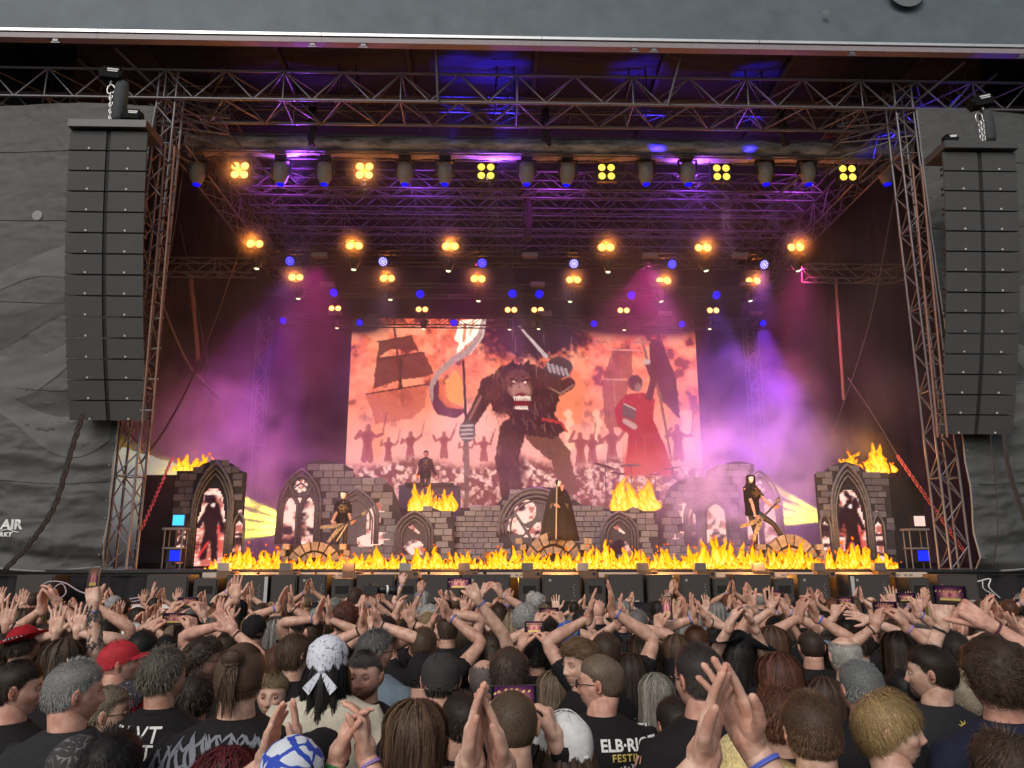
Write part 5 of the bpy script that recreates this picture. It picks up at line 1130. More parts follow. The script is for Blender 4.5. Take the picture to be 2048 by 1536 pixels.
def limb(b, S, E, T, rr, n=10, flat=None, col=None):
    "one tapered tube with a rounded middle joint"
    P_ = []; 
    for t in np.linspace(0,1,6)[:-1]: P_.append(S+(E-S)*t)
    P_ = P_[:-1]; m1 = E+(S-E)*.12; m2 = E+(T-E)*.12; P_ += [m1, E*.6+(m1+m2)*.2, m2]
    for t in np.linspace(.3,1,6): P_.append(E+(T-E)*t)
    P_ = np.array(P_); s = np.concatenate([[0], np.cumsum(np.linalg.norm(np.diff(P_,axis=0),axis=1))]); s /= s[-1]
    r = np.interp(s, rr[0], rr[1]); fl = np.interp(s, [0,.8,1],[1,1,.78]) if flat is None else flat; b.tube(P_, r, n, color=col, flat=fl); return P_, r
def ell(z, a, c, y0=0, n=20, sq=2.4):
    t = np.linspace(0, 2*np.pi, n, endpoint=False); ct, st_ = np.cos(t), np.sin(t); return np.stack([a*np.sign(ct)*np.abs(ct)**(2/sq), y0+c*np.sign(st_)*np.abs(st_)**(2/sq), np.full(n, z)], 1)

ZL = lambda y: np.interp(y, [-1,-.5,-.2,-.05,.10,.45,1],[-.50,-.46,-.22,.02,.10,.42,.52])
def hair_cap(b, th, sub=4, zl=ZL, lump=0.0, seed=0, wide=1.0, lift=0.0, cmul=1.0):
    U, F = ico(sub); V, f = face_shape(U, wide); e = U[:,2]-zl(U[:,1]); m = e > 0
    n = U; nz = fbm(U*4+seed, 3, 8); t = .0015+th*sstep(0,.35,e)*(1+lift*np.clip(U[:,2],0,1))*(1+lump*(nz-.5)*2)
    P_ = V+n*t[:,None]; P_[~m] = V[~m]*.97
    idx = -np.ones(len(U), int); ff = [q for q in F if m[list(q)].sum() >= 2]; used = sorted({i for q in ff for i in q}); idx[used] = np.arange(len(used))
    b.add(P_[used], [tuple(idx[list(q)]) for q in ff], (cmul*(.6+.5*nz[used]))[:,None]*np.ones(3)); return U, V, e
def ribbons(b, paths, w_, cols):
    "paths: k x s x 3; flat tapered strips lying across the view of the scalp"
    k, s, _ = paths.shape; T = np.gradient(paths, axis=1); T /= np.linalg.norm(T, axis=2, keepdims=True)+1e-9
    c = paths.mean(axis=(0,1))*0; Nn = paths-c; Nn /= np.linalg.norm(Nn, axis=2, keepdims=True)+1e-9; B = np.cross(T, Nn); B /= np.linalg.norm(B, axis=2, keepdims=True)+1e-9
    wd = w_*np.linspace(1,.35,s)[None,:,None]; V = np.stack([paths-B*wd/2, paths+B*wd/2], 2).reshape(-1,3); F = []
    base = (np.arange(k)*s*2)[:,None]; j = np.arange(s-1)*2; q = np.stack([base+j, base+j+1, base+j+3, base+j+2], -1).reshape(-1,4)
    b.add(V, q.tolist(), np.repeat(cols, s*2)[:,None]*np.ones(3))
CROWN = np.array([0,-.35,.93])
def short_strands(b, n, L_, th, w_, seed=0, zl=ZL, lift=.25, mess=.3, fwd=0.0, wide=1.0, part=False):
    r_ = np.random.default_rng(seed); U = r_.normal(size=(n*3,3)); U /= np.linalg.norm(U,axis=1,keepdims=True); U = U[U[:,2]-zl(U[:,1]) > .02][:n]
    V, _ = face_shape(U, wide); e = sstep(0,.35,U[:,2]-zl(U[:,1])); P0 = V+U*(th*e*.85)[:,None]
    d = U-CROWN; d = d-U*(d*U).sum(1,keepdims=True); 
    if part: d = np.stack([np.sign(U[:,0]+.25)*1.0, U[:,1]*0-.1, -np.ones(len(U))*.6],1); d = d-U*(d*U).sum(1,keepdims=True)
    d += np.array([0,fwd,0]); d /= np.linalg.norm(d,axis=1,keepdims=True)+1e-9; d += r_.normal(size=d.shape)*mess*.5; d /= np.linalg.norm(d,axis=1,keepdims=True)
    LL = (L_*(.6+.6*r_.random(len(U)))*(.45+.55*e))[:,None]; P_ = [P0]; AX = np.array([.077,.098,.115]); rt = 1+(th*e[:,None]*(.6+1.3*r_.random((len(U),1))**2)+lift*LL*.3)/.095; ns = 5 if L_ > .04 else 4
    cl = (fbm(U*7+seed, 2, 12)-.5)*2
    d = d+np.cross(U, d)*(cl*mess*1.6)[:,None]; d /= np.linalg.norm(d,axis=1,keepdims=True)
    for k in range(ns-1):
        nx_ = P_[-1]+d*LL/(ns-1); u = nx_/AX; nn = np.linalg.norm(u,axis=1,keepdims=True); lim = 1+(rt-1)*min(1,.5+.35*(k+1)); w2 = .72*(nn < lim)+(.55 if lift > .1 else .85)*(nn >= lim) if lift < .5 else .0; nx2 = nx_*(1-w2)+(u/nn*lim*AX)*w2; d = nx2-P_[-1]; d /= np.linalg.norm(d,axis=1,keepdims=True)+1e-9; d = d+np.array([0,0,-.10*(L_ > .03)]); d /= np.linalg.norm(d,axis=1,keepdims=True); P_.append(nx2)
    ribbons(b, np.stack(P_,1), w_, (.45+.7*r_.random(len(U)))*(.8+.4*(cl*.5+.5)))
def long_hair(b, ln, n, w_, seed=0, wave=.012, wide_=1.0, vol=.018, face=38, back=0.0, curl=0.0):
    r_ = np.random.default_rng(seed); fr = R(face)
    def path(phi, th0, s, extra=0.0, jit=0.0):
        # phi measured from the back; th polar from the crown
        out = []; rad = 1+0
        for t in np.linspace(0,1,s):
            sphi, cphi = np.sin(phi), -np.cos(phi)
            th = th0+(R(100)-th0)*np.minimum(t*2.6, 1); U = np.stack([np.sin(th)*sphi, np.sin(th)*cphi, np.cos(th)],-1); V, _ = face_shape(U.reshape(-1,3)); V = V.reshape(U.shape)
            Uo = U; P_ = V+Uo*(vol*(.35+.65*np.sin(np.clip(th,0,np.pi/2)))+extra)[...,None]
            drop = np.clip((t*2.6-1)/1.6, 0, 1)[None] if np.ndim(t) else np.clip((t*2.6-1)/1.6, 0, 1)
            P_[...,2] -= drop*ln; P_[...,1] -= drop*(.018+back); P_[...,0] *= 1+drop*.10; P_[...,1] = np.where(P_[...,1] < 0, P_[...,1]*(1+.0*drop), P_[...,1]*(1-.5*drop))
            P_[...,0] += wave*np.sin(t*11+jit*9)*drop*(1+curl)+curl*.012*np.sin(t*30+jit*20); P_[...,1] += (wave*.7)*np.cos(t*9+jit*7)*drop+curl*.010*np.cos(t*28+jit*12); out.append(P_)
        return np.stack(out, -2)
    k = 30; phis = np.linspace(-(math.pi-fr), math.pi-fr, k); sh = path(phis, np.full(k, R(4)), 15, extra=np.full(k, -.004), jit=np.sin(phis*7)*.4)
    b.add(sh.reshape(-1,3), [(i*15+j, i*15+j+1, (i+1)*15+j+1, (i+1)*15+j) for i in range(k-1) for j in range(14)], (.5,.5,.5))
    hair_cap(b, vol*.7, 3, seed=seed, cmul=.6)
    phi = r_.uniform(-(math.pi-fr), math.pi-fr, n); th0 = R(2)+R(75)*r_.random(n)**1.3; pt = path(phi, th0, 10, extra=r_.uniform(-.004,.012,n)+.007*np.sin(phi*13+seed), jit=r_.random(n)*.4+np.round(phi*5)/3)
    ends = r_.uniform(.72,1.06,n)[:,None,None]; z0 = pt[:,3:4,2:3]; 
    pt[...,2:3] = np.where(pt[...,2:3] < z0, z0+(pt[...,2:3]-z0)*ends, pt[...,2:3]); pt[...,0] += .004*np.sin(np.round(phi*6)[:,None]*2.1+pt[...,2]*30); ribbons(b, pt, w_, (.42+.75*r_.random(n))*(.88+.13*np.sin(phi*13+seed)+.12*np.sin(phi*5)))
_hc = {}
def hair_mesh(style, q, seed=0):
    "style name, detail level 0 far .. 2 near -> cached mesh in head coordinates"
    key = (style, q, seed)
    if key in _hc: return _hc[key]
    under = style.endswith('!'); high = style.endswith('^'); style = style.rstrip('!^')
    b = MB(); N_ = (450, 800, 1600, 5200)[q]; w_ = (.009, .0055, .0034, .0018)[q]; sub = (3,4,4,4)[q]
    if style == 'buzz': hair_cap(b, .002, sub, seed=seed, lump=.2, cmul=.85); short_strands(b, int(N_*1.3), .008, .002, w_*.8, seed, lift=.6, mess=.5)
    elif style == 'fade': hair_cap(b, .006, sub, seed=seed, lump=.3, lift=1.6); short_strands(b, N_, .016, .006, w_, seed, lift=.7, mess=.4, zl=lambda y: ZL(y)+.25)
    elif style == 'short': hair_cap(b, .009, sub, seed=seed, lump=.3, lift=.8, cmul=.5); short_strands(b, int(N_*1.2), .026, .009, w_, seed, lift=.18, mess=.35)
    elif style == 'thick': hair_cap(b, .016, sub, seed=seed, lump=.5, lift=.5, cmul=.45); short_strands(b, int(N_*1.2), .048, .017, w_, seed, lift=.25, mess=.55)
    elif style == 'spiky': hair_cap(b, .012, sub, seed=seed, lump=.5, lift=.6); short_strands(b, N_, .042, .012, w_, seed, lift=.9, mess=.7)
    elif style == 'receding': hair_cap(b, .008, sub, seed=seed, lump=.3, zl=lambda y: ZL(y)+np.interp(y,[-1,-.2,.3,1],[0,.05,.5,.9])); short_strands(b, N_, .022, .008, w_, seed, zl=lambda y: ZL(y)+np.interp(y,[-1,-.2,.3,1],[0,.05,.5,.9]), mess=.4)
    elif style == 'ring': 
        zl = lambda y: np.interp(y, [-1,-.4,-.12,.10,.45,1],[-.62,-.55,-.12,.06,.9,1.5]); U, F = ico(sub)
        b2 = MB(); hair_cap(b2, .010, sub, zl, .3, seed); V = b2.v[0]; keep = V[:,2] < .070; f2 = [q_ for q_ in b2.f if all(keep[list(q_)])]; b.add(V, f2, b2.c[0]); 
        b3 = MB(); short_strands(b3, N_, .025, .008, w_, seed, zl, mess=.4); V3 = b3.v[0]; n6 = 8; kk = len(V3)//n6; ok = V3.reshape(kk, n6, 3)[:,0,2] < .078; f3 = [f_ for i, f_ in enumerate(b3.f) if ok[f_[0]//n6]]; b.add(V3, f3, b3.c[0])
    elif style == 'bowl':
        zl = lambda y: np.interp(y, [-1,-.4,-.12,.10,.45,1],[-.52,-.5,-.12,.0,.20,.34]); hair_cap(b, .011, sub, zl, .15, seed, cmul=.75); short_strands(b, int(N_*1.4), .060, .012, w_*1.1, seed, zl, lift=.03, mess=.16)
    elif style in ('curly','afro'):
        th = .032 if style == 'curly' else .05; hair_cap(b, th, sub, seed=seed, lump=.7, lift=.3, cmul=.7); r_ = np.random.default_rng(seed+5); n = (240, 600, 1100, 2600)[q]
        U = r_.normal(size=(n*3,3)); U /= np.linalg.norm(U,axis=1,keepdims=True); U = U[U[:,2]-ZL(U[:,1]) > .02][:n]; V, _ = face_shape(U); P0 = V+U*(th*.5)
        a = r_.uniform(0,6.28,len(U)); t1 = np.cross(U, [0,0,1.0001]); t1 /= np.linalg.norm(t1,axis=1,keepdims=True)+1e-6; t2 = np.cross(U, t1); P_ = []; rr = r_.uniform(.008,.015,len(U))[:,None]
        for s in range(8): ph = a+s*.95; P_.append(P0+U*(th*.12*s)+rr*(np.cos(ph)[:,None]*t1+np.sin(ph)[:,None]*t2))
        ribbons(b, np.stack(P_,1), w_*1.6, .4+1.0*r_.random(len(U)))
    elif style == 'bun':
        hair_cap(b, .012, sub, seed=seed, lump=.15); r_ = np.random.default_rng(seed); n = N_; U = r_.normal(size=(n*3,3)); U /= np.linalg.norm(U,axis=1,keepdims=True); U = U[U[:,2]-ZL(U[:,1]) > .02][:n]; V, _ = face_shape(U); B = np.array([.0,-.085,.085]); P0 = V+U*.012; P_ = []
        for t in np.linspace(0,1,6): X_ = P0*(1-t)+B*t; u = X_/np.linalg.norm(X_*np.array([1/.079,1/.1,1/.118]),axis=1,keepdims=True)*1.09; P_.append(np.where((t < .95), u, X_))
        ribbons(b, np.stack(P_,1), w_, .5+.8*r_.random(len(U)))
        b.ball(B+np.array([0,-.018,.0]), (.038,.030,.034), 3, (.6,.6,.6)); r2 = np.random.default_rng(3); n2 = N_//5; ph = r2.uniform(0,6.28,n2); P_ = []
        for t in np.linspace(0,1,6): P_.append(np.stack([B[0]+.037*np.cos(ph+t*2.2), B[1]-.018+.027*np.sin(ph+t*2.2)*np.cos(ph*3), B[2]+.029*np.sin(ph+t*2.2)*np.sin(ph*2+.5)+0*ph],1))
        ribbons(b, np.stack(P_,1), w_, .5+.8*r2.random(n2))
        n3 = N_//14; x0 = r2.uniform(-.022,.022,n3); P_ = []
        for t in np.linspace(0,1,7): P_.append(np.stack([x0*(1+.5*t)+.006*np.sin(t*6+x0*300), -.112-.010*np.sin(t*3)+0*x0+r2.normal(0,.004,n3), .07-t*.15*(.7+.5*r2.random(n3)*t)+0*x0],1))
        ribbons(b, np.stack(P_,1), w_*1.2, .45+.8*r2.random(n3))
    elif style == 'ponytail':
        hair_cap(b, .012, sub, seed=seed); short_strands(b, N_, .05, .012, w_, seed, lift=.0, mess=.1); r2 = np.random.default_rng(3); n3 = N_//3; a = r2.uniform(0,6.28,n3); P_ = []
        for t in np.linspace(0,1,8): rr = .018*(1+1.2*math.sin(t*2.6)); P_.append(np.stack([rr*np.cos(a), -.115-.03*t+rr*np.sin(a), .03-t*.30+0*a],1))
        ribbons(b, np.stack(P_,1), w_*1.6, .45+.8*r2.random(n3)); b.tube([(0,-.1,.04),(0,-.12,0),(0,-.13,-.12),(0,-.135,-.25)], [.012,.018,.018,.006], 10, color=(.8,.8,.8))
    elif style in ('long','straight','wavy','frizzy','bob','mane'):
        dict(long=lambda: long_hair(b,.26,N_,w_*1.5,seed), straight=lambda: long_hair(b,.34,N_,w_*1.5,seed,wave=.004,vol=.014), wavy=lambda: long_hair(b,.24,N_,w_*1.6,seed,wave=.02,vol=.026), frizzy=lambda: long_hair(b,.20,N_,w_*1.6,seed,wave=.02,vol=.030,curl=1.0), mane=lambda: long_hair(b,.30,N_,w_*1.6,seed,wave=.03,vol=.038,face=62,curl=.5), bob=lambda: long_hair(b,.07,N_,w_*1.5,seed,wave=.006,vol=.02))[style]()
    V = np.concatenate(b.v)
    if under: k_ = sstep(-.055,-.0,V[:,2]); V = V*(1-.19*k_)[:,None]
    if high: k_ = sstep(.0,.045,V[:,2]); V = V*(1-.17*k_)[:,None]
    me = bpy.data.meshes.new('hair'); me.from_pydata(V.tolist(), [], b.f); at = me.color_attributes.new('col','FLOAT_COLOR','POINT'); cc = []
    for v_, c_ in zip(b.v, b.c): cc.append(np.broadcast_to(c_, (len(v_),3)))
    cc = np.concatenate(cc); at.data.foreach_set('color', np.concatenate([cc, np.ones((len(cc),1))],1).astype(np.float32).ravel()); me.polygons.foreach_set('use_smooth', [True]*len(me.polygons)); me.materials.append(hair_mat((.1,.1,.1))); _hc[key] = me; return me
def place_hair(parent, style, q, seed, col, M4, name='hair'):
    me = hair_mesh(style, q, seed); o = link(name, me, parent); o.matrix_local = M4
    o.material_slots[0].link = 'OBJECT'; o.material_slots[0].material = hair_mat(col); return o

# hats, in head coordinates
def hat_mesh(kind):
    b = MB(); U, F = ico(4)
    def crown(th, zmin, top=1.0, yoff=0, flat=0.0, mi=0, lump=.0, slope=0.0):
        V, _ = face_shape(U); P_ = V+U*th; P_[:,2] = np.where(U[:,2] > 0, P_[:,2]*top, P_[:,2]); P_[:,1] += yoff
        if lump: P_ += U*(lump*(fbm(U*5,3,4)-.5))[:,None]
        if flat: P_[:,2] = np.minimum(P_[:,2], flat+.1*(P_[:,2]-flat))
        sl = zmin+slope*np.clip(U[:,1]+.1,-1,1); m = U[:,2] > sl; ff = [q for q in F if m[list(q)].sum() >= 2]; used = sorted({i for q in ff for i in q}); idx = -np.ones(len(U), int); idx[used] = np.arange(len(used)); b.add(P_[used], [tuple(idx[list(q)]) for q in ff], mi=mi); return P_
    def brim(rx, ry, z, rin=.085, sec=(0,360), up=0.0, y0=0.0, th=.004, mi=0):
        a = np.linspace(R(sec[0]), R(sec[1]), 40); V = []
        for zt in (0, th):
            for k in (0, 1):
                rxx, ryy = (rin, rin*1.12) if k == 0 else (rx, ry); V.append(np.stack([rxx*np.cos(a), y0+ryy*np.sin(a), z+zt+k*(up*np.cos(a)**2)+0*a],1))
        V = np.concatenate(V); n = 40; F_ = []
        for i in range(n-1):
            F_ += [(i, i+1, n+i+1, n+i), (2*n+i, 3*n+i, 3*n+i+1, 2*n+i+1), (n+i, n+i+1, 3*n+i+1, 3*n+i)]
        b.add(V, F_, mi=mi)
    if kind in ('cap','cap_back'):
        crown(.012, .02, 1.05, slope=.22); b.ball((0,-.094,.012),(.026,.016,.018),2,(.25,.25,.25),mi=1); b.tube([(-.045,-.088,-.004),(0,-.113,-.008),(.045,-.088,-.004)], .006, 6); s = 1 if kind == 'cap' else -1; a = np.linspace(R(15), R(165), 24)
        V = []; n = 24
        for zt in (0,.004):
            V.append(np.stack([.076*np.cos(a), s*.095*np.sin(a), .032+zt+0*a],1)); V.append(np.stack([.082*np.cos(a), s*(.095*np.sin(a)+.072*np.sin(a)**.5), .022+zt-.012*np.cos(a)**2],1))
        V = np.concatenate(V); b.add(V, [(i,i+1,n+i+1,n+i) for i in range(n-1)]+[(2*n+i,3*n+i,3*n+i+1,2*n+i+1) for i in range(n-1)]+[(n+i,n+i+1,3*n+i+1,3*n+i) for i in range(n-1)]); b.ball((0,-.01,.128),(.008,.008,.005),1)
        for q in range(6): aa = q*math.pi/3; b.tube([(.086*math.sin(th_)*math.cos(aa), -.005+.104*math.sin(th_)*math.sin(aa), .130*math.cos(th_)) for th_ in np.linspace(.08,1.35,9)], .0016, 4)
    elif kind == 'bandana':
        P_ = crown(.014, .0, 1.03, lump=.014, slope=.34); b.tube([(-.08,.03,.04),(-.06,-.07,.0),(0,-.108,-.015),(.06,-.07,.0),(.08,.03,.04)], [.006,.010,.012,.010,.006], 8)
        b.ball((0,-.118,-.018),(.018,.014,.016),2)
        for s in (-1,1): b.add([(0,-.12,-.018),(s*.02,-.124,-.03),(s*.075,-.135,-.085),(s*.045,-.14,-.115),(s*.008,-.126,-.05)], [(0,1,2,3,4)]); b.add([(0,-.123,-.018),(s*.02,-.128,-.03),(s*.075,-.139,-.085),(s*.045,-.144,-.115),(s*.008,-.13,-.05)], [(4,3,2,1,0)])
    elif kind == 'beanie': crown(.014, .02, 1.08, lump=.01, slope=.1); b.tube([(.088*math.cos(a),.108*math.sin(a),.014) for a in np.linspace(0,6.28,24)], .010, 8, cap=False)
    elif kind == 'fedora':
        P_ = crown(.012, .22, 1.12); V = b.v[-1]; V[:,2] -= .018*np.exp(-((V[:,0])/.018)**2)*(V[:,2] > .08); brim(.140,.165,.030, up=.028)
        b.tube([(.086*math.cos(a),.104*math.sin(a),.048) for a in np.linspace(0,6.28,32)], .010, 6, cap=False, mi=1)
        for a in np.linspace(0, 6.1, 26): b.ball((.094*math.cos(a),.113*math.sin(a),.048),(.005,.005,.006),1, mi=2)
    elif kind == 'straw': crown(.014, .2, 1.06, flat=.10, lump=.006); brim(.155,.175,.030, up=-.012)
    elif kind == 'bucket': crown(.012, .15, 1.03); brim(.115,.135,.02, up=-.02)
    elif kind == 'tricorne':
        crown(.014,.2,1.05); n = 60; a = np.linspace(0, 2*np.pi, n); V = []
        rr = .17+.06*np.cos(3*(a+.5)); up = .075*(.5-.5*np.cos(3*(a+.5)))
        for k, (f, u) in enumerate(((.0,0),(1,0),(1,.005),(0,.005))): rx = .088*(1-f)+rr*f; V.append(np.stack([rx*np.cos(a), rx*1.05*np.sin(a), .03+up*f+u],1))
        V = np.concatenate(V); b.add(V, [(k*n+i, k*n+i+1, (k+1)*n+i+1, (k+1)*n+i) for k in range(3) for i in range(n-1)])
    return b
_hatc = {}
def put_hat(parent, kind, mats_, M4, name):
    if kind not in _hatc:
        o = hat_mesh(kind).build(name, mats_, parent, smooth=True); _hatc[kind] = o.data
    else: o = link(name, _hatc[kind], parent)
    o.matrix_local = M4; ms = mats_ if isinstance(mats_, (list,tuple)) else [mats_]
    for i, sl in enumerate(o.material_slots):
        sl.link = 'OBJECT'; sl.material = ms[min(i, len(ms)-1)]
    return o
_shirt_m = {}
def cloth(name, c, rough=.85, bump=.35, col2=None, vscale=30): return mat('cloth_'+name, c, rough, var=.15, vscale=vscale, bump=bump, bscale=45, col2=col2, spec=.25)
CL = dict(black=cloth('black',(.009,.008,.0095)), charcoal=cloth('charcoal',(.020,.020,.023)), navy=cloth('navy',(.012,.015,.034)), cream=cloth('cream',(.52,.48,.38)), grey=cloth('grey',(.14,.15,.16)), denim=cloth('denim',(.13,.17,.21)), faded=cloth('faded',(.035,.033,.033)), white=cloth('white',(.62,.62,.62)), robe=cloth('robe',(.03,.024,.02)), leather=mat('cloth_leather',(.02,.018,.018),.4,var=.3,bump=.3), teal=cloth('teal',(.25,.31,.30)))
_legs = None
def leg_mesh(m):
    global _legs
    if _legs is None:
        b = MB()
        for s in (-1,1): limb(b, np.array([s*.09,0,.93]), np.array([s*.10,.02,.5]), np.array([s*.11,-.01,.08]), ([0,.45,.6,1],[.092,.062,.06,.046]), 8, flat=np.ones(14)[:14] if False else None)
        b.rings([ell(z,a,c,0,12) for z,a,c in ((.84,.165,.12),(.95,.17,.125),(1.02,.158,.115))]); _legs = b
    return _legs
def person(label, head, Y=None, w=None, H=None, face=0, hyaw=0, hpitch=0, roll=0, skin=0, hair=('short',(.06,.04,.025)), seed=None, shirt='black', arms=(), build=1.0, q=1, hat=None, beard=None, brow=None,
           ground=GZ, group='people in the concert crowd', sleeve=.62, lean=0, glasses=None, legs=None, coat=False, longsleeve=False, pos=None, wide=1.0, band=None, trousers='black', tattoo=False, legs_t=None, robe=False, cat='person'):
    """head: centre of the head as measured on the photograph, w: its width there; face: body yaw (0 = towards the stage, degrees, + turns left)"""
    global _seed; _seed += 1; seed = _seed if seed is None else seed
    if Y is None: Y = FPX*.168/w
    hc = W(head[0], head[1], Y) if pos is None else np.array(pos, float)
    H = hc[2]-ground+.118 if H is None else H
    t = thing('person', label, cat, (hc[0], Y if pos is None else hc[1], ground), R(face), group)
    s = (H-.222)/(1.78-.26); bw = build
    Zc = lambda z: z*s if z < 1.52 else H-(1.78-z)
    Rb = rotz(R(face)); toL = lambda P_: Rb.T@(np.array(P_, float)-np.array([hc[0], hc[1], ground]))
    nb = np.array([0, -.02+lean*.0, Zc(1.50)]); hp = np.array([0, lean, H-.118])
    Rh = rotz(R(hyaw))@rotx(R(hpitch))@roty(R(roll))*.955
    # ---- skin: torso, neck, head, arms and hands in one mesh
    b = MB(); hb = head_mesh(5 if (q == 3 and abs(face+hyaw) > 35) else 4 if q >= 2 else 3, wide, brow or (.4,.3,.25), beard, eyes=(q >= 2))
    for V, c in zip(hb.v, hb.c): pass
    V = np.concatenate(hb.v)@Rh.T+hp; b.add(V, hb.f, np.concatenate(hb.c))
    nk = hp+Rh@np.array([0,-.028,-.03]); b.tube([nk, nk*.5+nb*.5+np.array([0,-.004,.012]), nb+np.array([0,0,.02]), nb+np.array([0,0,-.05])], np.array([.056,.056,.060,.066])*(.94+.06*bw), 16, color=(.97,.93,.92))
    TR = [(.90,.165,.115),(1.05,.155,.11),(1.2,.168,.118),(1.33,.185,.122),(1.41,.185,.108),(1.46,.15,.085),(1.495,.10,.07)]
    b.rings([ell(Zc(z), a*bw*.95, c*bw*.95, -.015, 14) for z, a, c in TR])
    shl = MB(); cr = []
    TS = [(.84,.175,.130),(.95,.178,.135),(1.08,.172,.13),(1.2,.182,.13),(1.32,.198,.132),(1.40,.200,.122),(1.445,.178,.105),(1.475,.135,.088),(1.50,.088,.076),(1.512,.072,.070)]
    shl.rings([ell(Zc(z), a*bw, c*bw, -.015+(nb[1]+.02 if z > 1.47 else 0), 28) for z, a, c in TS])
    info = dict(root=t, head=hp, Rh=Rh, hands=[])
    for k, sd_ in enumerate((-1, 1)):
        A = arms[k] if k < len(arms) and arms[k] is not None else ('down',)
        S = np.array([sd_*.178*bw, -.01, Zc(1.402)])
        if A[0] == 'down': T = S+np.array([sd_*.09, .06, -.50*s]); pole = (sd_*.4,-1,0); f = None; nrm = (-sd_,0,0); hk = 'relaxed'
        elif A[0] == 'front': T = S+np.array([-sd_*.08, .30, -.22]); pole = (sd_*.6,-.5,-1); f = None; nrm = (0,-1,.3); hk = 'relaxed'
        else:
            T = toL(A[1]); pole = A[4] if len(A) > 4 and A[4] is not None else (sd_*1.0,.25,-.75); f = A[2] if A[2] is not None else None; nrm = A[3]; hk = A[0]
        if T[2] > S[2]: S = S+np.array([-sd_*.018, 0, .035*min(1,(T[2]-S[2])/.4)])
        Wr = T; hl = .09
        fdir = None
        if f is not None: fdir = unit(Rb.T@np.array(f, float)); Wr = T-fdir*hl
        E, Wr = ik(S, Wr, .285*s*1.02, .255*s*1.02, pole)
        if fdir is None: fdir = unit(Wr-E)
        ac = (1,1,1)
        P_, r = limb(b, S, E, Wr+unit(Wr-E)*.012, ([0,.12,.35,.5,.62,.85,1],np.array([.050,.054,.044,.038,.042,.030,.0265])*(.85+.15*bw)), 14 if q >= 2 else 9)
        hV, hF, hC = hand(hk, q >= 3); hV = hV.copy(); 
        if sd_ > 0: hV[:,0] *= -1
        Bs = basis(fdir, nrm if A[0] not in ('down','front') and False else (Rb.T@np.array(nrm, float) if A[0] not in ('down','front') else nrm)); hs_ = .98 if bw < .95 else 1.04
        b.add(hV@Bs.T*hs_+Wr, [f_[::-1] if sd_ > 0 else f_ for f_ in hF], hC)
        info['hands'].append((Wr+fdir*hl, fdir, Wr, E))
        # sleeve
        fr = sleeve if not longsleeve else 1.9; U_ = E-S; q0 = np.array([sd_*.10*bw,-.012,Zc(1.375)]); SP = [q0, S-U_*.06+np.array([0,0,.004]), S+U_*.25, S+U_*min(fr,1.0)]; rr = [.062,.057*bw**.5,.061*bw**.5,.066*bw**.5]
        if longsleeve: SP += [E, E+(Wr-E)*.5, E+(Wr-E)*.93]; rr += [.056,.052,.042]; SP[3] = S+U_*.8
        shl.tube(SP, rr, 14)
        if band and band[k] is not None:
            fd = unit(Wr-E); c0 = Wr-fd*.035; bb = MB(); aa = np.linspace(0,2*np.pi,19); x_ = unit(np.cross(fd,(0,1,.3))); y_ = np.cross(fd,x_); bb.tube([c0+.0315*(np.cos(a)*x_+.88*np.sin(a)*y_) for a in aa], .0028, 6, cap=False); bb.tube([c0+fd*.0045+.031*(np.cos(a)*x_+.88*np.sin(a)*y_) for a in aa], .0028, 6, cap=False); bb.build('wristband', band[k], t, smooth=True)
        if tattoo and k in tattoo:
            tb = MB(); r2 = np.random.default_rng(9)
            for z_ in range(60):
                u = r2.uniform(.1,.9); c0 = E+(Wr-E)*u; fd = unit(Wr-E); x_ = unit(np.cross(fd,(0,1,.3))); y_ = np.cross(fd,x_); a = r2.uniform(0,6.28); rad = np.interp(u,[0,.25,1],[.041,.044,.030])
                pts = [c0+fd*(.016*math.sin(j*1.3+z_))+fd*j*.004+rad*1.035*(math.cos(a+j*.17)*x_+math.sin(a+j*.17)*y_) for j in range(6)]; tb.tube(pts, r2.uniform(.0016,.0035), 4)
            tb.build('tattoo', mat('tattoo_ink', (.06,.07,.075), .6), t)
    body = b.build('body', skin_mat(skin), t, smooth=True)
    # ---- clothing
    if q >= 1: V, F = remesh(shl, .017 if q == 3 else .025 if q == 2 else .032, None, 2)
    else:
        V = np.concatenate(shl.v); F = shl.f
    n1 = fbm(np.stack([V[:,0]*9+seed, V[:,1]*9, V[:,2]*13],1), 3, 2, True); n2 = fbm(V*4+seed, 2, 6)
    cN = V-np.array([0,-.015,0]); cN[:,2] = 0; cN /= np.linalg.norm(cN,axis=1,keepdims=True)+1e-6; amp = .012*sstep(Zc(1.49),Zc(1.36),V[:,2])+.003
    V = V+cN*((n1-.45)*amp*1.3+(n2-.5)*.012*(V[:,2] < Zc(1.4)))[:,None]
    sb = MB(); sb.add(V, F); sh = sb.build('jacket' if coat else 't_shirt' if not longsleeve else 'long_sleeve_top', CL[shirt] if isinstance(shirt, str) else shirt, t, smooth=True)
    cb = MB(); cb.rings([ell(Zc(1.505)+z, .073*a, .071*a, nb[1]+.002, 24, 2) for z, a in ((-.012,1.12),(.004,1.06),(.006,.98),(-.01,.95))], cap=False); cb.build('collar', CL[shirt] if isinstance(shirt, str) else shirt, sh, smooth=True)
    lb = MB()
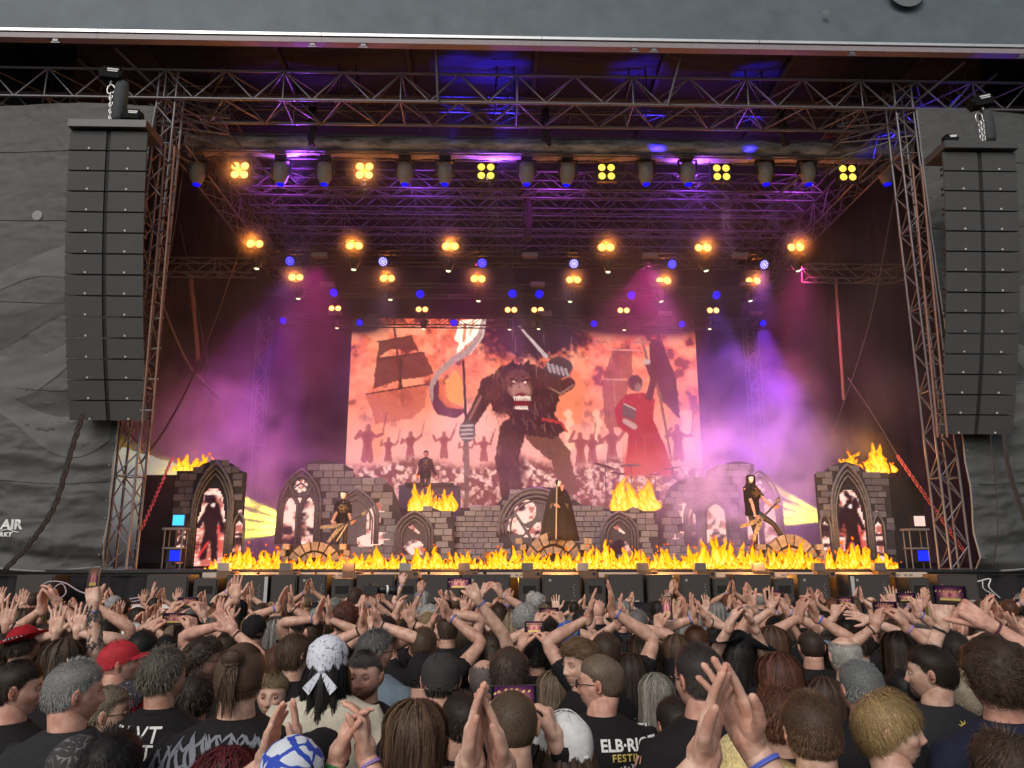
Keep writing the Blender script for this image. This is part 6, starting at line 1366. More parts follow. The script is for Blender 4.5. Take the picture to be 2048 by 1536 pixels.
    if legs_t is None:
        lg = leg_mesh(None)
        for Vv in lg.v: pass
        Vv = np.concatenate(lg.v)*np.array([bw,bw,s]); lb.add(Vv, lg.f)
        if not robe:
            fb = MB()
            for sx in (-1,1): fb.rings([np.stack([sx*.11+.048*a*np.cos(x_), .05+.13*a*np.sin(x_), 0*x_+z],1) for z, a in ((0,1),(.035,1),(.07,.7),(.1,.42)) for x_ in [np.linspace(0,2*np.pi,12,endpoint=False)]])
            fb.build('shoes', M_black, t, smooth=True)
    else:
        fb = MB()
        for sx, (K, Ft) in zip((-1,1), legs_t):
            hipp = np.array([sx*.09,0,.93*s]); Ft = np.array(Ft); K, Ft2 = ik(hipp, Ft, .43*s, .43*s, K); limb(lb, hipp, K, Ft2, ([0,.45,.6,1],[.095,.066,.062,.05]), 12, flat=None)
            fb.rings([np.stack([Ft2[0]+.05*a*np.cos(x_), Ft2[1]+.06+.13*a*np.sin(x_), 0*x_+z+Ft2[2]-.09],1) for z, a in ((0,1),(.04,1),(.09,.6),(.13,.42)) for x_ in [np.linspace(0,2*np.pi,12,endpoint=False)]])
        lb.rings([ell(z*s,a,c,0,12) for z,a,c in ((.84,.165,.12),(.95,.17,.125),(1.02,.158,.115))]); fb.build('boots', M_black, t, smooth=True)
    lb.build('trousers', CL[trousers], t, smooth=True)
    M4 = Matrix.Translation(hp) @ Matrix(Rh).to_4x4() 
    info['M4'] = M4
    if hair: place_hair(t, hair[0], q, (hair[2] if q == 3 else hair[2] % 2) if len(hair) > 2 else 0, hair[1], M4)
    if hat: put_hat(t, hat[0], hat[1], M4, hat[2] if len(hat) > 2 else 'cap')
    if glasses:
        gb = MB(); dark = glasses == 'sun'
        for sx in (-1,1):
            ring = [(sx*.032+.021*math.cos(a), .096, .002+.017*math.sin(a)) for a in np.linspace(0,6.283,17)]; gb.tube(ring, .0018, 5, cap=False)
            if dark: gb.add([(q_[0],q_[1],q_[2]) for q_ in ring[:-1]], [tuple(range(16))])
            gb.tube([(sx*.053,.094,.005),(sx*.074,.05,.006),(sx*.081,-.01,.004)], .0018, 5)
        gb.tube([(-.012,.098,.003),(.012,.098,.003)], .0018, 5); o = gb.build('glasses', mat('glasses_black', (.012,.01,.01), .25), t); o.matrix_local = M4
    info.update(shirt=sh, body=body, H=H, s=s, Zc=Zc, Rb=Rb, hc=hc, ground=ground, bw=bw)
    return info
_seed = 0
def shirt_print(info, text, size, x, z, m, name='shirt_print', side=-1, bold=.01, sp=1.0, VF=None):
    "flat print laid on the back of a shirt by casting rays at it"
    from mathutils.bvhtree import BVHTree
    V, F = VF if VF is not None else text_mesh(text, size, 0, bold*size, sp); me = info['shirt'].data; bvh = BVHTree.FromPolygons([v.co for v in me.vertices], [tuple(p.vertices) for p in me.polygons])
    b = MB(); out = []
    for v in V:
        px, pz = x+v[0], z+v[1]; h = bvh.ray_cast(Vector((px, side*1.0, pz)), Vector((0, -side, 0))); y = h[0].y if h[0] is not None else None; out.append((px, y, pz))
    ys = [o[1] for o in out if o[1] is not None]
    if not ys: return
    out = [(a, (c if c is not None else np.median(ys))+side*.0035, d) for a, c, d in out]; b.add(out, F); b.build(name, m, info['root'])
def phone(label, p, w_=.155, h=.075, yaw=0, pitch=0, roll=0, lit=0, group='phones held up by the crowd'):
    "p: centre; the screen looks back at the holder (-Y)"
    t = thing('phone', label, 'phone', p); t.rotation_euler = (R(pitch), R(roll), R(yaw)); b = MB(); e = .008; pts = []
    for cx, cz, a0 in ((w_/2-e,h/2-e,0),(-w_/2+e,h/2-e,90),(-w_/2+e,-h/2+e,180),(w_/2-e,-h/2+e,270)):
        for a in (0,30,60,90): pts.append((cx+e*math.cos(R(a0+a)), cz+e*math.sin(R(a0+a))))
    b.prism(pts, -.004, .004); b.build('case', mat('phone_black', (.012,.012,.014), .3), t)
    nx, nz = 26, 14; X, Z = np.meshgrid(np.linspace(-w_/2+.008, w_/2-.008, nx), np.linspace(-h/2+.004, h/2-.004, nz)); u, v = (X/w_+.5), (Z/h+.5)
    if h > w_: u, v = u, v
    C = np.zeros(X.shape+(3,)); C[:] = (.05,.01,.05)
    def bl(M, c): nonlocal C; M = np.clip(M,0,1)[...,None]; C = C*(1-M)+np.array(c)*M
    bl(np.exp(-(((u-.5)/.2)**2+((v-.52)/.2)**2))*1.2, (1,.38,.34)); bl((np.sin(u*60)*np.sin(v*40) > .8)*(v > .65)*.9, (1,.6,.2)); bl(np.exp(-((v-.28)/.05)**2)*(abs(u-.5) < .3), (1,.75,.2)); bl((v < .2).astype(float), (.06,.04,.03)); bl(np.exp(-(((u-.5)/.08)**2+((v-.5)/.15)**2)), (.15,.03,.05)); bl(((u < .1)|(u > .88))*1.0, (.005,.005,.006))
    b = MB(); b.add(np.stack([X, X*0-.0046, Z],-1).reshape(-1,3), [(j*nx+i, j*nx+i+1, (j+1)*nx+i+1, (j+1)*nx+i) for j in range(nz-1) for i in range(nx-1)], C.reshape(-1,3)); b.build('screen', emitter('phone_screen_%d' % lit, (1,1,1), (.45,.9)[lit], attr='col'), t)
    b = MB(); b.tube([(w_*.36,.004,h*.25),(w_*.36,.0065,h*.25)], .010, 12); b.build('camera_lens', M_black, t); return t
def clap(px, py, Y, tilt=0, gap=.035, kind=None, cross=.12, pole=None):
    kind = kind or ('flat','cup','open','flat','cup')[int(px) % 5]
    "both hands meeting at a point seen in the photograph"
    c = W(px, py, Y); f = np.array([math.sin(R(tilt)), .1, math.cos(R(tilt))])
    x = unit(np.cross(f, (0,1,0))) ; x = np.array([abs(x[0]), 0, -x[2] if x[0] < 0 else x[2]])
    return ((kind, c-x*gap+np.array([0,0,-.012]), f+np.array([cross,0.05,0]), (1,-.15,0), pole), (kind, c+x*gap, f+np.array([-cross,-.05,0]), (-1,-.15,0), pole and (-pole[0],pole[1],pole[2])))
# ================================================================== the band
BR, DB, BK = (.085,.05,.03), (.04,.024,.016), (.014,.011,.010)
LB, BL_, GR, WG, AU, RD = (.17,.11,.065), (.42,.30,.15), (.22,.21,.20), (.42,.41,.39), (.15,.055,.028), (.10,.012,.016)
M_gold = mat('gold_embroidery', (.32,.20,.08), .4, .4)
M_skull = mat('white_face_paint', (.62,.60,.58), .6)
def gpt(px, py, Y): return W(px, py, Y)
def emb(info, n, w_, h, z0, side=1, m=M_gold, seed=1):
    r_ = np.random.default_rng(seed); b = MB(); 
    V = []; F = []
    for i in range(n):
        x, z = r_.normal(0, w_), z0+r_.normal(0, h); a = r_.uniform(0,3.14); L_ = .03; k = len(V); t = .006
        for j in range(4): aa = a+j*.6; V += [(x+L_*j*.5*math.cos(aa)-t*math.sin(aa), z+L_*j*.5*math.sin(aa)+t*math.cos(aa)), (x+L_*j*.5*math.cos(aa)+t*math.sin(aa), z+L_*j*.5*math.sin(aa)-t*math.cos(aa))]
        F += [(k+2*j, k+2*j+1, k+2*j+3, k+2*j+2) for j in range(3)]
    shirt_print(info, None, 0, 0, 0, m, 'embroidery', side, VF=(np.array(V), F))
def paint_face(info, name='face_paint'):
    U, F = ico(4); V, f = face_shape(U); m = (U[:,1] > .35)&(U[:,2] < .62); P_ = V+U*.0016
    eye = (G2(np.abs(V[:,0]),V[:,2],.031,.003,.017,.013) > .35)|(G2(V[:,0],V[:,2],0,-.03,.008,.012) > .6)|(G2(V[:,0],V[:,2],0,-.063,.026,.004) > .5); ff = [q for q in F if all(m[list(q)])]
    b = MB(); b.add(P_, ff, np.where(eye[:,None], .04, 1.0)*np.ones(3)); mm = _mats.get('paint_attr') or mat('paint_attr', (.6,.6,.6), .6, attr='col'); o = b.build(name, mm, info['root'], smooth=True); o.matrix_local = info['M4']
# singer: black robe, microphone stand
ph = W(1117, 966, 20.75); zr = W(0, 1081, 20.75)[2]
A1 = W(1104, 1010, 20.35); A2 = W(1121, 975, 20.45)
sg = person('singer in a long black robe with gold trim, holding his microphone stand', (1117,966), Y=20.75, face=178, hair=('short',(.3,.3,.32)), shirt='robe', ground=zr, group='the band', longsleeve=True, q=2, robe=True, trousers='robe',
   arms=(('grip', W(1124,972,20.45), (0,0,1), (0,1,0), (1,0,-1)), ('grip', W(1112,1009,20.4), (-.4,-.1,.3), (.3,1,0), (-1,0,-1))))
paint_face(sg)
b = MB(); H_ = sg['H']; rg = []
for z, a, c in ((0,.52,.36),(.3,.47,.33),(.7,.41,.28),(1.0,.35,.24),(1.25,.30,.20),(1.42,.23,.14),(1.50,.12,.10)):
    t_ = np.linspace(0, 2*np.pi, 40, endpoint=False); rr = 1+.05*np.sin(t_*11)*(1.5-z)/1.5; rg.append(np.stack([a*rr*np.cos(t_), c*rr*np.sin(t_), 0*t_+z*H_/1.78], 1))
b.rings(rg); rb = b.build('robe', CL['robe'], sg['root'], smooth=True)
b = MB()
for s_ in (-1,1): b.add([(s_*.10,.25,.35),(s_*.26,.20,.30),(s_*.24,.19,.95),(s_*.12,.21,1.0)], [(0,1,2,3)])
b.build('gold_panel', mat('gold_cloth', (.20,.13,.05), .5, col2=(.05,.035,.02), vscale=30), sg['root'])
t = thing('microphone_stand', 'straight pale microphone stand in the hands of the robed singer', 'microphone', (W(1112,1080,20.3)[0], 20.3, zr)); b = MB(); zt = W(0,968,20.3)[2]-zr; b.tube([(0,0,0),(.04,0,zt)], .018, 8); b.build('pole', mat('pale_metal', (.5,.45,.35), .4, .5), t); b = MB(); b.rings([q+np.array([.04,0,zt]) for q in lathe([(.015,-.02),(.028,.06),(.036,.1),(.03,.14),(.01,.155)])]); b.build('microphone', M_black, t, smooth=True); b = MB(); b.rings(lathe([(.15,0),(.13,.03),(.02,.04)])); b.build('base', M_black, t, smooth=True)
# left guitarist
lgz = DECK
Yg = 20.6
lg_ = person('left guitarist in black with white skull face paint playing a pale V-shaped guitar', (687,990), Y=Yg, face=172, hair=('buzz',(.03,.03,.03)), shirt='black', group='the band', q=2, ground=W(0,1112,Yg)[2], sleeve=.9, skin=1,
   arms=(('grip', W(706,1041,Yg-.3), (.2,-.2,.4), (0,1,0), (1,0,-1)), ('relaxed', W(668,1050,Yg-.35), (.5,-.1,-.6), (0,1,.2), (-1,0,-.6))), trousers='leather')
paint_face(lg_); emb(lg_, 40, .07, .09, 1.25*lg_['s'])
for sx in (-1,1): pass
def v_guitar(label, c, ang, tilt, sc=1.0):
    "V-shaped electric guitar; neck points along +X before turning"
    t = thing('electric_guitar', label, 'guitar', c); M_g = mat('guitar_pale', (.42,.34,.24), .35, vscale=14, coat=.4, col2=(.06,.04,.03)); M_n = mat('guitar_neck', (.06,.04,.03), .4)
    b = MB(); b.prism([(.10,.045),(-.05,.10),(-.55,.30),(-.58,.22),(-.14,0),(-.58,-.22),(-.55,-.30),(-.05,-.10),(.10,-.045)], -.02, .02); b.build('body', M_g, t)
    b = MB(); b.box((.38,-.012,0), (.62,.02,.05)); b.build('neck', M_n, t)
    b = MB(); b.prism([(.68,.02),(.72,.05),(.90,.075),(.86,.0),(.76,-.05),(.68,-.025)], -.022, .0); b.build('headstock', M_g, t)
    for q in range(6): b = MB(); b.box((.72+q*.028,-.01,.06+q*.004), (.012,.02,.03)); b.build('tuning_peg', M_alu, t)
    for x in (-.09,-.01): b = MB(); b.box((x,-.026,0), (.035,.012,.08)); b.build('pickup', M_black, t)
    b = MB()
    for q in range(6): b.tube([(-.15,-.03,-.02+q*.008),(.70,-.028,-.014+q*.006)], .0012, 4)
    b.build('strings', M_alu, t); t.rotation_euler = (0, -ang, tilt); t.scale = (sc,)*3; return t
v_guitar('pale V-shaped guitar slung low on the left guitarist', W(682,1052,Yg-.42), R(28), R(0), .85)
cable('thin pale cross-legged keyboard stand edge before the left guitarist', [W(673,1083,Yg-.5), W(695,1048,Yg-.5)], .018, mat('pale_metal', (.5,.45,.35)), 'stand_bar', cat='stand')
# keyboard player
kp = person('keyboard player with violet-lit face standing in a dark jacket before the big screen', (852,908), Y=25.2, face=180, hair=('short',BK), shirt='black', group='the band', q=2, ground=W(0,1008,25.2)[2], longsleeve=True,
   arms=(('relaxed', W(873,958,24.9), (0,-.3,-1), (0,1,.2), (1,.3,-1)), ('relaxed', W(835,958,24.9), (0,-.3,-1), (0,1,.2), (-1,.3,-1))), pos=None, trousers='leather')
emb(kp, 40, .08, .12, 1.3*kp['s'], seed=4)
lamp_light('SPOT', 'keyboard_lamp', W(860,990,23.4), 25, (.15,.08,1), W(852,905,25.2), .05, 30)
# right guitarist: long hair, leg up on the riser
Yr = 20.4; gz = max(DECK, W(0,1116,Yr)[2])
rg_ = person('long-haired right guitarist in black playing a V-shaped guitar with one boot on the riser', (1501,958), Y=Yr, build=1.12, face=205, hyaw=-14, hair=('mane',(.10,.045,.022)), shirt='black', group='the band', q=2, ground=gz, skin=4, sleeve=.7,
   arms=(('grip', W(1556,1012,Yr-.35), (.3,-.2,.3), (0,1,.3), (1,0,-1)), ('relaxed', W(1518,1037,Yr-.4), (.6,-.1,-.3), (0,1,0), (-1,0,-.6))), trousers='leather',
   legs_t=(((0,1,.5), tuple((rotz(R(205)).T@(W(1570,1085,Yr-.1)-np.array([W(1501,958,Yr)[0],Yr,gz]))))), ((0,1,0), tuple(rotz(R(205)).T@(np.array([W(1512,1112,Yr)[0], Yr, gz+.09])-np.array([W(1501,958,Yr)[0],Yr,gz]))))))
paint_face(rg_); emb(rg_, 60, .08, .08, 1.32*rg_['s'], seed=7)
v_guitar('pale V-shaped guitar played by the long-haired right guitarist', W(1520,1040,Yr-.5), R(43), R(2), .92)

# ================================================================== the crowd
BANDS = [mat('band_blue', (.10,.14,.55), .6), mat('band_violet', (.30,.20,.50), .6), mat('band_black', (.02,.02,.02), .6), mat('band_white', (.55,.55,.6), .6)]
M_red = cloth('red', (.38,.02,.03), .7); M_reddk = cloth('red_felt', (.30,.008,.015), .9)
def printcloth(name, c1, c2, sc, thr=.5):
    m = mat('print_'+name, c1, .8); N, Lk = m.node_tree.nodes, m.node_tree.links; b = N['Principled BSDF']; tc = N.new('ShaderNodeTexCoord'); v = N.new('ShaderNodeTexVoronoi'); v.inputs['Scale'].default_value = sc; v.feature = 'DISTANCE_TO_EDGE'
    n = N.new('ShaderNodeTexNoise'); n.inputs['Scale'].default_value = sc*1.4; n.inputs['Detail'].default_value = 2; ad = N.new('ShaderNodeMath'); ad.operation = 'MULTIPLY_ADD'; ad.inputs[1].default_value = 3; Lk.new(tc.outputs['Object'], v.inputs[0]); Lk.new(tc.outputs['Object'], n.inputs['Vector']); Lk.new(v.outputs[0], ad.inputs[0]); Lk.new(n.outputs['Fac'], ad.inputs[2])
    r_ = N.new('ShaderNodeValToRGB'); r_.color_ramp.elements[0].position = thr; r_.color_ramp.elements[1].position = thr+.07; r_.color_ramp.elements[0].color = (*c2,1); r_.color_ramp.elements[1].color = (*c1,1); Lk.new(ad.outputs[0], r_.inputs[0]); Lk.new(r_.outputs[0], b.inputs['Base Color']); return m
M_pais = printcloth('white_paisley', (.62,.64,.72), (.12,.12,.18), 45, .5); M_paisk = printcloth('black_paisley', (.02,.018,.025), (.35,.33,.38), 60, .42); M_bluew = printcloth('blue_white', (.60,.64,.70), (.02,.06,.42), 16, .75); M_bluey = printcloth('blue_star', (.02,.08,.38), (.40,.36,.14), 22, .48); M_capgrey = printcloth('worn_black', (.03,.03,.03), (.17,.16,.16), 30, .55)
M_straw = mat('straw', (.62,.50,.24), .75, var=.35, vscale=60, bump=1.0, bscale=90)
U_ = (0,0,1)
P = person
def up(px, py, Y, kind='flat', f=U_, n=(0,1,0), pole=None): return (kind, W(px,py,Y), f, n, pole)
bb = (BANDS[0], BANDS[2]); b0 = (BANDS[0], None); b1 = (None, BANDS[0]); bv = (None, BANDS[1]); bk = (None, BANDS[2])
crowd = []
def C(label, head, Y, **k):
    o = P(label, head, Y=Y, **k); crowd.append((o['hc'][0], Y)); return o
# --- nearest row and bottom edge
C('man at the left edge with slicked dark hair, face turned right, in a black top', (35,1380), 3.3, face=-20, hyaw=-45, hair=('short',DB,11), q=3, skin=4, brow=(.3,.2,.15))
C('grey-haired man in a plain black T-shirt, seen from behind with his face turned right', (150,1388), 2.95, face=-12, hyaw=-42, hair=('short',(.36,.36,.35),12), q=3, build=1.12, skin=4, shirt='charcoal')
C('woman with glasses and fair hair looking right beside the grey-haired man', (214,1428), 3.55, face=-30, hyaw=-42, hair=('short',(.30,.24,.17),13), q=2, glasses='clear', skin=2, shirt='grey')
C('person with black paisley headscarf and bright red long hair', (258,1410), 4.1, face=-30, hyaw=-25, hair=('straight!',(.35,.01,.012),2), hat=('bandana',M_paisk,'headscarf'), q=2)
C('man in a red baseball cap looking up to the right', (240,1328), 4.2, face=-15, hyaw=-50, hpitch=10, hair=('buzz!',BR,3), hat=('cap',M_red,'cap'), q=2, skin=4)
fp = C('man with grey-brown swept hair in a black T-shirt with BLV lettering', (328,1355), 3.55, face=-6, hyaw=-25, hair=('thick',(.15,.125,.10),14), q=2, skin=1)
shirt_print(fp, 'BLVT', .085, -.03, 1.52, M_white, sp=1.1); shirt_print(fp, 'ÜLT', .085, -.02, 1.455, M_white); shirt_print(fp, 'F', .08, -.08, 1.40, M_white); shirt_print(fp, 'festival', .05, .06, 1.24, M_white)
bun = C('broad man with a brown top knot and a black shirt with grey spiky band lettering', (482,1360), 2.8, face=-3, hair=('bun',BR,1), q=3, build=1.25, skin=2)
r_ = np.random.default_rng(5); V = []; F = []
def strokes(paths, w_):
    for pth in paths:
        k = len(V); n = len(pth)
        for i, (x, z) in enumerate(pth):
            d = np.array(pth[min(i+1,n-1)])-np.array(pth[max(i-1,0)]); d = unit(d); ww = w_*(1-abs(2*i/(n-1)-1)**3*.85); V.append((x-d[1]*ww, z+d[0]*ww)); V.append((x+d[1]*ww, z-d[0]*ww))
        F.extend([(k+2*i, k+2*i+1, k+2*i+3, k+2*i+2) for i in range(n-1)])
for i in range(11):
    x0 = -.24+i*.048
    for q in range(3):
        x = x0+r_.uniform(-.012,.012); top = 1.715-1.1*x*x-r_.uniform(0,.03); ht = .10+.06*abs(x)/.2*r_.random(); strokes([[(x+.012*math.sin(t*5+i+q)+(q-1)*.010, top-ht*t) for t in np.linspace(0,1,7)]], .006)
    strokes([[(x0+t*.05, 1.69-1.1*x0*x0+.012*math.sin(t*6+i)) for t in np.linspace(0,1,5)]], .005); strokes([[(x0+t*.05, 1.63-1.1*x0*x0+.012*math.cos(t*6+i)) for t in np.linspace(0,1,5)]], .005)
for i in range(26):
    s_ = -1 if i % 2 else 1; x = s_*r_.uniform(.14,.27); z = 1.57-r_.uniform(0,.22); strokes([[(x+s_*.03*math.sin(t*4+i)*.5+s_*t*.02, z-t*r_.uniform(.06,.1)) for t in np.linspace(0,1,6)]], .0045)
shirt_print(bun, None, 0, 0, 0, mat('grey_print', (.13,.14,.17), .6), 'band_lettering', VF=(np.array(V), F))
C('curly dark-haired man with glasses, face turned right behind the top-knot man', (408,1322), 4.9, face=-35, hyaw=-40, hair=('curly',DB,2), q=2, glasses='clear', skin=1)
C('dark-haired person half hidden left of the top-knot man', (392,1400), 4.0, hair=('thick',DB,4), q=1)
C('blonde braided woman facing the camera with sunglasses pushed up on her hair', (545,1392), 4.2, face=172, hyaw=10, hair=('short',(.30,.22,.12),6), q=3, skin=2, build=1.05)
C('youth with straight brown bowl-cut hair right of the top-knot man', (588,1312), 4.3, hyaw=-30, face=-8, hair=('bowl',BR,3), q=2, skin=2)
C('person in a white paisley headscarf and cream top', (655,1325), 3.5, face=0, hair=('long!',BK,3), hat=('bandana',M_pais,'headscarf'), q=2, shirt='cream', build=1.15)
C('person in a tilted red felt hat with a studded band', (48,1290), 4.9, roll=-14, face=-8, hair=('thick^',DB,1), hat=('fedora',[M_reddk, cloth('hatband',(.02,.02,.02)), mat('studs',(.6,.6,.6),.3,.8)],'hat'), q=2)
C('long brown-haired woman with sunglasses behind the grey-haired man', (125,1320), 4.6, face=-20, hyaw=-30, hair=('long',(.10,.065,.045),5), q=2, glasses='sun')
C('black-haired person behind the red felt hat', (76,1322), 5.4, hair=('thick',BK,1), q=1)
C('man in a worn grey and black cap at the bottom edge, left', (150,1545), 2.75, hair=('short!',DB,2), hat=('bucket',M_capgrey,'hat'), q=2)
C('dark-haired person at the bottom edge beside the worn grey cap', (222,1545), 2.6, hair=('thick',BK,6), q=2)
C('person with dark red frizzy hair at the bottom edge', (455,1578), 2.6, hair=('frizzy',RD,4), q=2)
C('clapping person in a blue and white headscarf at the bottom edge', (582,1562), 2.3, hair=('long!',BK,2), hat=('bandana',M_bluew,'headscarf'), q=3, arms=clap(570,1455,2.5, 4), band=(None,BANDS[2]), skin=2)
C('person in a black beanie beside the blue and white headscarf', (640,1535), 2.75, hair=None, hat=('beanie',CL['black'],'beanie'), q=2)
C('person clapping from below the bottom edge, green band at the wrist', (720,1640), 2.15, H=1.55, hair=('short',DB,1), q=2, arms=(('cup', W(696,1448,2.4), (.25,.1,1), (1,0,0), None), ('cup', W(728,1440,2.4), (-.1,.1,1), (-1,0,0), None)), band=(mat('band_green',(.03,.25,.06)),BANDS[1]), shirt='faded')
# --- centre
C('smiling bearded man facing the camera left of the black caps', (728,1354), 3.8, face=168, hyaw=4, hair=('short',(.10,.09,.085),7), beard=(.30,.28,.27), q=3, skin=4, wide=1.08, build=1.15)
vm = C('grey-haired man with glasses in a patched blue-grey denim vest', (752,1304), 4.5, face=-25, hyaw=-35, hair=('thick',(.16,.155,.15),8), q=2, glasses='clear', shirt='denim', build=1.15)
shirt_print(vm, '★', .09, .06, 1.44, M_white, 'patch'); shirt_print(vm, 'ROCK', .04, .0, 1.2, M_white, 'patch') if False else None
C('short brown-haired man raising both bare arms before the left brazier', (847,1293), 5.0, hair=('short',(.12,.07,.04),9), q=2, build=1.08, arms=(('flat', W(868,1232,5.25), (.3,0,1), (1,0,0), (-1,0,-.4)), ('flat', W(890,1205,5.2), (-.35,0,1), (-1,0,0), (1.2,0,-.2))), band=b1, sleeve=.45, skin=1)
C('man in a faded black cap with its rear strap showing, seen from behind', (882,1362), 3.4, hair=('short!',BK,2), hat=('cap',CL['faded'],'cap'), q=2, build=1.1)
C('person in a black cap half hidden left of the faded cap', (846,1350), 4.4, hair=('short!',BK,2), hat=('cap',CL['black'],'cap'), q=2, hyaw=-20)
C('person with wavy mid-brown hair at the bottom edge, left of the big clapping hands', (830,1475), 2.75, hair=('wavy',(.13,.075,.045),6), q=2, build=1.05, shirt='faded')
C('dark-haired man with a visible ear behind the big clapping hands', (925,1448), 3.2, hyaw=25, hair=('short',DB,10), q=2)
cp = C('man clapping with large hands from the bottom edge, dark jacket cuffs and black wristband', (968,2000), 1.42, H=1.80, hair=('short',DB,2), q=3, shirt='charcoal', longsleeve=True, band=(BANDS[2],None), arms=(('flat', W(950,1450,1.72), (.12,.1,1), (1,-.25,0), (-1,-.3,-.6)), ('flat', W(985,1460,1.76), (-.28,.0,1), (-1,-.35,0), (1,-.3,-.6))), skin=2)
bz = C('man with a buzz cut holding a phone up sideways', (1024,1452), 2.5, hair=('buzz',(.10,.065,.04),5), q=3, skin=2, build=1.05, shirt='black', arms=(('grip', W(975,1405,2.74), (.2,.1,1), (.8,.5,0), (-.3,-.1,-1)), ('grip', W(1096,1422,2.68), (-.25,.1,1), (-1,.2,0), (.5,-.1,-1))), longsleeve=True)
phone('phone held sideways by the buzz-cut man, its screen showing the purple stage', W(1028,1395,2.72), .165, .078, 0, -6, -1, 1, None)
C('man with spiky dark hair in the middle of the crowd', (1018,1350), 3.6, hair=('spiky',(.05,.03,.022),3), q=2, skin=1)
C('bald-headed man half hidden beside the spiky dark hair', (968,1358), 4.5, hair=('ring',(.12,.10,.09),2), q=2, skin=1)
C('person in a plain white cap at the bottom edge', (1130,1498), 2.75, hair=('long!',(.10,.06,.04),1), hat=('cap',CL['white'],'cap'), q=2, hyaw=25, face=10)
C('young man with curly light brown hair looking back over his shoulder', (1160,1332), 4.1, face=60, hyaw=60, hair=('curly',(.16,.095,.05),4), q=3, skin=2)
el = C('man in sunglasses with a cropped fade, face turned left, black ELB RIOT festival shirt', (1200,1368), 3.35, face=4, hyaw=68, hair=('fade',(.14,.10,.07),6), q=3, glasses='sun', skin=4, build=1.12)
M_yel = mat('yellow_print', (.55,.42,.10), .6)
shirt_print(el, 'ELB·RIOT', .058, .085, 1.525, M_white, bold=.03); shirt_print(el, 'FESTIVAL', .036, .09, 1.49, M_yel, bold=.02, sp=1.15); shirt_print(el, '- x - X - x -', .022, .09, 1.465, M_white); shirt_print(el, 'PAPA ROACH', .044, .09, 1.425, M_white, bold=.03); shirt_print(el, 'KREATOR', .04, .09, 1.385, M_white, bold=.03)
C('woman with smooth dark blond hair left of the looking-back young man', (1108,1385), 4.6, hair=('bob',(.20,.14,.09),2), q=2)
C('man with long brown hair and glasses, face turned left, right of the middle', (1352,1308), 4.9, face=35, hyaw=40, hair=('long',(.11,.06,.035),3), q=2, glasses='clear', beard=(.7,.5,.4))
tl_ = C('woman with long grey-blond hair in a black shirt reading THE L', (1312,1392), 4.3, hair=('straight',(.30,.27,.23),4), q=2)
shirt_print(tl_, 'THE L', .085, -.03, 1.375, M_white); 
wf = C('person in a black shirt with small violet WOLF lettering', (1262,1350), 4.5, hair=('straight',DB,2), q=1); shirt_print(wf, 'WOLF', .06, .03, 1.42, mat('violet_print',(.20,.17,.34),.6)); shirt_print(wf, 'IG', .06, .03, 1.36, _mats['violet_print'])
C('short dark-haired man in a dark jacket right of the festival shirt', (1350,1452), 3.5, hair=('short',DB,12), hyaw=18, q=2, coat=True, build=.9)
C('tall man with short greying hair and glasses behind the biggest raised hands', (1398,1360), 2.75, face=8, hyaw=18, hair=('short',(.06,.045,.04),13), q=3, glasses='clear', build=1.02, skin=4)
bh = C('person whose big bare hands clap before the camera, blue band on one wrist', (1450,2100), 1.25, H=1.80, hair=('short',BR,1), q=3, skin=2, arms=(('open', W(1425,1425,1.50), (.30,.1,1), (1,-.55,0), (-1,-.2,-.8)), ('open', W(1462,1400,1.56), (-.42,.05,1), (-1,-.5,0), (1,-.2,-.8))), band=(None,BANDS[0]), shirt='charcoal')
C('person in a woven straw hat at the bottom edge', (1492,1545), 2.45, hair=('short^',BR,2), hat=('straw',M_straw,'hat'), q=2)
# --- right
C('person in a black three-cornered pirate hat', (1476,1300), 4.8, hair=('long^',BK,2), hat=('tricorne',CL['black'],'hat'), roll=8, q=2)
C('woman with long brown hair right of the pirate hat', (1546,1290), 5.0, hair=('straight',(.11,.055,.03),5), q=2)
C('man with cropped dark hair clapping above his head, right of the middle', (1622,1296), 4.9, hair=('buzz',DB,4), q=2, build=1.05, arms=(('cup', W(1600,1205,5.1), (.1,0,1), (1,0,0), (-1,0,-.4)), ('cup', W(1622,1205,5.1), (-.25,0,1), (-1,0,0), (1.2,0,-.3))), band=b1, skin=1)
C('man with a bald crown and grey sides, seen from behind', (1690,1314), 4.2, hair=('ring',(.33,.31,.28),3), q=3, skin=2, wide=1.05)
C('woman with long straight red-brown hair behind the young man with short brown hair', (1560,1362), 3.45, hair=('straight',(.12,.045,.028),6), q=2)
C('woman with long straight brown hair left of the blond boy', (1652,1402), 4.1, hair=('straight',(.085,.05,.035),7), q=2)
C('grey-haired man seen from behind above the blond boy', (1722,1380), 3.25, hair=('short',(.25,.26,.26),15), q=2, skin=4, hyaw=5, build=1.08)
C('person with thick auburn hair left of the young man with short brown hair', (1556,1440), 3.05, hair=('thick',AU,16), q=2)
C('young man with short brown hair at the bottom edge, between straw hat and blond boy', (1622,1468), 2.42, hair=('short',(.13,.07,.038),17), q=3, skin=2)
C('blond boy with a fringe looking back to the right', (1778,1462), 2.55, face=-30, hyaw=-82, hpitch=4, hair=('bowl',(.40,.27,.12),18), q=3, skin=2, brow=(.55,.42,.3), build=.95)
dg = C('dark-haired man with face turned left in a dark grey T-shirt with a small yellow mark', (1862,1348), 3.35, face=5, hyaw=52, hair=('short',DB,19), q=3, shirt='charcoal', skin=2, build=1.15)
shirt_print(dg, '✸', .06, .03, 1.58, M_yel)
C('man with thin combed-back grey-blond hair between the dark grey T-shirt and the curly head', (1922,1398), 3.55, hyaw=12, hair=('receding',(.38,.32,.23),20), q=2, skin=4)
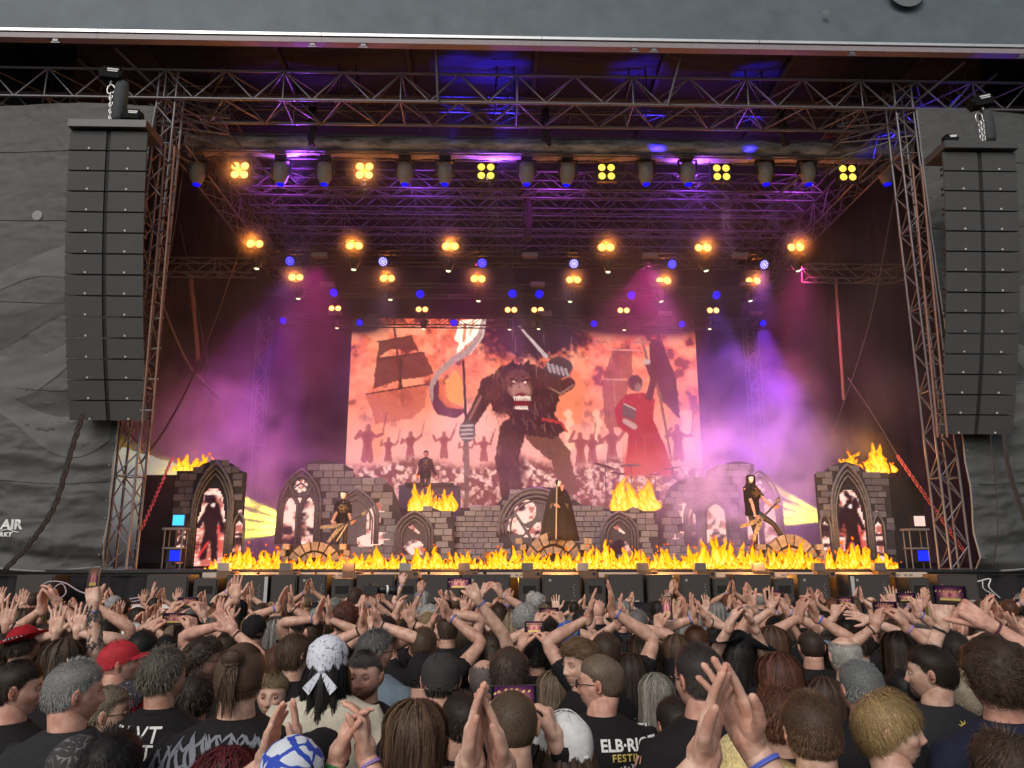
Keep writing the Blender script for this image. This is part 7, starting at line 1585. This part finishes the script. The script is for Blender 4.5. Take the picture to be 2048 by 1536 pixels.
C('person raising a hand with one finger up to steady a phone, right', (1905,1310), 3.9, hair=('short',DB,8), q=2, arms=(('point', W(1876,1205,3.6), (-.05,.1,1), (.8,.6,0), (-.6,0,-1)),), band=(BANDS[2],None), skin=2)
R13 = C('tall man with thick curly brown hair filming with one hand raised, right edge', (1992,1362), 2.6, hair=('curly',(.055,.032,.02),21), q=3, shirt='navy', build=1.1, skin=4, arms=(None, ('fist', W(1925,1215,2.85), (-.75,.2,.6), (-.3,.9,-.5), (1,-.2,-.7))), band=(None, mat('band_darkred',(.08,.02,.03))))
phone('dark phone gripped by the curly-haired man at the upper right', W(1898,1190,2.95), .15, .072, 8, -5, 3, 0, None)
C('person with brown hair in the bottom right corner', (2012,1555), 2.35, hair=('thick',BR,22), q=2)
C('black-shirted broad-shouldered man left of the dark grey T-shirt', (1800,1322), 4.4, H=1.66, hair=('short',BK,3), q=1, build=1.2)
# --- middle distance with their own gestures
C('person filming with a phone over the left crowd, watch with yellow strap', (330,1306), 5.6, hair=('short!',BK,1), hat=('cap',CL['black'],'cap'), q=2, arms=(('grip', W(312,1242,5.3), (.35,.1,1), (.8,.5,0), (-1,0,-.6)), ('grip', W(383,1238,5.3), (-.2,.1,1), (-1,.4,0), (1,0,-1))), band=(mat('band_yellow',(.5,.5,.05)), BANDS[1]))
phone('phone held sideways over the left crowd, between two raised hands', W(349,1238,5.3), .16, .078, 0, -4, 0, 0)
C('person filming above the left crowd, just behind the first phone', (378,1262), 5.9, hair=('long',DB,2), q=2, arms=(('grip', W(350,1207,5.7), (.35,.1,1), (.8,.5,0), (-1,0,-.6)), ('grip', W(402,1208,5.7), (-.3,.1,1), (-1,.4,0), (1,0,-1))), tattoo=(1,))
phone('second phone held sideways above the left crowd', W(376,1205,5.75), .155, .075, 0, -4, 0, 0)
C('person in a white cap behind the red cap', (266,1278), 6.2, hair=('short!',BR,1), hat=('cap',CL['white'],'cap'), q=1)
C('person with tattooed forearm punching a fist into the air, left', (285,1300), 4.95, hair=('short',BK,5), q=2, build=1.15, skin=2, arms=(('fist', W(184,1180,4.7), (-.30,.1,1), (.2,1,0), (.2,-.3,-1)),), tattoo=(0,), band=(BANDS[1],None))
C('person raising clapping hands at the far left behind the cables', (112,1292), 5.5, hair=('short',DB,3), q=1, arms=clap(96,1184,5.4, -18), band=bk)
C('person with one hand up at the left edge', (2,1310), 5.0, hair=('thick',BR,3), q=1, arms=(None, up(18,1222,5.0,'open',(0,0,1),(-.4,1,0))), band=bk)
C('person with both open hands raised side by side, far left', (150,1300), 5.0, hair=('short',BR,2), q=2, arms=(up(114,1238,4.9,'open',(-.05,0,1)), up(162,1234,4.9,'open',(.05,0,1))), skin=2)
C('person holding a pale phone upright high on the left', (215,1272), 5.7, hair=('short',DB,4), q=1, arms=(None, up(196,1185,5.5,'grip',(0,.1,1),(-1,.3,0))))
phone('pale-rimmed phone held upright high on the left', W(187,1158,5.5), .075, .155, 0, -4, 0, 0)
C('bare arm raised with open fingers below the left ruin', (508,1262), 5.9, hair=('short!',BK,1), hat=('cap',CL['black'],'cap'), q=2, arms=(up(472,1172,5.9,'open',(-.1,0,1),(.3,1,0)),))
C('person with heavy forearms crossing hands left of the top-knot man', (455,1300), 5.3, hair=('short',BR,5), q=2, build=1.2, arms=(('open', W(440,1222,5.2), (-.25,0,1), (.6,.6,0), None), ('open', W(452,1238,5.1), (-.55,0,.8), (-.6,.6,0), (1,0,-1))), band=(None,BANDS[2]), skin=4)
C('grey long-haired person clapping above the bowl-cut youth', (552,1262), 6.6, hair=('straight',(.33,.31,.28),3), q=2, arms=clap(575,1190,6.5, 8), band=bb)
C('person clapping high below the left brazier, behind the white headscarf', (625,1268), 6.2, hair=('short',BR,1), q=2, arms=clap(650,1212,6.1, 6), band=b0)
C('person with frizzy auburn hair behind the white headscarf', (690,1240), 6.4, hair=('curly',(.11,.035,.02),1), q=2)
C('photographer holding a camera with a long lens before the shelf', (712,1198), 8.6, hair=('short',BR,3), q=2, hyaw=-30, arms=(('grip', W(728,1192,8.3), (.3,.2,.8), (.6,.5,0), None), ('grip', W(745,1186,8.3), (-.2,.2,.8), (-1,.4,0), None)))
t = thing('camera', 'camera with long pale-ringed lens pointing right above the crowd', 'camera', W(742,1180,8.25)); b = MB(); b.box((0,0,0), (.14,.08,.09)); b.box((0,0,.055), (.05,.06,.03)); b.build('body', M_black, t); b = MB(); b.tube([(.05,.03,0),(.13,.05,.0),(.21,.07,-.005),(.26,.08,-.01)], [.035,.04,.045,.055], 14); b.build('lens', M_black, t, smooth=True); b = MB(); b.tube([(.15,.055,0),(.17,.06,0)], .047, 14); b.build('lens_ring', M_white, t, smooth=True)
C('person with wristbands clapping above the smiling bearded man', (770,1268), 5.2, hair=('short',DB,2), q=2, arms=clap(738,1222,5.0, -10, kind='open'), band=(BANDS[2],BANDS[2]))
C('person raising two separate hands above the short brown-haired man', (818,1262), 6.2, hair=('short',BR,4), q=2, arms=(up(797,1205,6.0,'cup',(.1,0,1),(1,0,0)), up(818,1222,6.0,'cup',(-.2,0,1),(-.6,.6,0))), band=bk)
C('person pointing up beside the raised arms, centre left', (895,1262), 6.0, hair=('short',BR,1), q=2, arms=(None, up(887,1200,5.9,'point',(-.1,0,1),(-1,.2,0))), band=b1)
C('person holding a phone sideways in one raised hand, centre', (985,1300), 5.2, hair=('ponytail',DB,1), q=2, arms=(None, ('grip', W(942,1172,5.0), (-.5,.1,1), (-.5,.8,0), (1,0,-.3))), band=b1, skin=2)
phone('phone held sideways in one raised hand, centre', W(918,1168,5.0), .16, .078, 0, -4, 0, 1)
C('person holding a compact camera up before the brown stage monitor', (998,1232), 7.4, hair=('short',BR,2), q=2, arms=(('grip', W(972,1168,7.2), (.35,.1,1), (.8,.5,0), (-1,0,-.3)), ('grip', W(994,1168,7.2), (-.35,.1,1), (-.8,.5,0), (1.2,0,-.3))), band=(None,BANDS[3]))
phone('small bright camera screen held up before the brown stage monitor', W(982,1167,7.2), .10, .065, 0, -4, 0, 1)
C('person clapping left of the hanging camera straps, centre', (930,1278), 6.4, hair=('straight',BR,1), q=1, arms=clap(948,1205,6.3, 6))
C('fair-haired woman in dark clothes, centre', (1022,1246), 7.4, hair=('bob',(.36,.27,.16),1), q=2)
C('grey curly-haired person with glasses, centre', (1052,1240), 6.6, hair=('curly',(.36,.35,.33),2), q=2, hyaw=-30, glasses='clear')
C('person filming sideways below the singer', (1100,1264), 6.4, hair=('short',BR,2), q=2, arms=(('grip', W(1080,1228,6.2), (.35,.1,1), (.8,.5,0), (-1,0,-.5)), ('grip', W(1118,1226,6.2), (-.35,.1,1), (-.8,.5,0), (1,0,-.5))))
phone('phone held sideways below the singer', W(1098,1225,6.2), .155, .075, 0, -4, 0, 0)
C('person holding a pink-lit phone above a dark head, centre', (1072,1312), 5.4, hair=('thick',BK,5), q=2, arms=(('grip', W(1050,1268,5.2), (.35,.1,1), (.8,.5,0), (-1,0,-.5)), ('grip', W(1092,1268,5.2), (-.3,.1,1), (-.8,.5,0), (1,0,-.8))), band=b1)
phone('pink-lit phone held up over the centre of the crowd', W(1068,1256,5.2), .125, .085, 0, -4, 0, 1)
C('person in a blue and yellow patterned headscarf, centre', (1136,1276), 5.6, hair=('short!',BR,1), hat=('bandana',M_bluey,'headscarf'), q=2)
C('man with long bare arms reaching high to clap, right of the singer', (1212,1308), 4.5, hair=('short',BR,3), q=2, build=1.0, arms=(('flat', W(1183,1205,4.6), (.22,0,1), (1,-.2,0), (-1,0,-.3)), ('flat', W(1222,1190,4.6), (-.08,0,1), (-1,0,0), (1,0,-.5))), band=b1, skin=1)
C('person with arms raised just right of the highest clapping hands', (1288,1305), 4.8, hair=('straight',BR,2), q=2, arms=(('flat', W(1238,1215,4.9), (.1,0,1), (1,-.2,0), None), ('flat', W(1250,1222,4.9), (-.35,0,1), (-1,0,0), (1,0,-.5))), band=bv)
C('bald man seen behind the highest clapping hands', (1194,1222), 7.6, hair=None, q=1, skin=4)
C('person holding an orange-lit phone upright, right of the middle', (1320,1282), 5.6, hair=('short',AU,2), q=2, arms=(('grip', W(1318,1232,5.4), (.1,.1,1), (.8,.5,0), (-.3,0,-1)),), band=b0)
phone('orange-lit phone held upright, right of the middle', W(1333,1216,5.4), .078, .155, 0, -4, 0, 1)
C('grey-haired person far back right of the raised arms', (1276,1246), 7.0, hair=('short',(.24,.23,.22),1), q=1)
C('person clapping with blue bands below the window piece', (1392,1285), 5.6, hair=('short',AU,3), q=2, arms=(('open', W(1383,1210,5.5), (-.2,0,1), (1,0,0), None), ('open', W(1402,1218,5.5), (-.45,0,1), (-1,.2,0), None)), band=(BANDS[0],BANDS[2]))
C('person with large hands clapping above the pirate hat', (1460,1272), 5.0, H=1.68, hair=('short',BR,2), q=2, build=1.15, arms=(('cup', W(1468,1222,4.7), (.35,0,1), (1,-.2,0), None), ('open', W(1492,1225,4.7), (-.5,0,1), (-1,0,0), None)), skin=2)
C('person pointing one finger up high above the pirate hat', (1530,1300), 5.6, hair=('short',DB,5), q=1, arms=(('point', W(1496,1190,5.4), (-.4,0,1), (1,.2,0), None),))
C('person filming between raised hands, right of the pirate hat', (1552,1262), 6.4, hair=('short',BK,2), q=2, arms=(('open', W(1538,1195,6.2), (-.15,.1,1), (.8,.5,0), None), ('grip', W(1565,1198,6.2), (-.25,.1,1), (-.8,.5,0), None)), band=(None,BANDS[1]))
phone('small phone held up right of the pirate hat', W(1550,1190,6.2), .14, .07, 0, -4, 0, 0)
C('person filming far back, right of the cropped dark head', (1690,1262), 6.8, hair=('short',BK,3), q=1, arms=(('grip', W(1672,1212,6.6), (.3,.1,1), (.8,.5,0), None), ('grip', W(1706,1210,6.6), (-.3,.1,1), (-.8,.5,0), None)))
phone('phone held sideways far back, right of the cropped dark head', W(1690,1202,6.6), .15, .072, 0, -4, 0, 0)
C('person bending a bare arm across above the bald crown', (1716,1290), 5.6, hair=('thick',DB,1), q=2, arms=(None, ('open', W(1712,1232,5.5), (-.9,.1,.3), (0,.6,-.8), (1,0,.4))), skin=2)
C('person holding a phone sideways with banded wrist, right', (1800,1302), 5.0, hair=('wavy',DB,2), q=2, arms=(('grip', W(1752,1222,4.9), (.2,.1,1), (.8,.5,0), None), ('grip', W(1795,1222,4.8), (-.35,.1,1), (-.8,.6,0), (1,0,-1))), band=(BANDS[2],BANDS[1]), skin=1)
phone('phone held sideways above the dark grey T-shirt', W(1770,1216,4.9), .155, .078, 0, -4, 0, 0)
C('person with open hand raised behind the phone on the right', (1770,1268), 6.6, hair=('short',BR,4), q=1, arms=(None, up(1785,1192,6.5,'open')))
C('person raising a phone right of the sideways phone', (1842,1280), 6.0, hair=('short',GR,3), q=2, arms=(None, up(1828,1200,5.8,'grip',(-.1,.1,1),(-1,.4,0))), band=b1)
phone('dark phone raised beside the right red chain', W(1812,1196,5.8), .15, .072, 0, -4, 0, 0)
C('person clapping with blue wristband left of the curly head', (1880,1288), 5.3, hair=('short',GR,4), q=2, arms=(('open', W(1898,1245,5.2), (0,0,1), (1,-.3,0), None), ('open', W(1918,1250,5.2), (-.1,0,1), (-1,-.2,0), None)), band=b0, skin=2)
C('person reaching both hands up near the right edge', (1962,1282), 5.4, hair=('short',BR,3), q=2, arms=(('cup', W(1968,1205,5.3), (.1,0,1), (1,-.3,0), None), ('open', W(1990,1212,5.3), (-.35,0,1), (-1,0,0), (1,0,-.6))), band=bk)
C('person with a tattooed forearm at the right edge', (2035,1300), 4.6, hair=('short',BK,4), q=2, arms=(('open', W(2028,1250,4.5), (-.6,0,.8), (1,0,0), None),), tattoo=(0,))
# --- everybody else between them and the barrier
rf_ = random.Random(42); cols = [('brown',BR),('dark brown',DB),('black',BK),('light brown',LB),('blond',BL_),('grey',GR),('auburn',AU),('pale grey',WG)]
styles = ['short','short','thick','buzz','long','straight','curly','receding','ring','wavy','ponytail','bowl','bob']
sdesc = dict(short='short',thick='thick',buzz='cropped',long='long',straight='long straight',curly='curly',receding='thinning',ring='balding',wavy='wavy',ponytail='tied-back',bowl='mop of',bob='chin-length')
lms = [(0,'at the left edge'),(90,'below the cables on the left'),(230,'below the left tower truss'),(330,'below the left brick tower'),(480,'below the yellow beams on the left'),(600,'below the left rose window'),(700,'below the left guitarist'),(790,'below the left brazier'),(900,'below the centre wall'),(985,'below the wedge monitor'),(1070,'below the singer'),(1160,'right of the singer'),(1230,'below the right brazier'),(1310,'below the pink smoke'),(1400,'left of the right guitarist'),(1490,'below the right guitarist'),(1590,'below the yellow beams on the right'),(1660,'below the right brick tower'),(1790,'below the right lamp rack'),(1880,'below the right tower truss'),(1960,'at the right edge')]
def lm(px): return ([lms[0][1]]+[m_ for x, m_ in lms if px >= x])[-1]
used_lab = set(); proto = {}; nfill = 0
gest = ['clap','clap','clap','none','none','one','open','none','none']
Yv = 5.2; row = 0
while Yv < 12.0:
    halfw = .70*Yv+.3; x = -halfw+rf_.uniform(0,.3)
    while x < halfw:
        X_ = x+rf_.uniform(-.10,.10); Y_ = Yv+rf_.uniform(-.18,.18); x += .49 if Yv < 8 else .54
        if rf_.random() < .05 and Yv > 6: continue
        if any(math.hypot(X_-cx, (Y_-cy)*.8) < .40 for cx, cy in crowd): continue
        g_ = rf_.choice(gest); st_ = rf_.choice(styles); cn, cc = rf_.choice(cols); Hh = rf_.gauss(1.72,.07); Hh = min(1.88, max(1.58, Hh)); 
        if Yv < 7.5: Hh = min(Hh, 1.72)
        d_ = Vector((X_, Y_, Hh+GZ-.12))-Vector(CAM); zc_ = d_.dot(Vector(cf_)); px = 1024+FPX*d_.dot(Vector(cr_))/zc_
        row_n = 'near' if Yv < 6.4 else 'mid' if Yv < 8 else 'far' if Yv < 10 else 'rear'
        head_ = {'near':'nearer rows','mid':'middle rows','far':'far rows','rear':'rearmost rows'}[row_n]
        gl = dict(clap='clapping overhead',none='standing still',one='one hand raised',open='both hands up')[g_]
        lab = f'{sdesc[st_]} {cn} hair, {gl}, {head_}, {lm(px)}'
        if lab in used_lab:
            for extra in ('slightly shorter','slightly taller','half hidden'):
                if lab+', '+extra not in used_lab: lab = lab+', '+extra; break
        used_lab.add(lab); crowd.append((X_, Y_)); nfill += 1
        vr = rf_.randrange(4); key = (g_, vr, st_ if g_ == 'x' else None)
        if key not in proto:
            k_ = vr; hgt = 1.72
            if g_ == 'clap': c_ = np.array([X_+(-.12,.06,.14,0)[k_], Y_+.15, GZ+hgt+(.05,.10,.0,.14)[k_]]); tl__ = (-14,8,16,0)[k_]; f_ = np.array([math.sin(R(tl__)),.1,math.cos(R(tl__))]); arms_ = (('flat' if k_ % 2 else 'cup', c_-np.array([.035,0,.01]), f_+np.array([.1,0,0]), (1,-.15,0), None), ('flat', c_+np.array([.035,0,0]), f_-np.array([.12,0,0]), (-1,-.15,0), None))
            elif g_ == 'one': s__ = -1 if k_ % 2 else 1; a_ = ('open' if k_ < 1 else 'fist' if k_ == 2 else 'cup', np.array([X_+s__*(.2+.03*k_), Y_+.12, GZ+hgt+.05+.04*k_]), (s__*.1,.05,1), (-s__*.3,1,0), None); arms_ = (a_, None) if s__ < 0 else (None, a_)
            elif g_ == 'open': arms_ = (('open', np.array([X_-.20-.03*k_, Y_+.15, GZ+hgt+.02+.03*k_]), (-.1,.05,1), (.4,1,0), None), ('open', np.array([X_+.18+.02*k_, Y_+.15, GZ+hgt+.06-.02*k_]), (.05,.05,1), (-.4,1,0), None))
            else: arms_ = ()
            info_ = person(lab, None, Y=Y_, pos=(X_, Y_, GZ+1.72-.118), H=1.72, hair=None, q=1 if row_n != 'rear' else 0, skin=vr, arms=arms_, band=(BANDS[0],None) if (g_ != 'none' and vr % 2) else None, shirt=('black','black','charcoal','black')[vr], build=(1.0,1.12,.95,1.05)[vr])
            root = info_['root']; M4p = info_['M4']; proto[key] = (root, [c__ for c__ in root.children], M4p); place_hair(root, st_, 1 if row_n in ('near','mid') else 0, rf_.randrange(4), cc, M4p)
        else:
            r0, ch, M4p = proto[key]; root = r0.copy(); COL.objects.link(root)
            for c__ in ch:
                n_ = c__.copy(); COL.objects.link(n_); n_.parent = root
                for s__ in c__.children: m_ = s__.copy(); COL.objects.link(m_); m_.parent = n_
                if n_.name.startswith('body') and rf_.random() < .6: n_.material_slots[0].link = 'OBJECT'; n_.material_slots[0].material = skin_mat(rf_.randrange(5))
                if n_.name.startswith('t_shirt'):
                    n_.material_slots[0].link = 'OBJECT'; n_.material_slots[0].material = CL[rf_.choice(['black','black','black','charcoal','faded','navy','grey','black','denim'])]
            root.location = (X_, Y_, GZ); root['label'] = lab
            place_hair(root, st_, 1 if row_n in ('near','mid') else 0, rf_.randrange(4), cc, M4p)
            sc_ = Hh/1.72; root.scale = (sc_*rf_.uniform(.97,1.06), sc_, sc_)
        root.rotation_euler[2] = R(rf_.gauss(0, 14)); root['label'] = lab
    Yv += .62 if Yv < 8 else .75; row += 1
print('fill people', nfill)
# ================================================================== stage smoke
b = MB(); b.box((SX, 25.2, 9.1), (23.0, 11.6, 14.2))
m = bpy.data.materials.new('stage_smoke'); m.use_nodes = True; N, Lk = m.node_tree.nodes, m.node_tree.links; N.clear()
o_ = N.new('ShaderNodeOutputMaterial'); vp = N.new('ShaderNodeVolumePrincipled'); tc = N.new('ShaderNodeTexCoord'); nz = N.new('ShaderNodeTexNoise'); nz.inputs['Scale'].default_value = .33; nz.inputs['Detail'].default_value = 4; nz.inputs['Roughness'].default_value = .6; nz.inputs['Distortion'].default_value = .5
mr = N.new('ShaderNodeMapRange'); mr.inputs[1].default_value = .40; mr.inputs[2].default_value = .72; mr.inputs[3].default_value = .004; mr.inputs[4].default_value = .075
sp = N.new('ShaderNodeSeparateXYZ'); mh_ = N.new('ShaderNodeMapRange'); mh_.inputs[1].default_value = 2; mh_.inputs[2].default_value = 11.5; mh_.inputs[3].default_value = 1.0; mh_.inputs[4].default_value = .30
ml = N.new('ShaderNodeMath'); ml.operation = 'MULTIPLY'
Lk.new(tc.outputs['Object'], nz.inputs['Vector']); Lk.new(nz.outputs['Fac'], mr.inputs[0]); Lk.new(tc.outputs['Object'], sp.inputs[0]); Lk.new(sp.outputs['Z'], mh_.inputs[0])
Lk.new(mr.outputs[0], ml.inputs[0]); Lk.new(mh_.outputs[0], ml.inputs[1]); Lk.new(ml.outputs[0], vp.inputs['Density']); vp.inputs['Color'].default_value = (.95,.92,.95,1); vp.inputs['Anisotropy'].default_value = .25
Lk.new(vp.outputs[0], o_.inputs['Volume'])
try: m.cycles.volume_step_rate = 1.0
except Exception: pass
hz = b.build('haze', m); tag(hz, 'thin stage smoke filling the stage', kind='stuff')
# the lamps whose beams show in the smoke
def sp_(px, py, Y, aim, en, col, ang, bl=.7, size=.15): lamp_light('SPOT', 'stage_beam', W(px, py, Y), en, col, aim, size, ang, bl)
sp_(567, 641, 27.9, (-8.5, 26, 3), 1500, (.10,.03,1), 45)
sp_(1300, 520, 23.9, (4.5, 24, 6), 3000, (.90,.05,.35), 95, 1.0)
sp_(960, 520, 23.9, (-1.0, 24, 6), 2400, (.8,.04,.35), 95, 1.0)
sp_(640, 520, 23.9, (-6.5, 24, 6), 2600, (.8,.04,.35), 95, 1.0)
sp_(1600, 520, 24.5, (10.5, 25, 6), 3000, (.8,.05,.25), 90, 1.0)
for i_, x_ in enumerate((-7, -2.5, 2, 6.5, 10)): lamp_light('SPOT', 'truss_wash', (x_, 22.2, 13.2), 330, (.28,.05,.8) if i_ % 2 else (.38,.05,.60), (x_, 27, 15.2), .2, 120, .9)
for x_ in (-6, 0, 6): lamp_light('SPOT', 'truss_wash', (x_, 21.6, 13.2), 520, (.32,.07,.9), (x_, 19.6, 14.6), .2, 120, .9)
sp_(720, 645, 27.9, (-5.5, 26, 4), 500, (.10,.04,1), 40)
sp_(1187, 647, 27.9, (5, 25, 3), 500, (.5,.08,1), 45)
sp_(1432, 590, 25.9, (7.5, 25, 5), 3600, (.26,.06,1), 50)
sp_(1525, 646, 27.9, (9.5, 26, 5), 3400, (.26,.05,1), 50)
sp_(1527, 529, 23.9, (7.5, 24, 3), 3200, (.6,.14,.9), 45)
sp_(581, 522, 23.9, (-8.0, 23, 3), 3000, (.55,.12,.75), 50)
sp_(1147, 527, 23.9, (1.0, 22, 3), 600, (.9,.5,.8), 40)
sp_(767, 523, 23.9, (-3.0, 22.5, 3), 500, (.7,.5,1), 40)
sp_(1025, 587, 25.9, (1, 24.5, 3), 300, (.1,.05,1), 45)
for px_, py_, Y_, a_, e_ in ((567,641,27.9,(640,1065,22.9),2200),(720,645,27.9,(770,1075,22.9),2200),(841,588,25.9,(820,960,24.6),1500),(908,645,27.9,(930,1075,22.6),1500),(1025,587,25.9,(1050,1065,22.6),2200),(1187,647,27.9,(1240,1075,22.6),1800),(720,645,27.9,(655,900,28.0),900),(567,641,27.9,(430,1020,20.5),1500),(1432,590,25.9,(1330,1075,22.0),1500)): lamp_light('SPOT', 'blue_beam', W(px_, py_, Y_), e_, (.04,.025,1), W(*a_), .1, 13, .8)
# soft lamps of the front truss lighting the set from before
for px_, a_ in ((562,(680,1040,23)),(890,(960,1060,22.6)),(1375,(1200,1060,22.6)),(650,(420,1030,20.5)),(1530,(1700,1030,20.5))): lamp_light('SPOT', 'set_wash', W(px_, 372, 20.8), 1100, (.36,.18,1.0), W(*a_), .1, 20, .9)
# blue uplight in the roof and at the right corner
sp_(1010, 300, 20.3, W(1000, 120, 20.6), 1400, (.03,.02,1), 40)
sp_(900, 300, 20.3, W(930, 100, 20.6), 800, (.03,.02,1), 40)
sp_(1330, 330, 20.5, W(1270, 130, 20.6), 900, (.04,.02,1), 35)
sp_(1500, 330, 20.5, W(1510, 130, 20.6), 900, (.03,.02,1), 30)
sp_(1700, 330, 20.5, W(1830, 230, 19.4), 1600, (.03,.02,1), 40)
# yellow beams from behind the scenery towards the centre
for (px, py, aims) in ((625, 1058, ((-11, 23.4, 5.2), (-11, 23.4, 4.2), (-11, 23.4, 3.3), (-11, 23.4, 2.5))), (1668, 1040, ((4, 22, 6.2), (4, 22, 4.9), (4, 22, 3.9), (4, 22, 3.0)))):
    for a in aims:
        q = W(px, py, 24.0); lamp_light('SPOT', 'yellow_beam', q, 40000, (1,.90,.06), a, .05, 8, .3)

# denser drifts of smoke
def smoke_puff(label, c, r, dens, scale=.8, seed=0):
    b = MB(); V, F = ico(3); b.add(V*np.array(r), F); m = bpy.data.materials.new('smoke_%d' % seed); m.use_nodes = True; N, Lk = m.node_tree.nodes, m.node_tree.links; N.clear()
    o_ = N.new('ShaderNodeOutputMaterial'); vp = N.new('ShaderNodeVolumePrincipled'); tc = N.new('ShaderNodeTexCoord'); nz = N.new('ShaderNodeTexNoise'); nz.inputs['Scale'].default_value = scale; nz.inputs['Detail'].default_value = 5; nz.inputs['Distortion'].default_value = .8
    mp = N.new('ShaderNodeMapping'); mp.inputs['Location'].default_value = (seed*3.1, seed, 0); Lk.new(tc.outputs['Object'], mp.inputs[0]); Lk.new(mp.outputs[0], nz.inputs['Vector'])
    dv = N.new('ShaderNodeVectorMath'); dv.operation = 'DIVIDE'; dv.inputs[1].default_value = r; ln_ = N.new('ShaderNodeVectorMath'); ln_.operation = 'LENGTH'; Lk.new(tc.outputs['Object'], dv.inputs[0]); Lk.new(dv.outputs[0], ln_.inputs[0])
    fo = N.new('ShaderNodeMapRange'); fo.inputs[1].default_value = 1.0; fo.inputs[2].default_value = .35; fo.inputs[3].default_value = 0; fo.inputs[4].default_value = 1; Lk.new(ln_.outputs['Value'], fo.inputs[0])
    mr = N.new('ShaderNodeMapRange'); mr.inputs[1].default_value = .42; mr.inputs[2].default_value = .68; mr.inputs[3].default_value = 0.05; mr.inputs[4].default_value = 1; Lk.new(nz.outputs['Fac'], mr.inputs[0])
    m1 = N.new('ShaderNodeMath'); m1.operation = 'MULTIPLY'; m2 = N.new('ShaderNodeMath'); m2.operation = 'MULTIPLY'; m2.inputs[1].default_value = dens; Lk.new(fo.outputs[0], m1.inputs[0]); Lk.new(mr.outputs[0], m1.inputs[1]); Lk.new(m1.outputs[0], m2.inputs[0]); Lk.new(m2.outputs[0], vp.inputs['Density']); vp.inputs['Color'].default_value = (.95,.93,.95,1); Lk.new(vp.outputs[0], o_.inputs['Volume'])
    o = b.build('smoke', m, loc=c); tag(o, label, kind='stuff')
smoke_puff('smoke drift between the left brick tower and the left ruin', (-7.4, 23.6, 3.8), (3.6, 1.6, 2.4), .55, .9, 1)
smoke_puff('smoke drift between the right guitarist and the right brick tower', (7.6, 22.6, 4.2), (4.2, 1.6, 3.0), .50, .7, 2)
smoke_puff('purple smoke cloud right of the big screen', (9.0, 26.2, 6.3), (3.6, 2.4, 3.6), .60, .55, 3)
smoke_puff('pink smoke over the left brick tower', (-9.2, 24.5, 5.6), (3.2, 2.4, 3.0), .45, .6, 4)
smoke_puff('pink smoke veiling the drum kit and the right ruin', (6.9, 22.0, 3.9), (2.5, .8, 2.2), 1.4, .8, 5)
sp_(1300, 520, 23.6, (6.6, 22, 3.2), 3000, (.8,.22,.8), 26)
sp_(1450, 380, 21.2, (7.0, 22, 3.2), 1500, (.8,.3,.85), 26)
mh2 = bpy.data.materials.new('lamp_haze'); mh2.use_nodes = True; N, Lk = mh2.node_tree.nodes, mh2.node_tree.links; N.clear(); o_ = N.new('ShaderNodeOutputMaterial'); vp = N.new('ShaderNodeVolumePrincipled'); vp.inputs['Density'].default_value = .42; vp.inputs['Color'].default_value = (.95,.95,.95,1); Lk.new(vp.outputs[0], o_.inputs['Volume'])
tc = N.new('ShaderNodeTexCoord'); ln_ = N.new('ShaderNodeVectorMath'); ln_.operation = 'LENGTH'; Lk.new(tc.outputs['Object'], ln_.inputs[0]); fo = N.new('ShaderNodeMapRange'); fo.inputs[1].default_value = .75; fo.inputs[2].default_value = 0; fo.inputs[3].default_value = 0; fo.inputs[4].default_value = 1; Lk.new(ln_.outputs['Value'], fo.inputs[0]); pw = N.new('ShaderNodeMath'); pw.operation = 'POWER'; pw.inputs[1].default_value = 2.0; Lk.new(fo.outputs[0], pw.inputs[0]); mu = N.new('ShaderNodeMath'); mu.operation = 'MULTIPLY'; mu.inputs[1].default_value = 1.3; Lk.new(pw.outputs[0], mu.inputs[0]); Lk.new(mu.outputs[0], vp.inputs['Density'])
hm_ = None
for c_ in halo+[tuple(W(px_, 342, 20.65)) for px_ in bl4[:2]]:
    if hm_ is None: hb_ = MB(); V_, F_ = ico(2); hb_.add(V_*.78, F_); o = hb_.build('smoke', mh2, loc=c_); hm_ = o.data
    else: o = link('smoke', hm_, None, c_)
    tag(o, 'faint glow of haze round a warm lamp', kind='stuff')
for px_ in bl4[:2]: lamp_light('SPOT', 'blinder_beam', tuple(W(px_, 342, 20.65)), 70, (1,.24,.02), tuple(W(px_, 342, 20.65)+np.array([0,-10,-5])), .06, 170, .6)

# front lamps on the musicians
for px, py, Y, src in ((687,1040,20.6,729),(1117,1010,20.7,972),(1510,1030,20.4,1443),(852,940,25.2,972)):
    q = W(src, 345, 20.8); lamp_light('SPOT', 'front_lamp', q, 2200 if px == 1510 else 1200, (1,.72,.55), W(px, py, Y), .08, 9, .6)
